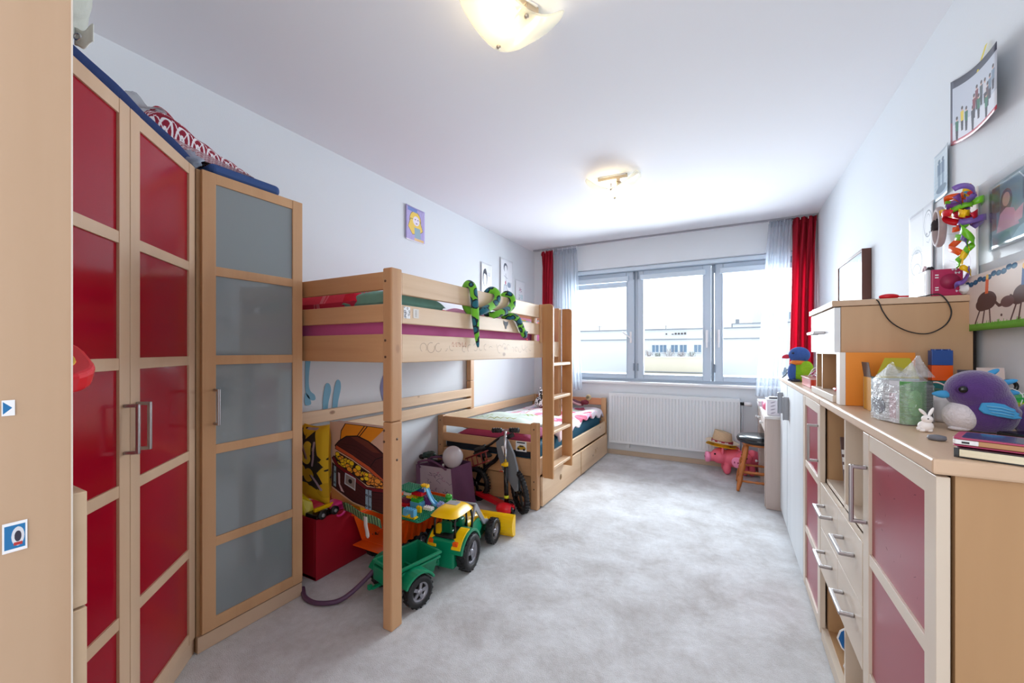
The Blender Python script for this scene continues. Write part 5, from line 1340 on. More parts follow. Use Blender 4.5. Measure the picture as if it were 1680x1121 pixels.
def pig(label, x, y, rz, s, z=.002):
    t_ = thing('toy_pig', label, 'toy pig', (x, y, z), rz=rz, local=True, group='pink toy pigs by the radiator')
    E_ = [MB().ell((0, 0, .165), (.135, .095, .095), 24, 16), MB().ell((-.135, 0, .180), (.085, .082, .082), 24, 16), MB().ell((-.205, 0, .165), (.055, .050, .050), 20, 12)]
    for qx in (-.075, .085):
        for qy in (-.055, .055): E_.append(MB().ell((qx, qy, .060), (.040, .036, .060), 16, 12))
    for e_m in E_: e_m.v = [v_*s for v_ in e_m.v]
    b_ = union(E_, .007); zmin = min(v_.z for v_ in b_.v); b_.v = [v_-Vector((0, 0, zmin)) for v_ in b_.v]
    bo = obj('body', b_, M_pig, t_)
    hx = -.205*s
    obj('snout', MB().cyl((hx-.02*s, 0, .158*s), (hx-.062*s, 0, .158*s), .050*s, 24, r1=.056*s).ell((hx-.062*s, 0, .158*s), (.012*s, .056*s, .056*s), 20, 10), M_pigl, t_)
    nz__ = MB(); 
    for q in (-1, 1): nz__.ell((hx-.0735*s, q*.018*s, .160*s), (.003*s, .007*s, .011*s), 10, 8)
    obj('nostril', nz__, plain('nostril_dark', (170, 70, 110), .6), t_)
    e_ = MB()
    for q in (-1, 1): e_.ell((-.190*s, q*.060*s, .205*s), (.010*s, .008*s, .010*s), 12, 8)
    obj('eye', e_, M_blackgloss, t_)
    for q in (-1, 1):
        obj('ear', MB().ell((0, 0, 0), (.012*s, .032*s, .045*s), 16, 10, M=T(-.120*s, q*.070*s, .245*s) @ RX(-q*.5)), M_pig, t_)
    obj('tail', MB().tube([(.165*s+.012*s*k*.25, .014*s*math.cos(k*.9), .18*s+.014*s*math.sin(k*.9)) for k in range(12)], .007*s, 8), M_pig, t_)
    sp_ = MB()
    for k in range(2): sp_.box(.0, .045*s, -.104*s, -.1025*s, (.17+.02*k)*s, (.174+.02*k)*s, M=RY(.5+k*1.2*0))
    obj('drawn_mark', sp_, plain('ink_dark', (90, 40, 60), .7), t_)
    return t_
pig('pink toy pig wearing the straw hat in front of the radiator', .035, 4.735, math.radians(10), .98)
pig('second pink toy pig behind the stool by the desk', .185, 4.80, math.radians(60), .95)
# hats
hx_, hy_, hz_ = -.075, 4.735, .272
yh = thing('yellow_hat', 'bright yellow hat brim showing under the straw hat on the pig', 'hat', (hx_, hy_, hz_))
Mh_ = T(hx_, hy_, hz_) @ RY(.10)
def brim(zs, r0, r1, curl, n=40):
    def f(u, v):
        a = 2*PI*u; r = r0+(r1-r0)*v; return Vector((r*math.cos(a)*1.14, r*math.sin(a)*.98, zs+curl*v*v*(.35+.65*abs(math.sin(a)))))
    return f
f = brim(0, .07, .135, .018); obj('brim', MB().grid(40, 6, lambda u_, v_: Mh_ @ f(u_, v_)), plain('hat_yellow', (248, 190, 20), .6), yh, solid=.004)
obj('crown', MB().lathe([(.078, 0), (.070, .035), (.05, .05), (0, .052)], 28, Mh_), plain('hat_yellow', (0, 0, 0)), yh)
sh_ = thing('straw_hat', 'beige straw trilby with a dark red band on the toy pig', 'hat', (hx_, hy_, hz_+.03))
Ms_ = T(hx_, hy_, hz_+.036) @ RY(.10)
M_straw = plain('straw_beige', (206, 176, 142), .85, var=.12, nscale=60, bump=.5, bscale=200)
f = brim(0, .082, .140, .020); obj('brim', MB().grid(40, 6, lambda u_, v_: Ms_ @ f(u_, v_)), plain('straw_pale', (232, 212, 186), .85, bump=.4, bscale=200), sh_, solid=.004)
def crownf(u, v):
    a = 2*PI*u; v2 = min(1, v*1.25); r = .088-.016*v2; z = .115*v2
    if v > .8: q = (v-.8)/.2; r = .072*(1-q); z = .115-.018*q*(1 if abs(math.cos(a)) < 1 else 1)
    z += .012*math.cos(a)*v2*-1; return Ms_ @ Vector((r*math.cos(a)*1.12, r*math.sin(a)*(.95-.1*v2), z))
obj('crown', MB().grid(40, 20, crownf), M_straw, sh_)
obj('band', MB().grid(40, 2, lambda u_, v_: Ms_ @ Vector((.0895*math.cos(2*PI*u_)*1.12, .0895*math.sin(2*PI*u_)*.95, .003+.026*v_))), plain('band_maroon', (150, 22, 44), .6), sh_, solid=.002)
lt = MB()
for k, a0 in enumerate((-2.6, -1.95, -1.3)):
    for j in range(4):
        a = a0+j*.09; p = Ms_ @ Vector((.0915*math.cos(a)*1.12, .0915*math.sin(a)*.95, .016)); lt.box(-.0026, .0026, -.001, .001, -.006, .006, M=Matrix.Translation(p) @ RZ(a+PI/2))
obj('band_lettering', lt, M_white, sh_)

# ================================================================ SIDEBOARD RUN, RIGHT
XF = .345     # plane of the door faces
CT = 1.066
ct = thing('worktop', 'long maple worktop covering the row of low cabinets', 'worktop', (.54, 2.4, 1.036))
obj('board', MB().box(.336, XR-.004, 1.046, 2.14, 1.036, CT), M_mapleY, ct, bev=.005, bseg=2)
obj('board', MB().box(.336, XR-.004, 2.142, 3.775, 1.036, CT), M_mapleY, ct, bev=.005, bseg=2)
def carc(name, label, y0, y1, parts=True, m=M_mapleD):
    t_ = thing(name, label, 'cabinet', (.55, (y0+y1)/2, 0)); th_ = .018; xc = .372
    obj('side_panel', MB().box(xc, XR-.006, y0+.0008, y0+th_, .002, 1.035), m, t_); obj('side_panel', MB().box(xc, XR-.006, y1-th_, y1-.0008, .002, 1.035), m, t_)
    obj('bottom', MB().box(xc, XR-.006, y0+th_, y1-th_, .045, .063), m, t_); obj('back', MB().box(XR-.016, XR-.006, y0+th_, y1-th_, .063, 1.03), m, t_)
    obj('plinth', MB().box(xc+.004, xc+.02, y0+th_, y1-th_, .002, .045), m, t_)
    return t_
def rdoor(t_, y0, y1, rails, hy, hz, bot=.035):
    M = basis((XF+.020, y0, 0), (0, 1, 0), (-1, 0, 0), (0, 0, 1))
    panel_door(t_, M, y1-y0, bot, 1.030, rails, .054, .034, M_paleY, M_redsatin, handle=(hy-y0, hz[0], hz[1]), pname='red_panel', mstile=M_paleZ)
M_paleY = wood('pale_maple_lengthwise', (220, 206, 190), (204, 186, 166), 'Y', 4, .38, line=.3)
M_paleZ = wood('pale_maple_upright', (220, 206, 190), (204, 186, 166), 'Z', 4, .38, line=.3)
ca = carc('red_door_cabinet', 'nearest low cabinet with large scratched red panel door', 1.062, 1.543)
rdoor(ca, 1.060, 1.541, [.338, .675], 1.502, (.770, .938))
# scratches on its panels
rs2 = random.Random(5); mb = MB()
for k in range(14):
    y, z = rs2.uniform(1.13, 1.43), rs2.uniform(.72, .97); l_ = rs2.uniform(.004, .014); a = rs2.uniform(0, 3)
    mb.add([(XF+.0078, y, z), (XF+.0078, y+l_*math.cos(a), z+l_*math.sin(a)), (XF+.0078, y+l_*math.cos(a)+.001, z+l_*math.sin(a)-.002), (XF+.0078, y+.0015, z-.0015)], [(0, 1, 2, 3)])
obj('scuff_mark', mb, plain('scuff_dark', (92, 40, 60), .7), ca)
cc = carc('drawer_shelf_cabinet', 'low cabinet with open shelves above and below four pale drawers', 1.545, 2.190)
obj('divider', MB().box(.366, XR-.016, 1.853, 1.871, .063, 1.035), M_paleZ, cc)
obj('shelf', MB().box(.366, XR-.016, 1.563, 1.853, .700, .716), M_paleY, cc, bev=.001); obj('shelf', MB().box(.366, XR-.016, 1.871, 2.172, .700, .716), M_paleY, cc, bev=.001)
obj('shelf', MB().box(.372, XR-.016, 1.563, 1.853, .300, .316), M_mapleY, cc); obj('shelf', MB().box(.372, XR-.016, 1.871, 2.172, .300, .316), M_mapleY, cc)
obj('bottom_front', MB().box(.350, .372, 1.545, 2.190, .010, .060), M_paleY, cc)
for (ya, yb_) in ((1.550, 1.860), (1.863, 2.178)):
    for za, zb in ((.508, .697), (.318, .505)):
        M = basis((XF+.020, ya, 0), (0, 1, 0), (-1, 0, 0), (0, 0, 1))
        d = obj('drawer_front', MB().box(0, yb_-ya, 0, .020, za, zb, M=M), M_paleY, cc, bev=.001)
        w_ = yb_-ya; handle_bar(d, M, ((w_-.15)/2, (w_+.15)/2), (za+zb)/2+.018, 0, horizontal=True, y0=.020, t=.012)
        obj('drawer_box', MB().box(.38, .70, ya+.02, yb_-.02, za+.01, zb-.03), M_mapleY, d)
cb2 = carc('red_door_cabinet', 'second low cabinet with narrow three-panel red door, beside the white doors', 2.192, 2.650)
rdoor(cb2, 2.192, 2.648, [.338, .680], 2.236, (.770, .938))
M_whitep = wood('white_stained_wood', (218, 222, 226), (206, 210, 214), 'Z', 5, .45)
cd = carc('white_cabinet', 'low cabinet with two plain white doors and broad steel handles', 2.652, 3.772, m=M_whitep)
for (ya, yb_, hy_s) in ((2.656, 3.325, 3.262), (3.345, 3.768, 3.60)):
    d = obj('door', MB().box(XF, XF+.020, ya, yb_, .040, 1.030), M_whitep, cd, bev=.001)
    obj('handle', MB().box(XF-.034, XF+.001, hy_s, hy_s+.012, .800, .955).box(XF-.034, XF-.028, hy_s-.02, hy_s+.012, .800, .955), plain('satin_steel', (150, 152, 158), .35, .8), d, bev=.002)
# hutch on the worktop
ht = thing('hutch', 'maple wall box on the worktop with a white flap door and open shelf', 'cabinet', (.55, 2.2, CT))
z0_ = CT+.0012
M_hutch = wood('maple_hutch', (202, 164, 126), (184, 144, 106), 'Z', 4, .4, line=.35)
obj('side_panel', MB().box(.372, XR-.022, 1.950, 1.968, z0_, 1.436), M_hutch, ht, bev=.001)
obj('side_panel', MB().box(.372, XR-.022, 2.437, 2.455, z0_, 1.436), M_mapleD, ht)
obj('top_board', MB().box(.344, XR-.020, 1.946, 2.459, 1.438, 1.460), M_mapleY, ht, bev=.002)
obj('middle_board', MB().box(.372, XR-.022, 1.968, 2.437, 1.255, 1.271), M_mapleY, ht)
obj('back', MB().box(XR-.034, XR-.022, 1.968, 2.437, z0_, 1.436), M_mapleD, ht)
obj('base_board', MB().box(.350, XR-.034, 1.969, 2.436, z0_, CT+.030), M_paleY, ht, bev=.002)
fd = obj('flap_door', MB().box(.352, .371, 1.952, 2.453, 1.262, 1.434), plain('white_front', (226, 230, 234), .4, var=.01), ht, bev=.0015)
handle_bar(fd, basis((.352, 1.952, 0), (0, 1, 0), (-1, 0, 0), (0, 0, 1)), (.17, .33), 1.345, 0, horizontal=True, y0=0, t=.012)
obj('inner_partition', MB().box(.372, .60, 2.300, 2.316, CT+.031, 1.254), M_mapleD, ht)
for k, zz in enumerate((1.20, 1.18, 1.155, 1.15)): obj('screw_hole', MB().cyl((.45+.004*(k % 2), 2.2995, zz), (.45+.004*(k % 2), 2.301, zz), .003, 8), M_dark, ht)
obj('gap_strip', MB().box(XR-.021, XR-.0145, 1.950, 1.962, z0_, 1.44), M_dark, ht)

# ================================================================ CEILING LAMPS
M_lampglass = glassy('lamp_frosted_glass', (244, 244, 232), .42, .12)
M_bulb = plain('bulb_glow', (255, 240, 210), .3, emit=(255, 226, 170), es=24)
M_brass = plain('satin_nickel', (196, 182, 164), .3, .9)
def lamp(label, x, y, ang, power, bx_=-.02):
    t_ = thing('ceiling_lamp', label, 'lamp', (x, y, 2.46), rz=ang, local=True)
    hl = .205
    def f(u, v):
        a = (u-.5)*2; w_ = .112*(1-.10*a*a); b_ = (v-.5)*2
        c_ = 1-.10*abs(b_)**3
        return (a*hl*c_, b_*w_*(1-.45*max(0, abs(a)-.75)**2*16*.35), .012+.112*abs(a)**1.7)
    obj('glass_shade', MB().grid(28, 20, f), M_lampglass, t_, solid=.005)
    obj('mount_box', MB().box(-.11, .11, -.026, .026, .108, .1385), M_brass, t_, bev=.003)
    obj('mount_cover', MB().box(-.10, .10, -.034, .034, .131, .1392), M_white, t_, bev=.002)
    obj('arm', MB().cyl((.0, .092, .02), (.0, .092, .056), .004).box(-.006, .006, -.094, .094, .050, .055).cyl((0, -.092, .02), (0, -.092, .056), .004).cyl((.03, 0, .052), (.03, 0, .110), .006).cyl((-.03, 0, .052), (-.03, 0, .110), .004), M_brass, t_)
    for s_ in (-1, 1): obj('screw', MB().lathe([(.0, -.006), (.009, -.002), (.009, .006), (.004, .012)], 14, T(0, s_*.090, .006)), M_brass, t_)
    obj('socket', MB().cyl((.025, 0, .080), (.060, 0, .080), .016).box(.03, .055, -.02, .02, .09, .110), M_brass, t_)
    obj('bulb', MB().lathe([(.0, -.085), (.012, -.080), (.022, -.066), (.026, -.050), (.021, -.03), (.012, -.012), (.011, 0)], 18, T(.028, 0, .080) @ RY(PI/2)), M_bulb, t_)
    l = bpy.data.lights.new('bulb_light', 'POINT'); l.energy = power; l.color = (1, .82, .56); l.shadow_soft_size = .03
    o = bpy.data.objects.new('bulb_light', l); COL.objects.link(o); o.location = Vector((x, y, 2.46))+Vector((-.022*math.cos(ang), -.022*math.sin(ang), .080))
lamp('nearer ceiling lamp, lit, with a curved frosted glass shade', -.723, 1.334, math.radians(64), 6.0)
lamp('farther ceiling lamp, lit, with the same curved frosted glass', -.790, 3.080, math.radians(5), 2.4)
# ================================================================ THINGS ON THE WORKTOP
W = CT+.001
ob = thing('orange_box', 'upright orange box with a white front against the hutch', 'box', (.46, 1.93, W))
obj('body', MB().box(.375, .565, 1.895, 1.944, W, 1.262), pl('orange_board', (236, 140, 34), .5), ob, bev=.001)
obj('front', MB().box(.357, .3745, 1.893, 1.945, W, 1.262), plain('white_board', (236, 232, 228), .5), ob, bev=.001)
# pale blue box with open flaps
gb_ = thing('open_carton', 'small pale blue carton with open olive-yellow and brown flaps', 'box', (.47, 1.79, W))
def cartn(cv):
    r = random.Random(1)
    for k in range(7): cv.ell(r.random(), r.random(), .05, .04, (208, 224, 230))
Mcb = pic('carton_print', 100, 120, cartn, (176, 202, 212), rough=.5)
cX0, cX1, cY0, cY1, cZ = .412, .530, 1.745, 1.835, W+.112
obj('front', MB().box(cX0, cX1, cY0, cY0+.002, W, cZ), Mcb, gb_); obj('back', MB().box(cX0, cX1, cY1-.002, cY1, W, cZ), Mcb, gb_)
obj('side', MB().box(cX0, cX0+.002, cY0+.002, cY1-.002, W, cZ), pl('carton_yellow', (222, 160, 36), .5), gb_); obj('side', MB().box(cX1-.002, cX1, cY0+.002, cY1-.002, W, cZ), Mcb, gb_)
obj('bottom', MB().box(cX0+.002, cX1-.002, cY0+.002, cY1-.002, W, W+.002), Mcb, gb_)
P_olive = pl('carton_olive', (176, 164, 30), .5); P_brown = pl('carton_brown', (92, 70, 62), .6)
mb = MB().grid(1, 1, lambda a, b_: (cX0+.001, cY0+.004+(cY1-cY0-.008)*a+.03*b_, cZ+.050*b_), False); obj('flap', mb, P_brown, gb_, solid=.0015)
mb = MB().add([(cX0+.01, cY0, cZ), (cX1, cY0, cZ), (cX1-.01, cY0+.045, cZ+.065), (cX0+.045, cY0+.045, cZ+.065)], [(0, 1, 2, 3)]); obj('flap', mb, P_olive, gb_, solid=.0015)
mb = MB().add([(cX1-.06, cY1, cZ), (cX1, cY1, cZ), (cX1, cY1+.02, cZ+.060), (cX1-.05, cY1+.02, cZ+.060)], [(0, 1, 2, 3)]); obj('flap', mb, P_olive, gb_, solid=.0015)
# green printed packet inside a clear knotted bag
gp = thing('printed_packet', 'green and grey printed packet wrapped in the clear bag', 'packet', (.44, 1.52, W))
def packet(cv):
    cv.rect(0, 0, .30, 1, (196, 200, 206)); cv.rect(.42, 0, .80, 1, (92, 156, 88)); cv.rect(.80, 0, 1, 1, (58, 78, 74)); cv.ell(.12, .35, .13, .22, (74, 90, 110)); cv.rect(.3, 0, .42, 1, (214, 216, 224)); cv.rect(.3, .1, .38, .7, (210, 186, 200))
    cv.ell(.62, .5, .10, .3, (120, 184, 110))
    r = random.Random(3)
    for k in range(30):
        y = .03+k/31; x = r.uniform(.0, .12); cv.line([(x, y), (x+r.uniform(.12, .3), y)], (70, 74, 84), .006); cv.line([(.44, y), (.44+r.uniform(.04, .16), y)], (44, 70, 50), .006); cv.line([(.76, y), (.97, y)], (180, 190, 190), .006)
Mpk = pic('packet_print', 360, 260, packet, (200, 204, 210), rough=.45)
pA, pB, pC = Vector((.378, 1.585, 0)), Vector((.420, 1.470, 0)), Vector((.492, 1.530, 0))
ph = .118
mb = MB(); path_ = smoothpath([pA, pA.lerp(pB, .5)+Vector((-.008, -.004, 0)), pB, pB.lerp(pC, .5)+Vector((.006, -.008, 0)), pC], 6)
def wrapf(P_, z0, z1, infl=0, top=None):
    n_ = len(P_)-1
    def f(u_, v_):
        i = min(int(u_*n_), n_-1); t_ = u_*n_-i; p = P_[i].lerp(P_[i+1], t_); return (p.x, p.y, z0+(z1-z0)*v_)
    return f
mb.grid(24, 2, wrapf(path_, W+.002, W+ph))
obj('printed_side', mb, Mpk, gp)
pr = [(p.x, p.y) for p in path_]+[(.455, 1.60)]
obj('packet_body', MB().prism([(x*.985+.0066, y*.985+.0232) for x, y in pr], W+.003, W+ph-.001), plain('packet_grey', (170, 176, 180), .5), gp)
bgc = thing('clear_plastic_bag', 'crinkled clear plastic bag knotted into two ears around the packet', 'plastic bag', (.44, 1.52, W))
mb = MB(); cxy = Vector((.440, 1.530, 0))
ringp = [Vector((p.x, p.y, 0)) for p in path_]+[Vector((.475, 1.585, 0)), Vector((.425, 1.61, 0))]
def bagw(u_, v_):
    n_ = len(ringp); q = u_*n_; i = int(q) % n_; t_ = q-int(q); p = ringp[i].lerp(ringp[(i+1) % n_], t_)
    d = p-cxy; z = W+.001+v_*.150
    k = 1.06+.03*noise.noise(Vector((u_*14, v_*7, 3)))
    if v_ > .72: k *= 1-(v_-.72)/.28*.55
    z += (.022*math.sin(2*PI*u_*2+.6))*max(0, v_-.6)*2.2
    return (cxy.x+d.x*k, cxy.y+d.y*k, z)
mb.grid(60, 24, bagw)
def film_mat():
    m, N, L, b, out = new_mat('bag_film')
    n2, _ = noise_vec(N, L, 55); bp = N.new('ShaderNodeBump'); bp.inputs['Strength'].default_value = 1.0; bp.inputs['Distance'].default_value = .02; L.new(n2.outputs['Fac'], bp.inputs['Height'])
    gl = N.new('ShaderNodeBsdfGlossy'); gl.inputs['Roughness'].default_value = .08; L.new(bp.outputs[0], gl.inputs['Normal'])
    b.inputs['Base Color'].default_value = lin((226, 230, 236)); b.inputs['Roughness'].default_value = .3
    tr = N.new('ShaderNodeBsdfTransparent'); m1_ = N.new('ShaderNodeMixShader'); m1_.inputs[0].default_value = .45
    L.new(gl.outputs[0], m1_.inputs[1]); L.new(b.outputs[0], m1_.inputs[2])
    m2_ = N.new('ShaderNodeMixShader'); m2_.inputs[0].default_value = .72; L.new(m1_.outputs[0], m2_.inputs[1]); L.new(tr.outputs[0], m2_.inputs[2]); L.new(m2_.outputs[0], out.inputs[0]); return m
M_film2 = film_mat()
obj('film', mb, M_film2, bgc)
M_film3 = M_film2
for (ex_, ey, ez, tx, ty_, tz_) in ((.415, 1.545, W+.128, .408, 1.555, W+.162), (.455, 1.520, W+.130, .458, 1.517, W+.188)):
    m_ = MB()
    def ear(u_, v_, ex_=ex_, ey=ey, ez=ez, tx=tx, ty_=ty_, tz_=tz_):
        a = 2*PI*u_; r = .034*(1-v_)**1.3+.004+.004*math.sin(5*a)*(1-v_); return (ex_+(tx-ex_)*v_+r*math.cos(a), ey+(ty_-ey)*v_+r*math.sin(a), ez+(tz_-ez)*v_)
    m_.grid(30, 10, ear); obj('ear', m_, M_film3, bgc)
# white bunny
bn = thing('bunny_figurine', 'tiny white bunny figurine on the worktop before the clear bag', 'figurine', (.428, 1.375, W))
M_bun = plain('bunny_white', (244, 238, 236), .4, var=.02)
def bxy(dx, dz, dy=0): return (.428+dx*.88, 1.375+dx*.47+dy, W+dz)
obj('body', MB().ell(bxy(.001, .014), (.015, .012, .014), 18, 12), M_bun, bn); obj('paws', MB().ell(bxy(-.009, .004, -.004), (.006, .006, .004), 10, 8).ell(bxy(.008, .004, -.007), (.006, .006, .004), 10, 8), M_bun, bn)
obj('tail', MB().ell(bxy(-.016, .008), .005, 10, 8), M_bun, bn)
obj('head', MB().ell(bxy(.003, .032, -.004), (.011, .0105, .010), 18, 12), M_bun, bn)
for s_, an in ((-1, -.85), (1, .55)): obj('ear', MB().ell((0, 0, 0), (.0042, .0030, .013), 12, 10, M=T(*bxy(.003+s_*.010, .049, -.002)) @ RZ(.5) @ RY(an)), M_bun, bn)
e_ = MB().ell(bxy(.001, .034, -.0145), .0016, 8, 6).ell(bxy(.011, .033, -.011), .0016, 8, 6); obj('eye', e_, M_blackgloss, bn)
# purple plush bird
M_pplush = plain('purple_plush', (78, 44, 112), .95, var=.22, nscale=30, bump=.3, bscale=260, sub=.6); M_bfelt = plain('blue_felt', (62, 146, 198), .85, var=.08, bump=.2, bscale=90); M_wplush = plain('white_plush', (216, 208, 212), .95, var=.1, bump=.6, bscale=160, sub=.5)
pb = thing('plush_bird', 'purple plush bird with light blue beak, wings and crest on the worktop', 'plush toy', (.585, 1.50, W))
ux = Vector((.995, -.10, 0)); uy = Vector((.10, .995, 0))      # towards its tail / away from the viewer
PB0 = Vector((.546, 1.450, W))
def Pb(a, b_, z): q = PB0+ux*a+uy*b_; return Vector((q.x, q.y, W+z))
MPB = basis(PB0, ux, uy, (0, 0, 1)) @ Matrix.Scale(1.02, 4)
def bird(p):
    # p on unit sphere: broad base, head bulging forward (-x) at the top
    z = p.z; x = p.x*(1-.10*max(0, z)); 
    x += -.30*max(0, z)*(.4+.6*(1 if p.x < 0 else .3)); y = p.y
    if z < -.75: z = -.75
    return Vector((x, y, z))
c = MB().ell((.014, 0, .056), (.052, .048, .070), 44, 32, M=MPB, fn=lambda p: Vector((p.x*(1.12 if p.z < 0 else 1.0), p.y, max(p.z, -.79))))
c2 = MB().ell((-.002, 0, .098), (.055, .052, .052), 44, 30, M=MPB)
obj('body', union([c, c2], .0028), M_pplush, pb)
obj('belly', MB().ell((-.028, -.006, .036), (.034, .040, .038), 26, 18, M=MPB, fn=lambda p: Vector((p.x, p.y, max(p.z, -.96)))), M_wplush, pb)
obj('beak', MB().ell((-.062, -.010, .088), (.019, .012, .010), 18, 12, M=MPB, fn=lambda p: Vector((p.x, p.y*(1-.3*(-p.x if p.x < 0 else 0)), p.z*(1-.35*(-p.x if p.x < 0 else 0))))), M_bfelt, pb)
ey = obj('eye', MB().ell((-.034, -.0445, .104), (.0085, .005, .0085), 16, 10, M=MPB), M_blackgloss, pb); obj('eye_patch', MB().ell((-.034, -.0420, .104), (.0125, .004, .0115), 16, 10, M=MPB), plain('plush_dark_purple', (66, 36, 96), .9), ey)  # darker purple patch round the eye
wp = [(0, .5), (.08, .95), (.35, 1.0), (.60, .92), (.72, .75), (.86, .62), (.84, .50), (.95, .35), (.90, .25), (1.0, .08), (.80, .0), (.45, .10), (.12, .25)]
for s_ in (-1, 1):
    Mw = MPB @ T(-.010, s_*.0500, .040) @ RX(s_*.10)
    c = MB().prism([(x*.068, y*.036) for x, y in wp], -.004, .004, M=Mw @ RX(PI/2)); w__ = obj('wing', c, M_bfelt, pb, bev=.003, bseg=3)
    for k in range(3): obj('wing_fold', MB().tube([Mw @ Vector((.012+.003*k, s_*.0052, .027-.007*k)), Mw @ Vector((.035, s_*.0062, .025-.007*k)), Mw @ Vector((.054, s_*.0052, .018-.006*k))], .0014, 6), plain('blue_felt_light', (110, 180, 222), .85), w__)
for (a, z, an, L_) in ((.020, .140, .9, .022), (.042, .120, 1.25, .026), (.052, .098, 1.6, .018)):
    obj('crest', MB().ell((0, 0, 0), (.007, .005, L_), 12, 10, M=MPB @ T(a, 0, z) @ RY(an)), M_bfelt, pb)
obj('tail', MB().ell((.088, .0, .040), (.030, .028, .040), 26, 18, M=MPB @ RY(0), fn=lambda p: Vector((p.x+.25*p.z, p.y, max(p.z, -.95)))), M_pplush, pb)
obj('foot', MB().ell((-.035, -.022, .006), (.020, .014, .006), 16, 10, M=MPB), M_wplush, pb)
# notebooks and tablet
nb = thing('notebook', 'thick notebook with cream pages and white spine at the bottom of the stack', 'book', (.40, 1.10, W)); M = T(.380, 1.076, W) @ RZ(-.42)
obj('cover', MB().box(0, .21, 0, .110, 0, .0022, M=M).box(0, .21, 0, .110, .0158, .0180, M=M), M_blackgloss, nb, bev=.0008)
obj('spine', MB().box(-.0045, .0000, 0, .110, .0012, .0168, M=M), M_white, nb, bev=.002)
obj('spine_edge', MB().box(-.0052, .0015, -.0006, .0015, .0, .018, M=M), M_blackgloss, nb, bev=.0006)
def pages(cv):
    for k in range(26): cv.line([(0, k/26), (1, k/26)], (190, 176, 140) if k % 2 else (222, 212, 184), .012)
pgm = pic('page_edges', 64, 128, pages, (226, 216, 190), rough=.8)
mb = MB().grid(1, 1, lambda a, b_: M @ Vector((.002+.205*a, .0005, .0024+.0132*b_)), False); obj('page_block', MB().box(.002, .207, .001, .107, .0024, .0156, M=M), plain('page_cream', (222, 210, 180), .85), nb); obj('page_edge', mb, pgm, nb)
M_rasp = plain('raspberry_leather', (176, 54, 96), .4, var=.06); M_rbr = plain('redbrown_leather', (146, 66, 50), .45, var=.06)
M = T(.378, 1.092, W+.0190) @ RZ(-.44)
tbl = thing('tablet', 'device in a raspberry pink and brown leather cover on top of the notebook', 'tablet', (.45, 1.10, W+.0188))
obj('cover', MB().prism(rounded(.115, .050, .115, .050, .010), 0, .0024, M=M).prism(rounded(.115, .050, .115, .050, .010), .0135, .0162, M=M), M_rasp, tbl, bev=.001)
obj('spine', MB().prism(rounded(.160, .049, .068, .0505, .006), .0010, .0153, M=M), M_rbr, tbl, bev=.001)
obj('device', MB().prism(rounded(.062, .050, .058, .0470, .008), .0024, .0135, M=M), plain('device_bronze', (160, 116, 80), .3, .5), tbl, bev=.0015)
obj('device_edge', MB().prism(rounded(.018, .050, .018, .0480, .006), .0036, .0124, M=M), M_white, tbl, bev=.001)
obj('button', MB().box(.012, .022, .0012, .0022, .006, .0095, M=M), M_black, tbl)
obj('screen', MB().prism(rounded(.115, .050, .104, .040, .006), .0162, .0168, M=M), plain('screen_dark', (60, 74, 110), .08), tbl)
gpad = MB().lathe([(0, 0), (.014, 0), (.016, .003), (.015, .009), (.006, .011), (0, .011)], 24, T(.412, 1.262, W)); single('grey_button_pad', gpad, plain('grey_rubber', (112, 112, 120), .6), 'small round grey rubber puck beside the bunny', 'puck')
# brick tower on the worktop
def duplo(lab, z, h, m, w_=.062, d_=.032):
    t_ = thing('big_brick', lab, 'toy brick', (.632, 1.90, z), group='stack of big bricks')
    M = T(.632, 1.895, z) @ RZ(0)
    obj('block', MB().box(-w_/2, w_/2-.010, -d_/2, d_/2, 0, h-.0004, M=M), m, t_, bev=.0012)
    s_ = MB()
    for i in range(3):
        for j in range(2): s_.lathe([(.0055, 0), (.0055, .004)], 12, M @ T(-.021+i*.0165, -.008+j*.016, h-.0004), smooth=False)
    obj('studs', s_, m, t_)
zz = W
for k, (lab, hh, m_) in enumerate([('plum-coloured big brick at the foot of the stack', .050, pl('toy_wine', (120, 50, 80))), ('teal big brick, second in the stack', .050, P_teal), ('orange big brick under the blue one', .052, P_orange), ('blue big brick on top of the stack', .050, P_blue)]):
    duplo(lab, zz, hh, m_); zz += hh+.0004
# pale card and odds and ends behind the plush
mb = MB().box(0, .062, 0, .003, 0, .150, M=T(.665, 1.745, W+.001) @ RZ(.15) @ RX(-.10)); single('card', mb, plain('pale_pink_card', (218, 198, 192), .8), 'pale pink blank card standing behind the purple bird', 'card')
mb = MB().box(.0, .055, 0, .022, 0, .012, M=T(.615, 1.80, W+.118) @ RZ(.1)); 
sp_ = thing('white_bottle', 'white bottle with dark cap hidden behind the purple bird', 'bottle', (.655, 1.83, W))
obj('body', MB().lathe([(.0, 0), (.026, 0), (.028, .005), (.028, .085), (.015, .105), (.013, .112)], 24, T(.665, 1.835, W)), M_white, sp_); obj('cap', MB().cyl((.665, 1.835, W+.112), (.665, 1.835, W+.140), .018, 20), plain('cap_grey', (70, 68, 76), .4), sp_)
mb = MB().lathe([(0, 0), (.026, .0), (.030, .010), (.030, .055), (.022, .075), (0, .078)], 26, T(.535, 1.600, W)); single('white_egg_cup', mb, plain('shell_white', (228, 222, 222), .35), 'rounded white pot between clear bag and purple bird', 'pot')
mb = MB().tube(smoothpath([(.50, 1.60, W+.105), (.515, 1.58, W+.112), (.530, 1.56, W+.102), (.545, 1.545, W+.085)], 6), .0022, 8); single('pale_cord', mb, plain('cord_pink', (226, 190, 180), .6), 'short pale pink cord arching to the purple bird', 'cord')
gbk = thing('green_box', 'dark green box partly hidden behind bag and brick stack', 'box', (.57, 1.77, W)); obj('body', MB().box(.548, .590, 1.745, 1.80, W, W+.080), pl('box_green', (30, 92, 70), .5), gbk, bev=.002)
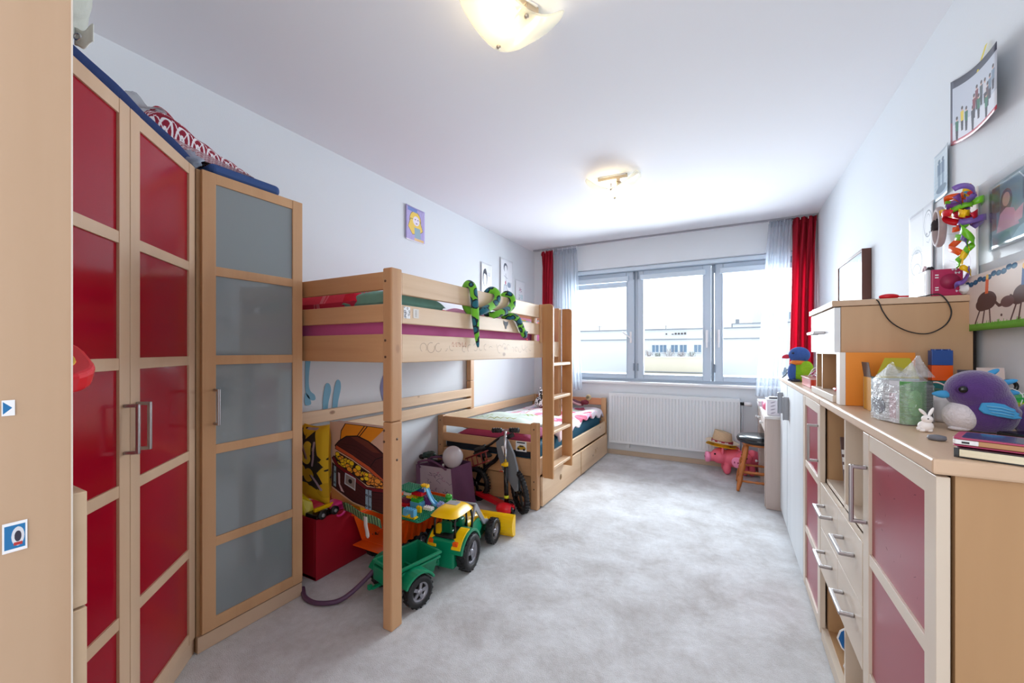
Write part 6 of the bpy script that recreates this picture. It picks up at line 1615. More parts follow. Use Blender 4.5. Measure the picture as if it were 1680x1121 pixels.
# rainbow spring
rs_ = thing('rainbow_spring', 'rainbow coil spring toy standing at the right border', 'toy spring', (.69, 1.62, W))
cols = [(40, 180, 90), (60, 200, 60), (190, 220, 40), (250, 200, 20), (250, 140, 30), (236, 60, 60), (226, 60, 150), (90, 60, 180)]
for k in range(22):
    cz = W+.080-.0028*k; cc_ = cols[min(7, int(k*8/22))]; R_ = .040
    obj('coil', MB().tube([(.700+R_*math.cos(a)*.95, 1.600+R_*math.sin(a), cz+.0014*math.sin(a/2)+.006*math.cos(a)*(k < 5)) for a in [2*PI*q/36 for q in range(36)]], .0013, 6, closed=True), pl('spring_%d' % int(k*8/22), cc_), rs_)
tpw = thing('tape_roll', 'black ring of tape behind the rainbow spring', 'tape', (.70, 1.70, W+.08))
obj('ring', MB().tube([(.700+.016*math.cos(a), 1.690, W+.100+.016*math.sin(a)) for a in [2*PI*k/24 for k in range(24)]], .005, 8, closed=True), M_blackgloss, tpw); obj('stand', MB().box(.672, .728, 1.682, 1.698, W, W+.082), M_paper, tpw, bev=.001)
bp__ = thing('clear_tube', 'clear bottle with blue label between purple bird and spring', 'bottle', (.645, 1.605, W))
obj('bottle', MB().lathe([(0, 0), (.013, 0), (.014, .004), (.014, .070), (.006, .088), (.006, .098)], 20, T(.650, 1.610, W)), glassy('clear_plastic', (226, 230, 236), .5, .1), bp__)
obj('label', MB().cyl((.668, 1.592, W+.012), (.662, 1.585, W+.062), .0085, 14), pl('label_blue', (56, 104, 170)), bp__)
obj('string', MB().tube(smoothpath([(.650, 1.605, W+.098), (.665, 1.59, W+.100), (.678, 1.575, W+.085), (.670, 1.565, W+.060)], 5), .0012, 6), M_white, bp__)
mb = MB().box(0, .14, 0, .10, 0, .010, M=T(.600, 1.300, W) @ RZ(.45)).box(.002, .138, .002, .098, .010, .012, M=T(.600, 1.300, W) @ RZ(.45)); single('dark_folder', mb, M_blackgloss, 'black folder lying flat beside the purple bird', 'folder', bev=.001)
mb = MB().add([(.415, 1.335, W), (.417, 1.336, W), (.405, 1.36, W+.0006), (.403, 1.36, W+.0006)], [(0, 1, 2, 3)]).tube([(.412, 1.30, W+.001), (.405, 1.315, W+.001), (.41, 1.335, W+.001)], .0006, 6)
# hutch shelf: red glasses case
mb = MB().ell((.410, 2.14, CT+.0305+.010), (.028, .060, .010), 22, 12); single('red_case', mb, P_red, 'shiny red oval case on the hutch base board', 'case')
dbk = thing('wedge_book', 'dark book leaning inside the upper open shelf', 'book', (.42, 2.0, .718)); M = T(.380, 2.120, .720) @ RY(.0) @ RX(-.35)
obj('cover', MB().box(0, .20, -.012, 0, 0, .20, M=T(.395, 2.02, .727) @ RX(-.38)), plain('book_brown', (92, 66, 62), .5), dbk, bev=.001)
c = MB()
for i, (a, b_) in enumerate(((.05, .13), (.05, .10), (.05, .07), (.09, .13), (.09, .10), (.09, .07))): c.box(a-.05, a-.025, -.0135, -.012, b_, b_+.018, M=T(.395, 2.02, .727) @ RX(-.38))
obj('cover_symbols', c, M_white, dbk)
# blue stickers / cutouts on the lower divider
mb = MB(); n_ = 20
leafp = [(0, -.5), (.22, -.3), (.34, 0), (.26, .28), (.05, .5), (-.02, .5), (-.26, .28), (-.34, 0), (-.22, -.3)]
for nm, lab, yy, zz_, s_ in (('blue_bottle_sticker', 'blue oval cut-out with white rim hanging in the lower open shelf', 1.885, .205, .110), ('small_blue_sticker', 'smaller blue round cut-out under the oval one in the lower shelf', 1.885, .108, .055)):
    t_ = thing(nm, lab, 'cut-out', (.385, yy, zz_-.06)); Mx_ = basis((.372, yy+.0, zz_), (1, 0, 0), (0, 0, 1), (0, -1, 0))
    obj('rim', MB().prism([(x*s_+.012, y*s_) for x, y in leafp], 0, .0012, M=Mx_), M_white, t_); obj('face', MB().prism([(x*s_*.86+.012, y*s_*.88) for x, y in leafp], .0012, .0018, M=Mx_), pl('cutout_blue', (30, 104, 172)), t_)
    if s_ > .1: obj('star', MB().prism([((.006 if k % 2 else .0025)*s_*8*math.cos(PI*k/5)+.018, (.006 if k % 2 else .0025)*s_*8*math.sin(PI*k/5)-.02) for k in range(10)], .0018, .0024, M=Mx_), P_yellow, t_)
# parrot plush, string tub and glasses at the far end of the worktop
pa = thing('parrot_plush', 'plush parrot with blue head, green wings and red beak on the worktop', 'plush toy', (.41, 3.25, W))
ax_ = Vector((-.35, -.94, 0)); MPA = basis((.400, 3.20, W), (.93, -.36, 0), (.36, .93, 0), (0, 0, 1)) @ Matrix.Scale(.90, 4)
M_pblue = plain('parrot_blue', (58, 96, 172), .9, var=.1, bump=.4, bscale=120); M_pgr = plain('parrot_green', (134, 196, 34), .9, var=.1, bump=.4, bscale=120); M_por = plain('parrot_orange', (246, 142, 62), .9, bump=.3, bscale=120); M_prd = plain('parrot_beak_red', (206, 44, 74), .6)
obj('body', MB().ell((.005, 0, .075), (.062, .055, .085), 28, 20, M=MPA, fn=lambda p: Vector((p.x*(1-.18*p.z), p.y*(1-.18*p.z), max(p.z, -.86)))), M_pgr, pa)
obj('chest', MB().ell((-.035, -.018, .065), (.036, .045, .072), 24, 16, M=MPA), M_pblue, pa)
obj('collar', MB().ell((-.008, -.008, .138), (.050, .050, .022), 24, 14, M=MPA), M_por, pa)
obj('head', MB().ell((-.005, 0, .192), (.066, .056, .058), 28, 20, M=MPA), M_pblue, pa)
obj('beak', MB().ell((-.082, -.01, .180), (.030, .016, .016), 18, 12, M=MPA, fn=lambda p: Vector((p.x, p.y, p.z-.5*(p.x*p.x if p.x < 0 else 0)))), M_prd, pa)
obj('eye', MB().ell((-.030, -.050, .205), (.010, .006, .007), 14, 10, M=MPA), plain('parrot_eye', (30, 34, 70), .3), pa)
obj('wing', MB().ell((.050, -.042, .095), (.040, .016, .055), 22, 14, M=MPA @ T(0, 0, 0)), plain('parrot_wing', (150, 206, 44), .9, bump=.4, bscale=120), pa)
obj('foot', MB().ell((-.045, -.03, .010), (.026, .018, .010), 14, 8, M=MPA).ell((-.01, -.05, .010), (.026, .018, .010), 14, 8, M=MPA), plain('parrot_foot', (60, 64, 84), .8), pa)
ttb = thing('red_tub', 'clear-lidded red tub heaped with tangled bracelets', 'box', (.47, 2.87, W))
c = MB(); c.prism(rounded(.455, 2.80, .078, .16, .02), W, W+.052); obj('tub', c, pl('tub_red', (206, 70, 52), .25), ttb, bev=.003)
obj('rim', MB().prism(rounded(.455, 2.80, .083, .165, .022), W+.046, W+.053), glassy('tub_rim_clear', (235, 225, 225), .35, .1), ttb, bev=.001)
rj = random.Random(4); jc = [('white', (236, 236, 240)), ('pink', (216, 150, 190)), ('grey', (120, 110, 130)), ('ivory', (240, 236, 226)), ('coral', (210, 120, 90)), ('lilac', (150, 130, 190)), ('navy', (60, 60, 80))]
ordn = ['nearest', 'second', 'third', 'fourth', 'fifth', 'sixth', 'seventh', 'eighth', 'ninth', 'tenth', 'eleventh', 'twelfth', 'thirteenth', 'fourteenth', 'fifteenth', 'farthest']
ysr = sorted(rj.uniform(2.68, 2.92) for _ in range(16))
for k in range(16):
    cx_, cy_, cz_ = rj.uniform(.42, .50), ysr[k], W+.064+rj.uniform(0, .055); r_ = rj.uniform(.025, .042); tl_ = rj.uniform(-.9, .9); t2 = rj.uniform(-.9, .9)
    Mj = T(cx_, cy_, cz_) @ RX(tl_) @ RY(t2); cn, cv_ = jc[k*3 % 7]
    pts_ = [Mj @ Vector((r_*math.cos(a), r_*math.sin(a), .003*math.sin(3*a))) for a in [2*PI*q/24 for q in range(24)]]
    single('bracelet', MB().tube(pts_, rj.uniform(.0018, .0034), 6, closed=True), pl('bracelet_'+cn, cv_), '%s loop, %s counting from the hutch in the bracelet heap' % (cn, ordn[k]), 'bracelet', group='bracelets heaped on the red tub')
mb = MB().tube(smoothpath([(.455, 2.95, W+.12), (.48, 2.88, W+.135), (.51, 2.80, W+.158)], 5), .0045, 8); single('black_pen', mb, M_blackgloss, 'black pen sticking up out of the bracelet heap', 'pen')
gw = thing('glass_wing', 'pair of clear blue-grey plastic swim goggles behind the parrot', 'goggles', (.36, 3.55, W))
M_gog = glassy('goggle_plastic', (150, 170, 190), .4, .1)
for k in (0, 1): obj('lens', MB().ell((.345+.01*k, 3.50+.085*k, W+.045), (.014, .040, .034), 20, 12), M_gog, gw)
obj('nose_bridge', MB().cyl((.345, 3.53, W+.05), (.352, 3.56, W+.05), .006, 8), M_gog, gw)
obj('strap', MB().tube(smoothpath([(.355, 3.62, W+.045), (.40, 3.60, W+.075), (.39, 3.50, W+.06), (.36, 3.46, W+.045), (.33, 3.44, W+.012), (.335, 3.50, W+.006)], 5), .005, 6), plain('goggle_strap', (110, 124, 140), .5), gw)
# things on top of the hutch
HTp = 1.461
ra = thing('pink_radio', 'small raspberry pink radio with a white screen front on the hutch', 'radio', (.67, 2.04, HTp))
M_rasp2 = plain('radio_raspberry', (176, 30, 84), .35, var=.03)
obj('body', MB().box(.632, .716, 1.985, 2.095, HTp, HTp+.098), M_rasp2, ra, bev=.006, bseg=3); obj('front_frame', MB().box(.620, .633, 1.983, 2.097, HTp, HTp+.098), plain('radio_silver', (206, 206, 212), .35, .3), ra, bev=.004)
obj('screen', MB().box(.6185, .620, 1.994, 2.086, HTp+.014, HTp+.086), plain('screen_white', (240, 242, 246), .2), ra)
obj('speaker_grille', MB().cyl((.682, 1.9845, HTp+.052), (.682, 1.9835, HTp+.052), .027, 28), plain('radio_rasp_dark', (150, 24, 70), .5), ra)
for zz_ in (.075, .066, .030, .022): obj('button', MB().box(.643, .652, 1.983, 1.9846, HTp+zz_, HTp+zz_+.004), M_white, ra)
bf = MB()
for (a, z) in ((.700, .082), (.692, .094), (.702, .018)):
    for s_ in (-1, 1): bf.prism([(0, 0), (s_*.006, .004), (s_*.007, -.001), (s_*.004, -.005)], 0, .0008, M=basis((a, 1.9845, HTp+z), (1, 0, 0), (0, 0, 1), (0, -1, 0)))
obj('butterfly_print', bf, plain('butterfly_silver', (206, 200, 214), .4), ra)
cbp = smoothpath([(.36, 2.44, HTp+.003), (.40, 2.36, HTp+.003), (.45, 2.15, HTp+.003), (.465, 2.00, HTp+.003), (.476, 1.942, HTp-.008), (.490, 1.936, HTp-.050), (.515, 1.936, HTp-.092), (.560, 1.936, HTp-.124), (.610, 1.936, HTp-.132), (.652, 1.936, HTp-.105), (.668, 1.936, HTp-.065), (.660, 1.938, HTp-.025), (.640, 1.942, HTp+.004), (.612, 1.960, HTp+.003), (.60, 1.99, HTp+.003)], 8)
single('black_cable', MB().tube(cbp, .0020, 8), M_black, 'thin black cable looping down over the hutch\'s side', 'cable')
mb = MB().ell((.525, 2.01, HTp+.011), (.030, .018, .011), 20, 12).cyl((.55, 2.0, HTp+.009), (.575, 1.99, HTp+.007), .003); single('red_toy_car', mb, P_red, 'small shiny red toy beside the radio on the hutch', 'toy')
mb = MB().box(0, .07, 0, .05, 0, .004, M=T(.45, 2.02, HTp) @ RZ(-.15)); single('teal_booklet', mb, pl('booklet_teal', (96, 160, 170), .5), 'thin teal booklet flat on the hutch near the red toy', 'booklet')
mb = MB().box(0, .05, 0, .09, 0, .006, M=T(.36, 2.33, HTp) @ RZ(.1)); single('grey_booklet', mb, pl('booklet_grey', (120, 128, 134), .5), 'dark grey booklet on the hutch\'s far front corner', 'booklet')
mb = MB().ell((.722, 1.975, HTp+.020), (.020, .024, .020), 20, 14, fn=crum(0, 0, 5, .4, 2)); single('crumpled_tissue', mb, M_paper, 'crumpled white tissue at the hutch\'s right corner', 'tissue')

# ================================================================ RIGHT WALL
def sheet(name, label, cat, y0, y1, z0, z1, m, curl=0, x=XR-.003, bulge=0, skew=0, n=14, group=None, left=False, curlside=0, corners=None):
    """paper on the right wall, seen from -x: u=0 is the far (left) edge"""
    if corners: f = lambda u_, v_: (x-curl*u_**1.6, y1+(y0-y1)*u_, (corners[0]+(corners[1]-corners[0])*v_)*(1-u_)+(corners[2]+(corners[3]-corners[2])*v_)*u_-.012*math.sin(PI*u_))
    elif left: f = lambda u_, v_: (XL+.003+curl*(1-u_)**3+bulge*math.sin(PI*u_), y0+(y1-y0)*u_, z0+(z1-z0)*v_+skew*u_)
    else: f = lambda u_, v_: (x-curl*u_**3-curl*.6*max(0, curlside)*v_**3*u_-bulge*math.sin(PI*u_), y1+(y0-y1)*u_, z0+(z1-z0)*v_+skew*u_)
    return single(name, MB().grid(n, n, f), m, label, cat, group=group, solid=.0006)
def classphoto(cv):
    cv.rect(0, .88, 1, 1, (58, 62, 80)); cv.rect(0, 0, .05, 1, (58, 62, 80)); cv.rect(0, 0, .04, .35, (130, 40, 60)); cv.rect(0, 0, 1, .06, (190, 70, 86)); cv.rect(.04, .06, 1, .88, (196, 202, 214)); cv.rect(.05, .06, 1, .30, (222, 224, 232))
    r = random.Random(3); ppl = [(.13, .34, (30, 110, 80)), (.24, .46, (230, 200, 40)), (.33, .42, (26, 100, 70)), (.47, .36, (60, 60, 66)), (.50, .52, (130, 40, 56)), (.56, .62, (120, 50, 60)), (.60, .46, (30, 110, 80)), (.66, .62, (70, 80, 84)), (.74, .60, (210, 206, 210)), (.80, .5, (90, 60, 60)), (.85, .58, (110, 130, 150)), (.92, .66, (120, 140, 160)), (.77, .36, (40, 120, 90))]
    for x, y, c in ppl:
        cv.poly([(x-.035, y), (x+.035, y), (x+.028, y-.16), (x-.028, y-.16)], c); cv.poly([(x-.028, y-.15), (x+.028, y-.15), (x+.02, y-.30), (x-.02, y-.30)], (50, 46, 56)); cv.ell(x, y+.035, .020, .036, (206, 160, 140)); cv.ell(x, y+.050, .021, .026, (50, 40, 40))
sheet('class_photo', 'curling group photo with dark border, taped high on the right wall', 'photo', 1.740, 2.165, 2.055, 2.300, pic('class_photo_print', 420, 330, classphoto, rough=.35), curl=.048, corners=(2.055, 2.300, 1.990, 2.190))
mb = MB().grid(2, 6, lambda a, b_: (XR-.026+.020*b_, 1.905+.014*a, 2.195+.085*b_)); single('yellow_tape', mb, plain('tape_yellow', (236, 216, 40), .4), 'strip of yellow tape holding the group photo', 'tape')
def bluephoto(cv):
    for k in range(12): cv.rect(0, k/12, 1, (k+.6)/12, (168+3*k, 190+2*k, 206+k))
    for x in (.33, .58): cv.ell(x, .80, .07, .05, (90, 110, 130)); cv.poly([(x-.11, .76), (x+.11, .76), (x+.10, .50), (x-.10, .50)], (98, 120, 142)); cv.poly([(x-.09, .52), (x+.09, .52), (x+.07, .2), (x-.07, .2)], (128, 150, 168))
    cv.ell(.5, .2, .36, .08, (112, 134, 152))
sheet('faded_photo', 'faded blue-grey photo of two people below the group photo', 'photo', 2.160, 2.308, 1.880, 2.070, pic('faded_photo_print', 220, 320, bluephoto, (190, 204, 214), rough=.4), curl=.01)
def sketch1(cv):
    g = (150, 158, 168)
    cv.line([(.03, .02), (.03, .98), (.6, .98)], (206, 210, 216), .008); cv.line([(.6, 1), (.6, .6)], g, .006)
    cv.ell(.80, .80, .17, .14, g, ring=.10); cv.ell(.80, .78, .11, .12, g, ring=.05); cv.ell(.33, .45, .24, .14, g, ring=.06); cv.ell(.33, .32, .20, .12, g, ring=.06)
    for k in range(14): cv.line([(.33, .55), (.33+.25*math.cos(.4+k*.17), .50+.13*math.sin(.4+k*.17))], g, .004)
    cv.ell(.75, .70, .02, .012, (110, 116, 126)); cv.ell(.87, .70, .02, .012, (110, 116, 126)); cv.line([(.74, .62), (.82, .60), (.88, .63)], g, .006)
    for k in range(9): cv.line([(.06+.1*k, .2+.02*math.sin(k)), (.10+.1*k, .06)], (176, 182, 190), .004)
sheet('pencil_sketch', 'large pale pencil sketch of faces left of the ribbons', 'drawing', 2.305, 2.575, 1.480, 1.895, pic('pencil_sketch_print', 300, 460, sketch1, (228, 231, 236)), curl=.004)
def sketch2(cv):
    for k in range(7): cv.line([(.1+.02*k, .9-.1*k), (.35, .86-.1*k), (.5, .9-.11*k)], (196, 200, 208), .005)
    cv.line([(.06, .95), (.06, .05)], (188, 194, 202), .008)
    cv.ell(.6, .3, .2, .12, (206, 200, 214), ring=.08)
sheet('white_drawing', 'white sheet of faint lines behind the hanging ribbons', 'drawing', 1.952, 2.230, 1.475, 1.830, pic('white_drawing_print', 260, 340, sketch2, (232, 234, 238)), curl=.006)
def tealphoto(cv):
    cv.rect(0, 0, 1, 1, (96, 138, 150)); cv.rect(0, .55, .2, 1, (66, 74, 60)); cv.rect(.0, .30, .14, .6, (80, 46, 56)); cv.rect(.55, .55, .85, .95, (60, 96, 110)); cv.poly([(.3, 0), (1, 0), (1, .35), (.5, .2)], (150, 190, 204)); cv.poly([(0, 0), (.4, 0), (.35, .2), (0, .25)], (60, 110, 130))
    cv.ell(.30, .66, .095, .17, (74, 48, 44)); cv.poly([(.22, .66), (.38, .66), (.34, .3), (.16, .3)], (74, 48, 44)); cv.ell(.30, .68, .060, .10, (214, 164, 150)); cv.poly([(.2, .50), (.30, .56), (.42, .50), (.50, .24), (.14, .24)], (206, 150, 170)); cv.poly([(.42, .42), (.56, .5), (.54, .3), (.44, .28)], (214, 166, 180))
    for a in ((.5, .95, .8, .5), (.62, 1.0, .95, .6), (.75, .30, 1.0, .46), (.58, .30, .98, .12)): cv.line([(a[0], a[1]), (a[2], a[3])], (216, 232, 238), .018)
    cv.rect(0, 0, .025, 1, (206, 214, 218)); cv.rect(0, 0, 1, .03, (176, 196, 204))
sheet('portrait_photo', 'large teal photo of a long-haired girl in a plastic sleeve', 'photo', 1.560, 1.905, 1.590, 1.800, pic('portrait_photo_print', 420, 300, tealphoto, rough=.15, coat=.6), curl=.012, bulge=.004)
mb = MB().grid(8, 8, lambda a, b_: (XR-.0105-.004*math.sin(3*a), 1.948-.37*a, 1.555+.27*b_)); single('plastic_sleeve', mb, glassy('sleeve_film', (226, 232, 236), .75, .08), 'clear plastic sleeve covering the teal portrait photo', 'sleeve')
def camels(cv):
    Br = (88, 56, 52); cv.rect(0, 0, 1, .12, (110, 180, 60)); r = random.Random(2)
    for k in range(50): x = r.random(); cv.line([(x, .08), (x+.01, .10+.06*r.random())], (96, 168, 48), .012)
    for k in range(12): cv.ell(.02+k*.062, .84+.010*k+.02*math.sin(k*2), .036, .045, (34, 86, 120)) ; cv.ell(.02+k*.062, .84+.01*k, .018, .02, (54, 112, 146))
    for cx, s_, b_ in ((.36, 1, (226, 96, 30)), (.80, .86, (44, 90, 150))):
        cv.ell(cx, .50, .13*s_, .16*s_, Br); cv.ell(cx-.06, .44, .09*s_, .11*s_, Br)
        for dx in (-.12, -.03, .06): cv.line([(cx+dx*s_*.6, .42), (cx+dx*s_*1.15-.02, .13)], Br, .032)
        cv.poly([(cx-.022, .62), (cx+.022, .62), (cx+.03, .86), (cx-.01, .88)], b_); cv.ell(cx+.01, .90, .018, .045, (240, 190, 90))
    cv.line([(.44, .50), (.52, .38), (.60, .40), (.66, .50), (.70, .44)], Br, .05); cv.ell(.62, .42, .08, .09, (110, 74, 72)); cv.ell(.55, .22, .012, .022, Br)
sheet('animal_painting', 'child\'s painting of two brown animals carrying candles on green grass', 'painting', 1.545, 2.000, 1.335, 1.520, pic('animal_painting_print', 560, 300, camels, (226, 210, 200)), curl=.020, x=XR-.030, bulge=.004)
# shell-like plush rings on the wall
M_shell = plain('ring_beige', (176, 160, 160), .6, var=.2, nscale=40)
sr = thing('oval_ring', 'large beige oval ring ornament with a dark fuzzy centre on the wall', 'ornament', (XR-.03, 2.245, 1.70))
obj('ring', MB().tube([(XR-.030, 2.180+.032*math.cos(a), 1.752+.068*math.sin(a)) for a in [2*PI*k/36 for k in range(36)]], .0115, 10, closed=True), M_shell, sr)
obj('fuzzy_centre', MB().ell((XR-.030, 2.204, 1.765), (.014, .024, .026), 20, 14, fn=crum(0, 0, 2, .5, 5)), plain('fuzz_dark', (58, 50, 54), .95), sr)
sr = thing('small_ring', 'small pinkish oval ring beside the oval ornament\'s foot', 'ornament', (XR-.03, 2.34, 1.56))
obj('ring', MB().tube([(XR-.030, 2.312+.014*math.cos(a), 1.585+.034*math.sin(a)) for a in [2*PI*k/28 for k in range(28)]], .0045, 8, closed=True), plain('ring_pink', (216, 190, 196), .5), sr)
obj('fuzzy_tuft', MB().ell((XR-.030, 2.262, 1.590), (.012, .022, .018), 20, 14, fn=crum(0, 0, 6, .5, 5)), plain('fuzz_dark', (58, 50, 54)), sr)
# picture frame
pf = thing('picture_frame', 'glazed picture in a dark brown wooden frame on the right wall', 'picture frame', (.72, 3.48, 1.58))
M_fr = wood('frame_dark_wood', (104, 56, 42), (76, 38, 28), 'Z', 8, .4); fx0, fx1, fy0, fy1, fz0, fz1 = .702, XR-.002, 3.160, 3.790, 1.555, 1.888
for a_ in ((fy0, fy0+.016, fz0, fz1), (fy1-.016, fy1, fz0, fz1), (fy0+.016, fy1-.016, fz0, fz0+.016), (fy0+.016, fy1-.016, fz1-.016, fz1)): obj('frame_bar', MB().box(fx0, fx1, *a_), M_fr, pf, bev=.001)
def pfp(cv):
    for k in range(7): cv.poly([(.05+.13*k, .1), (.09+.13*k, .1), (.12+.13*k, .9), (.07+.13*k, .9)], (224, 230, 234))  # pale slanted stripes: curtain reflection painted onto the glass
mb = MB().grid(1, 1, lambda u_, v_: (fx0+.006, fy1-.016+(fy0-fy1+.032)*u_, fz0+.016+(fz1-fz0-.032)*v_), False); obj('picture_glass', mb, pic('painted_reflection', 240, 120, pfp, (206, 216, 222), rough=.06, spec=.8), pf)
# ribbon garland
gl_ = thing('ribbon_garland', 'hanging cluster of curled yellow, red, orange and purple paper ribbons', 'garland', (XR-.07, 2.02, 1.5))
rg = random.Random(12); gx, gy = XR-.048, 1.945
rc_ = [P_yellow, P_red, P_orange, P_purple, P_lime, P_yellow, pl('ribbon_violet', (130, 100, 180)), pl('ribbon_crimson', (190, 24, 50)), P_yellow, P_orange, pl('ribbon_violet', (0, 0, 0)), P_lime, pl('ribbon_blue', (20, 150, 200)), P_yellow]
def ribbon(path, w_, m, th_=.0012):
    P_ = [Vector(p) for p in path]; vs = []
    for i, p in enumerate(P_):
        t_ = (P_[min(i+1, len(P_)-1)]-P_[max(i-1, 0)]).normalized(); a = Vector((0, 0, 1)); side = (a-t_*a.dot(t_))
        if side.length < .2: side = Vector((0, 1, 0))-t_*t_.y
        side.normalize(); vs += [p-side*w_/2, p+side*w_/2]
    mb = MB().add(vs, [(2*i, 2*i+1, 2*i+3, 2*i+2) for i in range(len(P_)-1)], True); return obj('ribbon', mb, m, gl_, solid=th_)
for k in range(24):      # loops at the top
    a0 = rg.uniform(0, 6.28); cz = 1.785+rg.uniform(-.065, .035); cy = gy+rg.uniform(-.045, .045); cx = gx+rg.uniform(-.025, .02); R_ = rg.uniform(.016, .026); tl_ = rg.uniform(-.9, .9)
    Mq = T(cx, cy, cz) @ RX(tl_) @ RY(rg.uniform(-.9, .9)) @ RZ(rg.uniform(0, 6))
    nn_ = rg.randint(10, 18)
    pts_ = [Mq @ Vector((R_*1.25*math.cos(t_*.30), R_*math.sin(t_*.30)*.8, -.0025*t_)) for t_ in range(nn_)]
    ribbon(pts_, rg.uniform(.017, .024), rc_[k % len(rc_)])
for k, (dy, z0_, z1_, R_, cidx) in enumerate(((.034, 1.70, 1.60, .018, 2), (.030, 1.77, 1.69, .016, 0), (-.004, 1.73, 1.62, .017, 6), (.004, 1.66, 1.555, .020, 4), (-.006, 1.62, 1.52, .019, 0), (-.012, 1.545, 1.485, .018, 10), (-.030, 1.70, 1.60, .014, 4))):
    n_ = 34; ph_ = rg.uniform(0, 6)
    pts_ = []
    for t_ in range(n_+1):
        q = t_/n_; a = ph_+q*2*PI*(z0_-z1_)/.085+.5*math.sin(5*q); r__ = R_*(.75+.45*math.sin(3*q+k)); pts_.append((gx+r__*math.cos(a), gy+dy+r__*math.sin(a)*1.25+.012*math.sin(4*q+k), z0_+(z1_-z0_)*q+.006*math.sin(9*q)))
    ribbon(pts_, .020+.004*math.sin(k), rc_[cidx])
obj('hanger', MB().tube([(XR-.002, 2.035, 1.84), (XR-.03, 2.035, 1.825), (gx, gy, 1.80)], .002, 6), M_white, gl_)

# ================================================================ LEFT WALL PAPERS AND DECALS
def lilac(cv):
    cv.rect(0, .0, 1, 1, (176, 164, 212)); r = random.Random(1)
    for k in range(60): x = r.random(); y = r.random(); cv.line([(x, y), (x+.03, y+.12)], (160, 146, 204) if k % 2 else (196, 186, 224), .01)
    cv.ell(.5, .62, .30, .28, (90, 80, 60)); cv.ell(.5, .62, .285, .265, (238, 204, 96)); cv.poly([(.25, .65), (.75, .65), (.90, .38), (.70, .25), (.35, .20), (.12, .40)], (238, 204, 96), edge=(90, 80, 60), ew=.012)
    cv.ell(.55, .62, .17, .14, (236, 226, 240)); cv.ell(.50, .66, .03, .015, (60, 50, 60)); cv.ell(.64, .66, .03, .015, (60, 50, 60)); cv.ell(.57, .55, .045, .014, (110, 70, 100)); cv.poly([(.45, .42), (.75, .42), (.80, .12), (.48, .12)], (150, 176, 190)); cv.rect(.1, .86, .6, .97, (120, 140, 200)); cv.rect(.45, .04, .95, .11, (226, 190, 130)); cv.rect(0, 0, 1, .03, (236, 234, 240))
sheet('coloured_drawing', 'coloured drawing of a blonde figure on lilac, high on the left wall', 'drawing', 2.480, 2.720, 2.185, 2.470, pic('lilac_drawing_print', 240, 300, lilac), left=True, curl=.008)
def port(cv, seed=0, big=True):
    K = (64, 66, 78)
    if big:
        cv.ell(.36, .50, .22, .30, K); cv.ell(.37, .44, .16, .24, (238, 240, 244)); cv.poly([(.18, .62), (.30, .80), (.44, .82), (.56, .66), (.50, .60), (.34, .64)], K); cv.line([(.37, .42), (.40, .38)], (150, 120, 120), .01)
        for k in range(4): cv.line([(.64, .70-.035*k), (.86, .70-.035*k)], (150, 156, 168), .008)
def port2(cv):
    K = (100, 106, 120); cv.ell(.42, .78, .16, .12, K); cv.ell(.44, .74, .11, .10, (238, 240, 244)); cv.line([(.44, .62), (.46, .42)], K, .012); cv.line([(.3, .56), (.58, .50)], K, .01); cv.ell(.42, .38, .04, .05, (190, 80, 110)); cv.poly([(.30, .32), (.52, .32), (.60, .12), (.24, .12)], (206, 212, 222), edge=K, ew=.01); cv.ell(.70, .34, .14, .07, (150, 164, 186)); cv.line([(.6, .2), (.8, .1)], K, .02)
    for k in range(10): cv.line([(.62+.03*k, .42), (.66+.02*k, .28)], (140, 152, 172), .006)
def port3(cv):
    r = random.Random(4)
    for k in range(40): a = r.uniform(0, 6.28); q = r.uniform(.02, .2); cv.ell(.5+q*math.cos(a), .60+q*.6*math.sin(a), .018, .012, [(206, 110, 130), (110, 120, 140), (170, 130, 160)][k % 3])
    for k in range(20): cv.ell(.36+.12*r.random(), .18+.2*r.random(), .012, .02, (110, 120, 140))
    cv.rect(.52, .2, .8, .4, (206, 224, 228))
sheet('ink_drawing', 'ink drawing of a dark-haired head, leftmost of three above the snake', 'drawing', 3.615, 3.840, 1.900, 2.215, pic('head_drawing_print', 240, 320, port, (236, 238, 243)), left=True, curl=.010)
sheet('ink_drawing', 'tall drawing of a small figure, middle of three above the snake', 'drawing', 4.020, 4.330, 1.900, 2.345, pic('figure_drawing_print', 260, 360, port2, (236, 238, 243)), left=True, curl=.012)
sheet('ink_drawing', 'lowest, dotted pink and grey drawing nearest the red curtain', 'drawing', 4.400, 4.660, 1.860, 2.150, pic('dotted_drawing_print', 220, 300, port3, (236, 238, 243)), left=True, curl=.008)
# blue painted figure: legs and feet as flat wall stickers
M_dec = plain('decal_blue', (120, 178, 206), .6, var=.03)
def decal(name, label, pts, m, x=XL+.0015, cat='wall sticker'):
    P_ = [tuple(p)[:2] for p in smoothpath([(a, b_, 0) for a, b_ in pts], 5, closed=True)]
    return single(name, MB().prism(P_, 0, .0012, M=basis((x, 0, 0), (0, 1, 0), (0, 0, 1), (1, 0, 0))), m, label, cat)
decal('blue_wall_sticker', 'light blue bent leg-shaped wall sticker beside the wardrobe', [(1.606, 1.25), (1.64, 1.26), (1.625, 1.10), (1.632, 1.02), (1.665, .985), (1.67, .955), (1.64, .955), (1.605, 1.0), (1.60, 1.12)], M_dec)
decal('blue_wall_sticker', 'first light blue drop-shaped wall sticker above the bunk\'s back slat', [(1.73, .84), (1.725, .95), (1.745, 1.045), (1.775, 1.045), (1.785, 1.0), (1.765, .92), (1.755, .84)], M_dec)
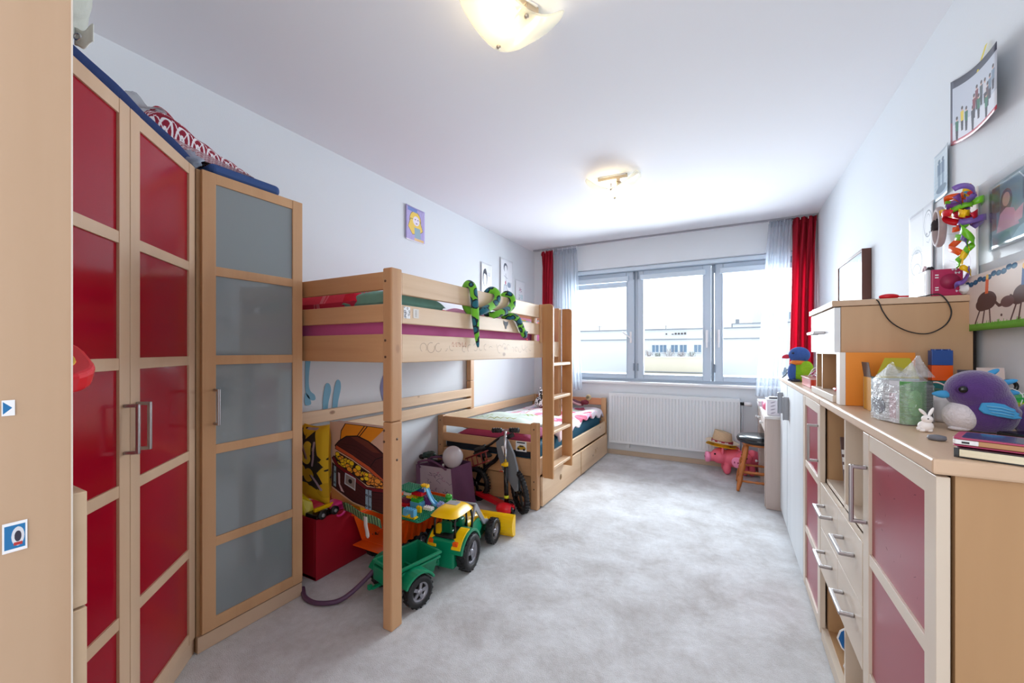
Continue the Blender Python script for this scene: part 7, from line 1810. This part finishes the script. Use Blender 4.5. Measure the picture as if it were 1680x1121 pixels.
decal('blue_wall_sticker', 'second light blue drop-shaped wall sticker, nearer the front post', [(1.80, .84), (1.80, .95), (1.825, 1.06), (1.855, 1.062), (1.862, 1.01), (1.84, .92), (1.828, .84)], M_dec)
decal('purple_wall_sticker', 'grey-violet creature wall sticker half hidden by the front post', [(2.305, 1.125), (2.25, 1.09), (2.215, 1.0), (2.225, .93), (2.258, .865), (2.285, .95), (2.32, 1.0)], plain('decal_violet', (120, 118, 160), .6))
decal('pink_wall_spot', 'small pink face patch on the grey-violet wall sticker', [(2.30, 1.09), (2.268, 1.03), (2.262, .98), (2.30, .99)], plain('decal_pink', (226, 170, 190), .6), x=XL+.003)
decal('blue_wall_sticker', 'pale blue splash wall sticker low on the wall left of the first drop', [(1.60, 1.0), (1.60, .93), (1.64, .93), (1.625, .98)], M_dec)
# lower bed: animals and doll, sticker, desk things
zb = thing('zebra_plush', 'black and white striped plush behind the ladder on the lower bed', 'plush toy', (-2.05, 4.55, .60))
def zebra():
    m, N, L, b, out = new_mat('zebra_plush'); t = N.new('ShaderNodeTexCoord'); wv = N.new('ShaderNodeTexWave'); wv.inputs['Scale'].default_value = 9; wv.inputs['Distortion'].default_value = 9; wv.inputs['Detail Scale'].default_value = 3
    cr = N.new('ShaderNodeValToRGB'); cr.color_ramp.interpolation = 'CONSTANT'; cr.color_ramp.elements[0].color = lin((24, 24, 28)); cr.color_ramp.elements[1].position = .5; cr.color_ramp.elements[1].color = lin((232, 230, 232))
    L.new(t.outputs['Object'], wv.inputs['Vector']); L.new(wv.outputs['Fac'], cr.inputs[0]); L.new(cr.outputs[0], b.inputs['Base Color']); b.inputs['Roughness'].default_value = .95; return m
Mzb = zebra()
MZ = T(-2.00, 4.45, .585) @ Matrix.Scale(.84, 4)
obj('body', MB().ell((0, 0, .075), (.10, .13, .09), 26, 18, M=MZ, fn=crum(0, 0, 3, .15, 2)), Mzb, zb); obj('head', MB().ell((.03, -.07, .19), (.05, .055, .07), 20, 14, M=MZ), Mzb, zb)
for s_ in (-1, 1): obj('ear', MB().ell((.03+.03*s_, -.06, .265), (.013, .010, .028), 12, 8, M=MZ), Mzb, zb)
obj('muzzle', MB().ell((.055, -.11, .165), (.028, .032, .028), 14, 10, M=MZ), M_black, zb)
dn = thing('cow_plush', 'white plush with black patches peeping between the ladder rails', 'plush toy', (-1.85, 4.62, .60))
def cowm():
    m, N, L, b, out = new_mat('cow_plush'); n2, _ = noise_vec(N, L, 14); cr = N.new('ShaderNodeValToRGB'); cr.color_ramp.interpolation = 'CONSTANT'; cr.color_ramp.elements[0].color = lin((24, 24, 26)); cr.color_ramp.elements[1].position = .46; cr.color_ramp.elements[1].color = lin((226, 218, 214))
    L.new(n2.outputs['Fac'], cr.inputs[0]); L.new(cr.outputs[0], b.inputs['Base Color']); b.inputs['Roughness'].default_value = .95; return m
Mcw = cowm(); obj('body', MB().ell((-1.80, 4.66, .665), (.075, .08, .075), 22, 16), Mcw, dn); obj('head', MB().ell((-1.79, 4.63, .755), (.042, .045, .04), 18, 12), Mcw, dn)
for s_ in (-1, 1): obj('ear', MB().ell((-1.79+.04*s_, 4.64, .775), (.018, .010, .012), 12, 8), Mcw, dn)
dl = thing('rag_doll', 'brown and plum rag doll lying on the duvet by the bed\'s end rail', 'doll', (-1.62, 4.72, .60))
M_dl = plain('doll_plum', (110, 62, 74), .9, var=.25, nscale=20, bump=.4, bscale=60)
obj('body', MB().tube(smoothpath([(-1.84, 4.73, .685), (-1.76, 4.74, .660), (-1.66, 4.72, .630), (-1.57, 4.70, .622)], 6), [.022]*6+[.030]*7+[.026]*6, 12), M_dl, dl)
obj('arm', MB().tube(smoothpath([(-1.74, 4.71, .66), (-1.66, 4.67, .628), (-1.58, 4.66, .612)], 5), .014, 8), plain('doll_pink', (196, 150, 156), .9), dl)
obj('dress', MB().ell((-1.545, 4.70, .640), (.050, .040, .030), 18, 12, fn=crum(0, 0, 8, .35, 3)), plain('doll_maroon', (116, 36, 52), .8), dl)
obj('head', MB().ell((-1.505, 4.72, .700), (.034, .026, .036), 20, 14), plain('doll_straw', (196, 170, 130), .8), dl); obj('face', MB().cyl((-1.505, 4.694, .706), (-1.505, 4.690, .706), .018, 16), plain('doll_face', (120, 106, 80), .7), dl)
def car(cv):
    cv.rect(.1, .8, .85, .92, (40, 40, 40)); cv.poly([(.08, .25), (.2, .45), (.38, .62), (.72, .60), (.92, .40), (.92, .2), (.3, .14)], (196, 150, 40)); cv.poly([(.3, .45), (.42, .58), (.66, .56), (.76, .44)], (40, 44, 50)); cv.ell(.25, .22, .10, .11, (30, 30, 32)); cv.ell(.76, .2, .10, .11, (30, 30, 32))
mb = MB().grid(1, 1, lambda u_, v_: (-1.535+.098*u_, 2.8985, .452+.082*v_), False); single('car_sticker', mb, pic('car_sticker_print', 128, 110, car, (236, 234, 232)), 'square sticker of a yellow-black sports car on the bed\'s end rail', 'sticker')
pbx = thing('patterned_box', 'white box with grey bird pattern at the desk\'s near end', 'box', (.31, 3.87, .746))
def birds(cv):
    for i in range(3):
        for j in range(4): cx, cy = .2+.3*i, .15+.24*j; cv.ell(cx, cy, .09, .035, (160, 152, 166), rot=.4); cv.line([(cx, cy), (cx+.1, cy+.07)], (160, 152, 166), .02)
obj('box_body', MB().box(.262, .45, 3.845, 3.99, .746, .868), plain('box_white', (228, 224, 230), .6), pbx, bev=.002)
mb = MB().grid(1, 1, lambda u_, v_: (.264+.184*u_, 3.8445, .748+.118*v_), False); obj('patterned_side', mb, pic('bird_pattern', 200, 150, birds, (226, 220, 228)), pbx)
obj('rim', MB().box(.258, .454, 3.841, 3.994, .868, .876), M_white, pbx, bev=.002)
mb = MB().box(.275, .42, 3.87, 3.97, .878, .884).box(.28, .40, 3.88, 3.96, .884, .890); single('notepads', mb, plain('notepad_dark', (70, 66, 74), .5), 'dark notepads lying on the patterned box', 'notepad', bev=.001)
mb = MB().ell((.285, 4.12, .746+.045), (.038, .055, .045), 22, 14); single('pink_purse', mb, plain('purse_pink', (236, 120, 150), .5), 'rounded pink purse on the desk behind the patterned box', 'purse')
mb = MB().box(.255, .34, 4.22, 4.36, .747, .815); single('pink_tin', mb, plain('tin_pink', (196, 110, 150), .35), 'square pink tin on the desk beyond the pink purse', 'tin', bev=.008, bseg=3)
mb = MB().box(.232, .36, 4.44, 4.66, .747, .770).box(.234, .36, 4.44, 4.655, .771, .792); single('white_books', mb, plain('paper_stack', (232, 230, 232), .7), 'small stack of white paper pads on the desk near the window', 'paper stack', bev=.002)
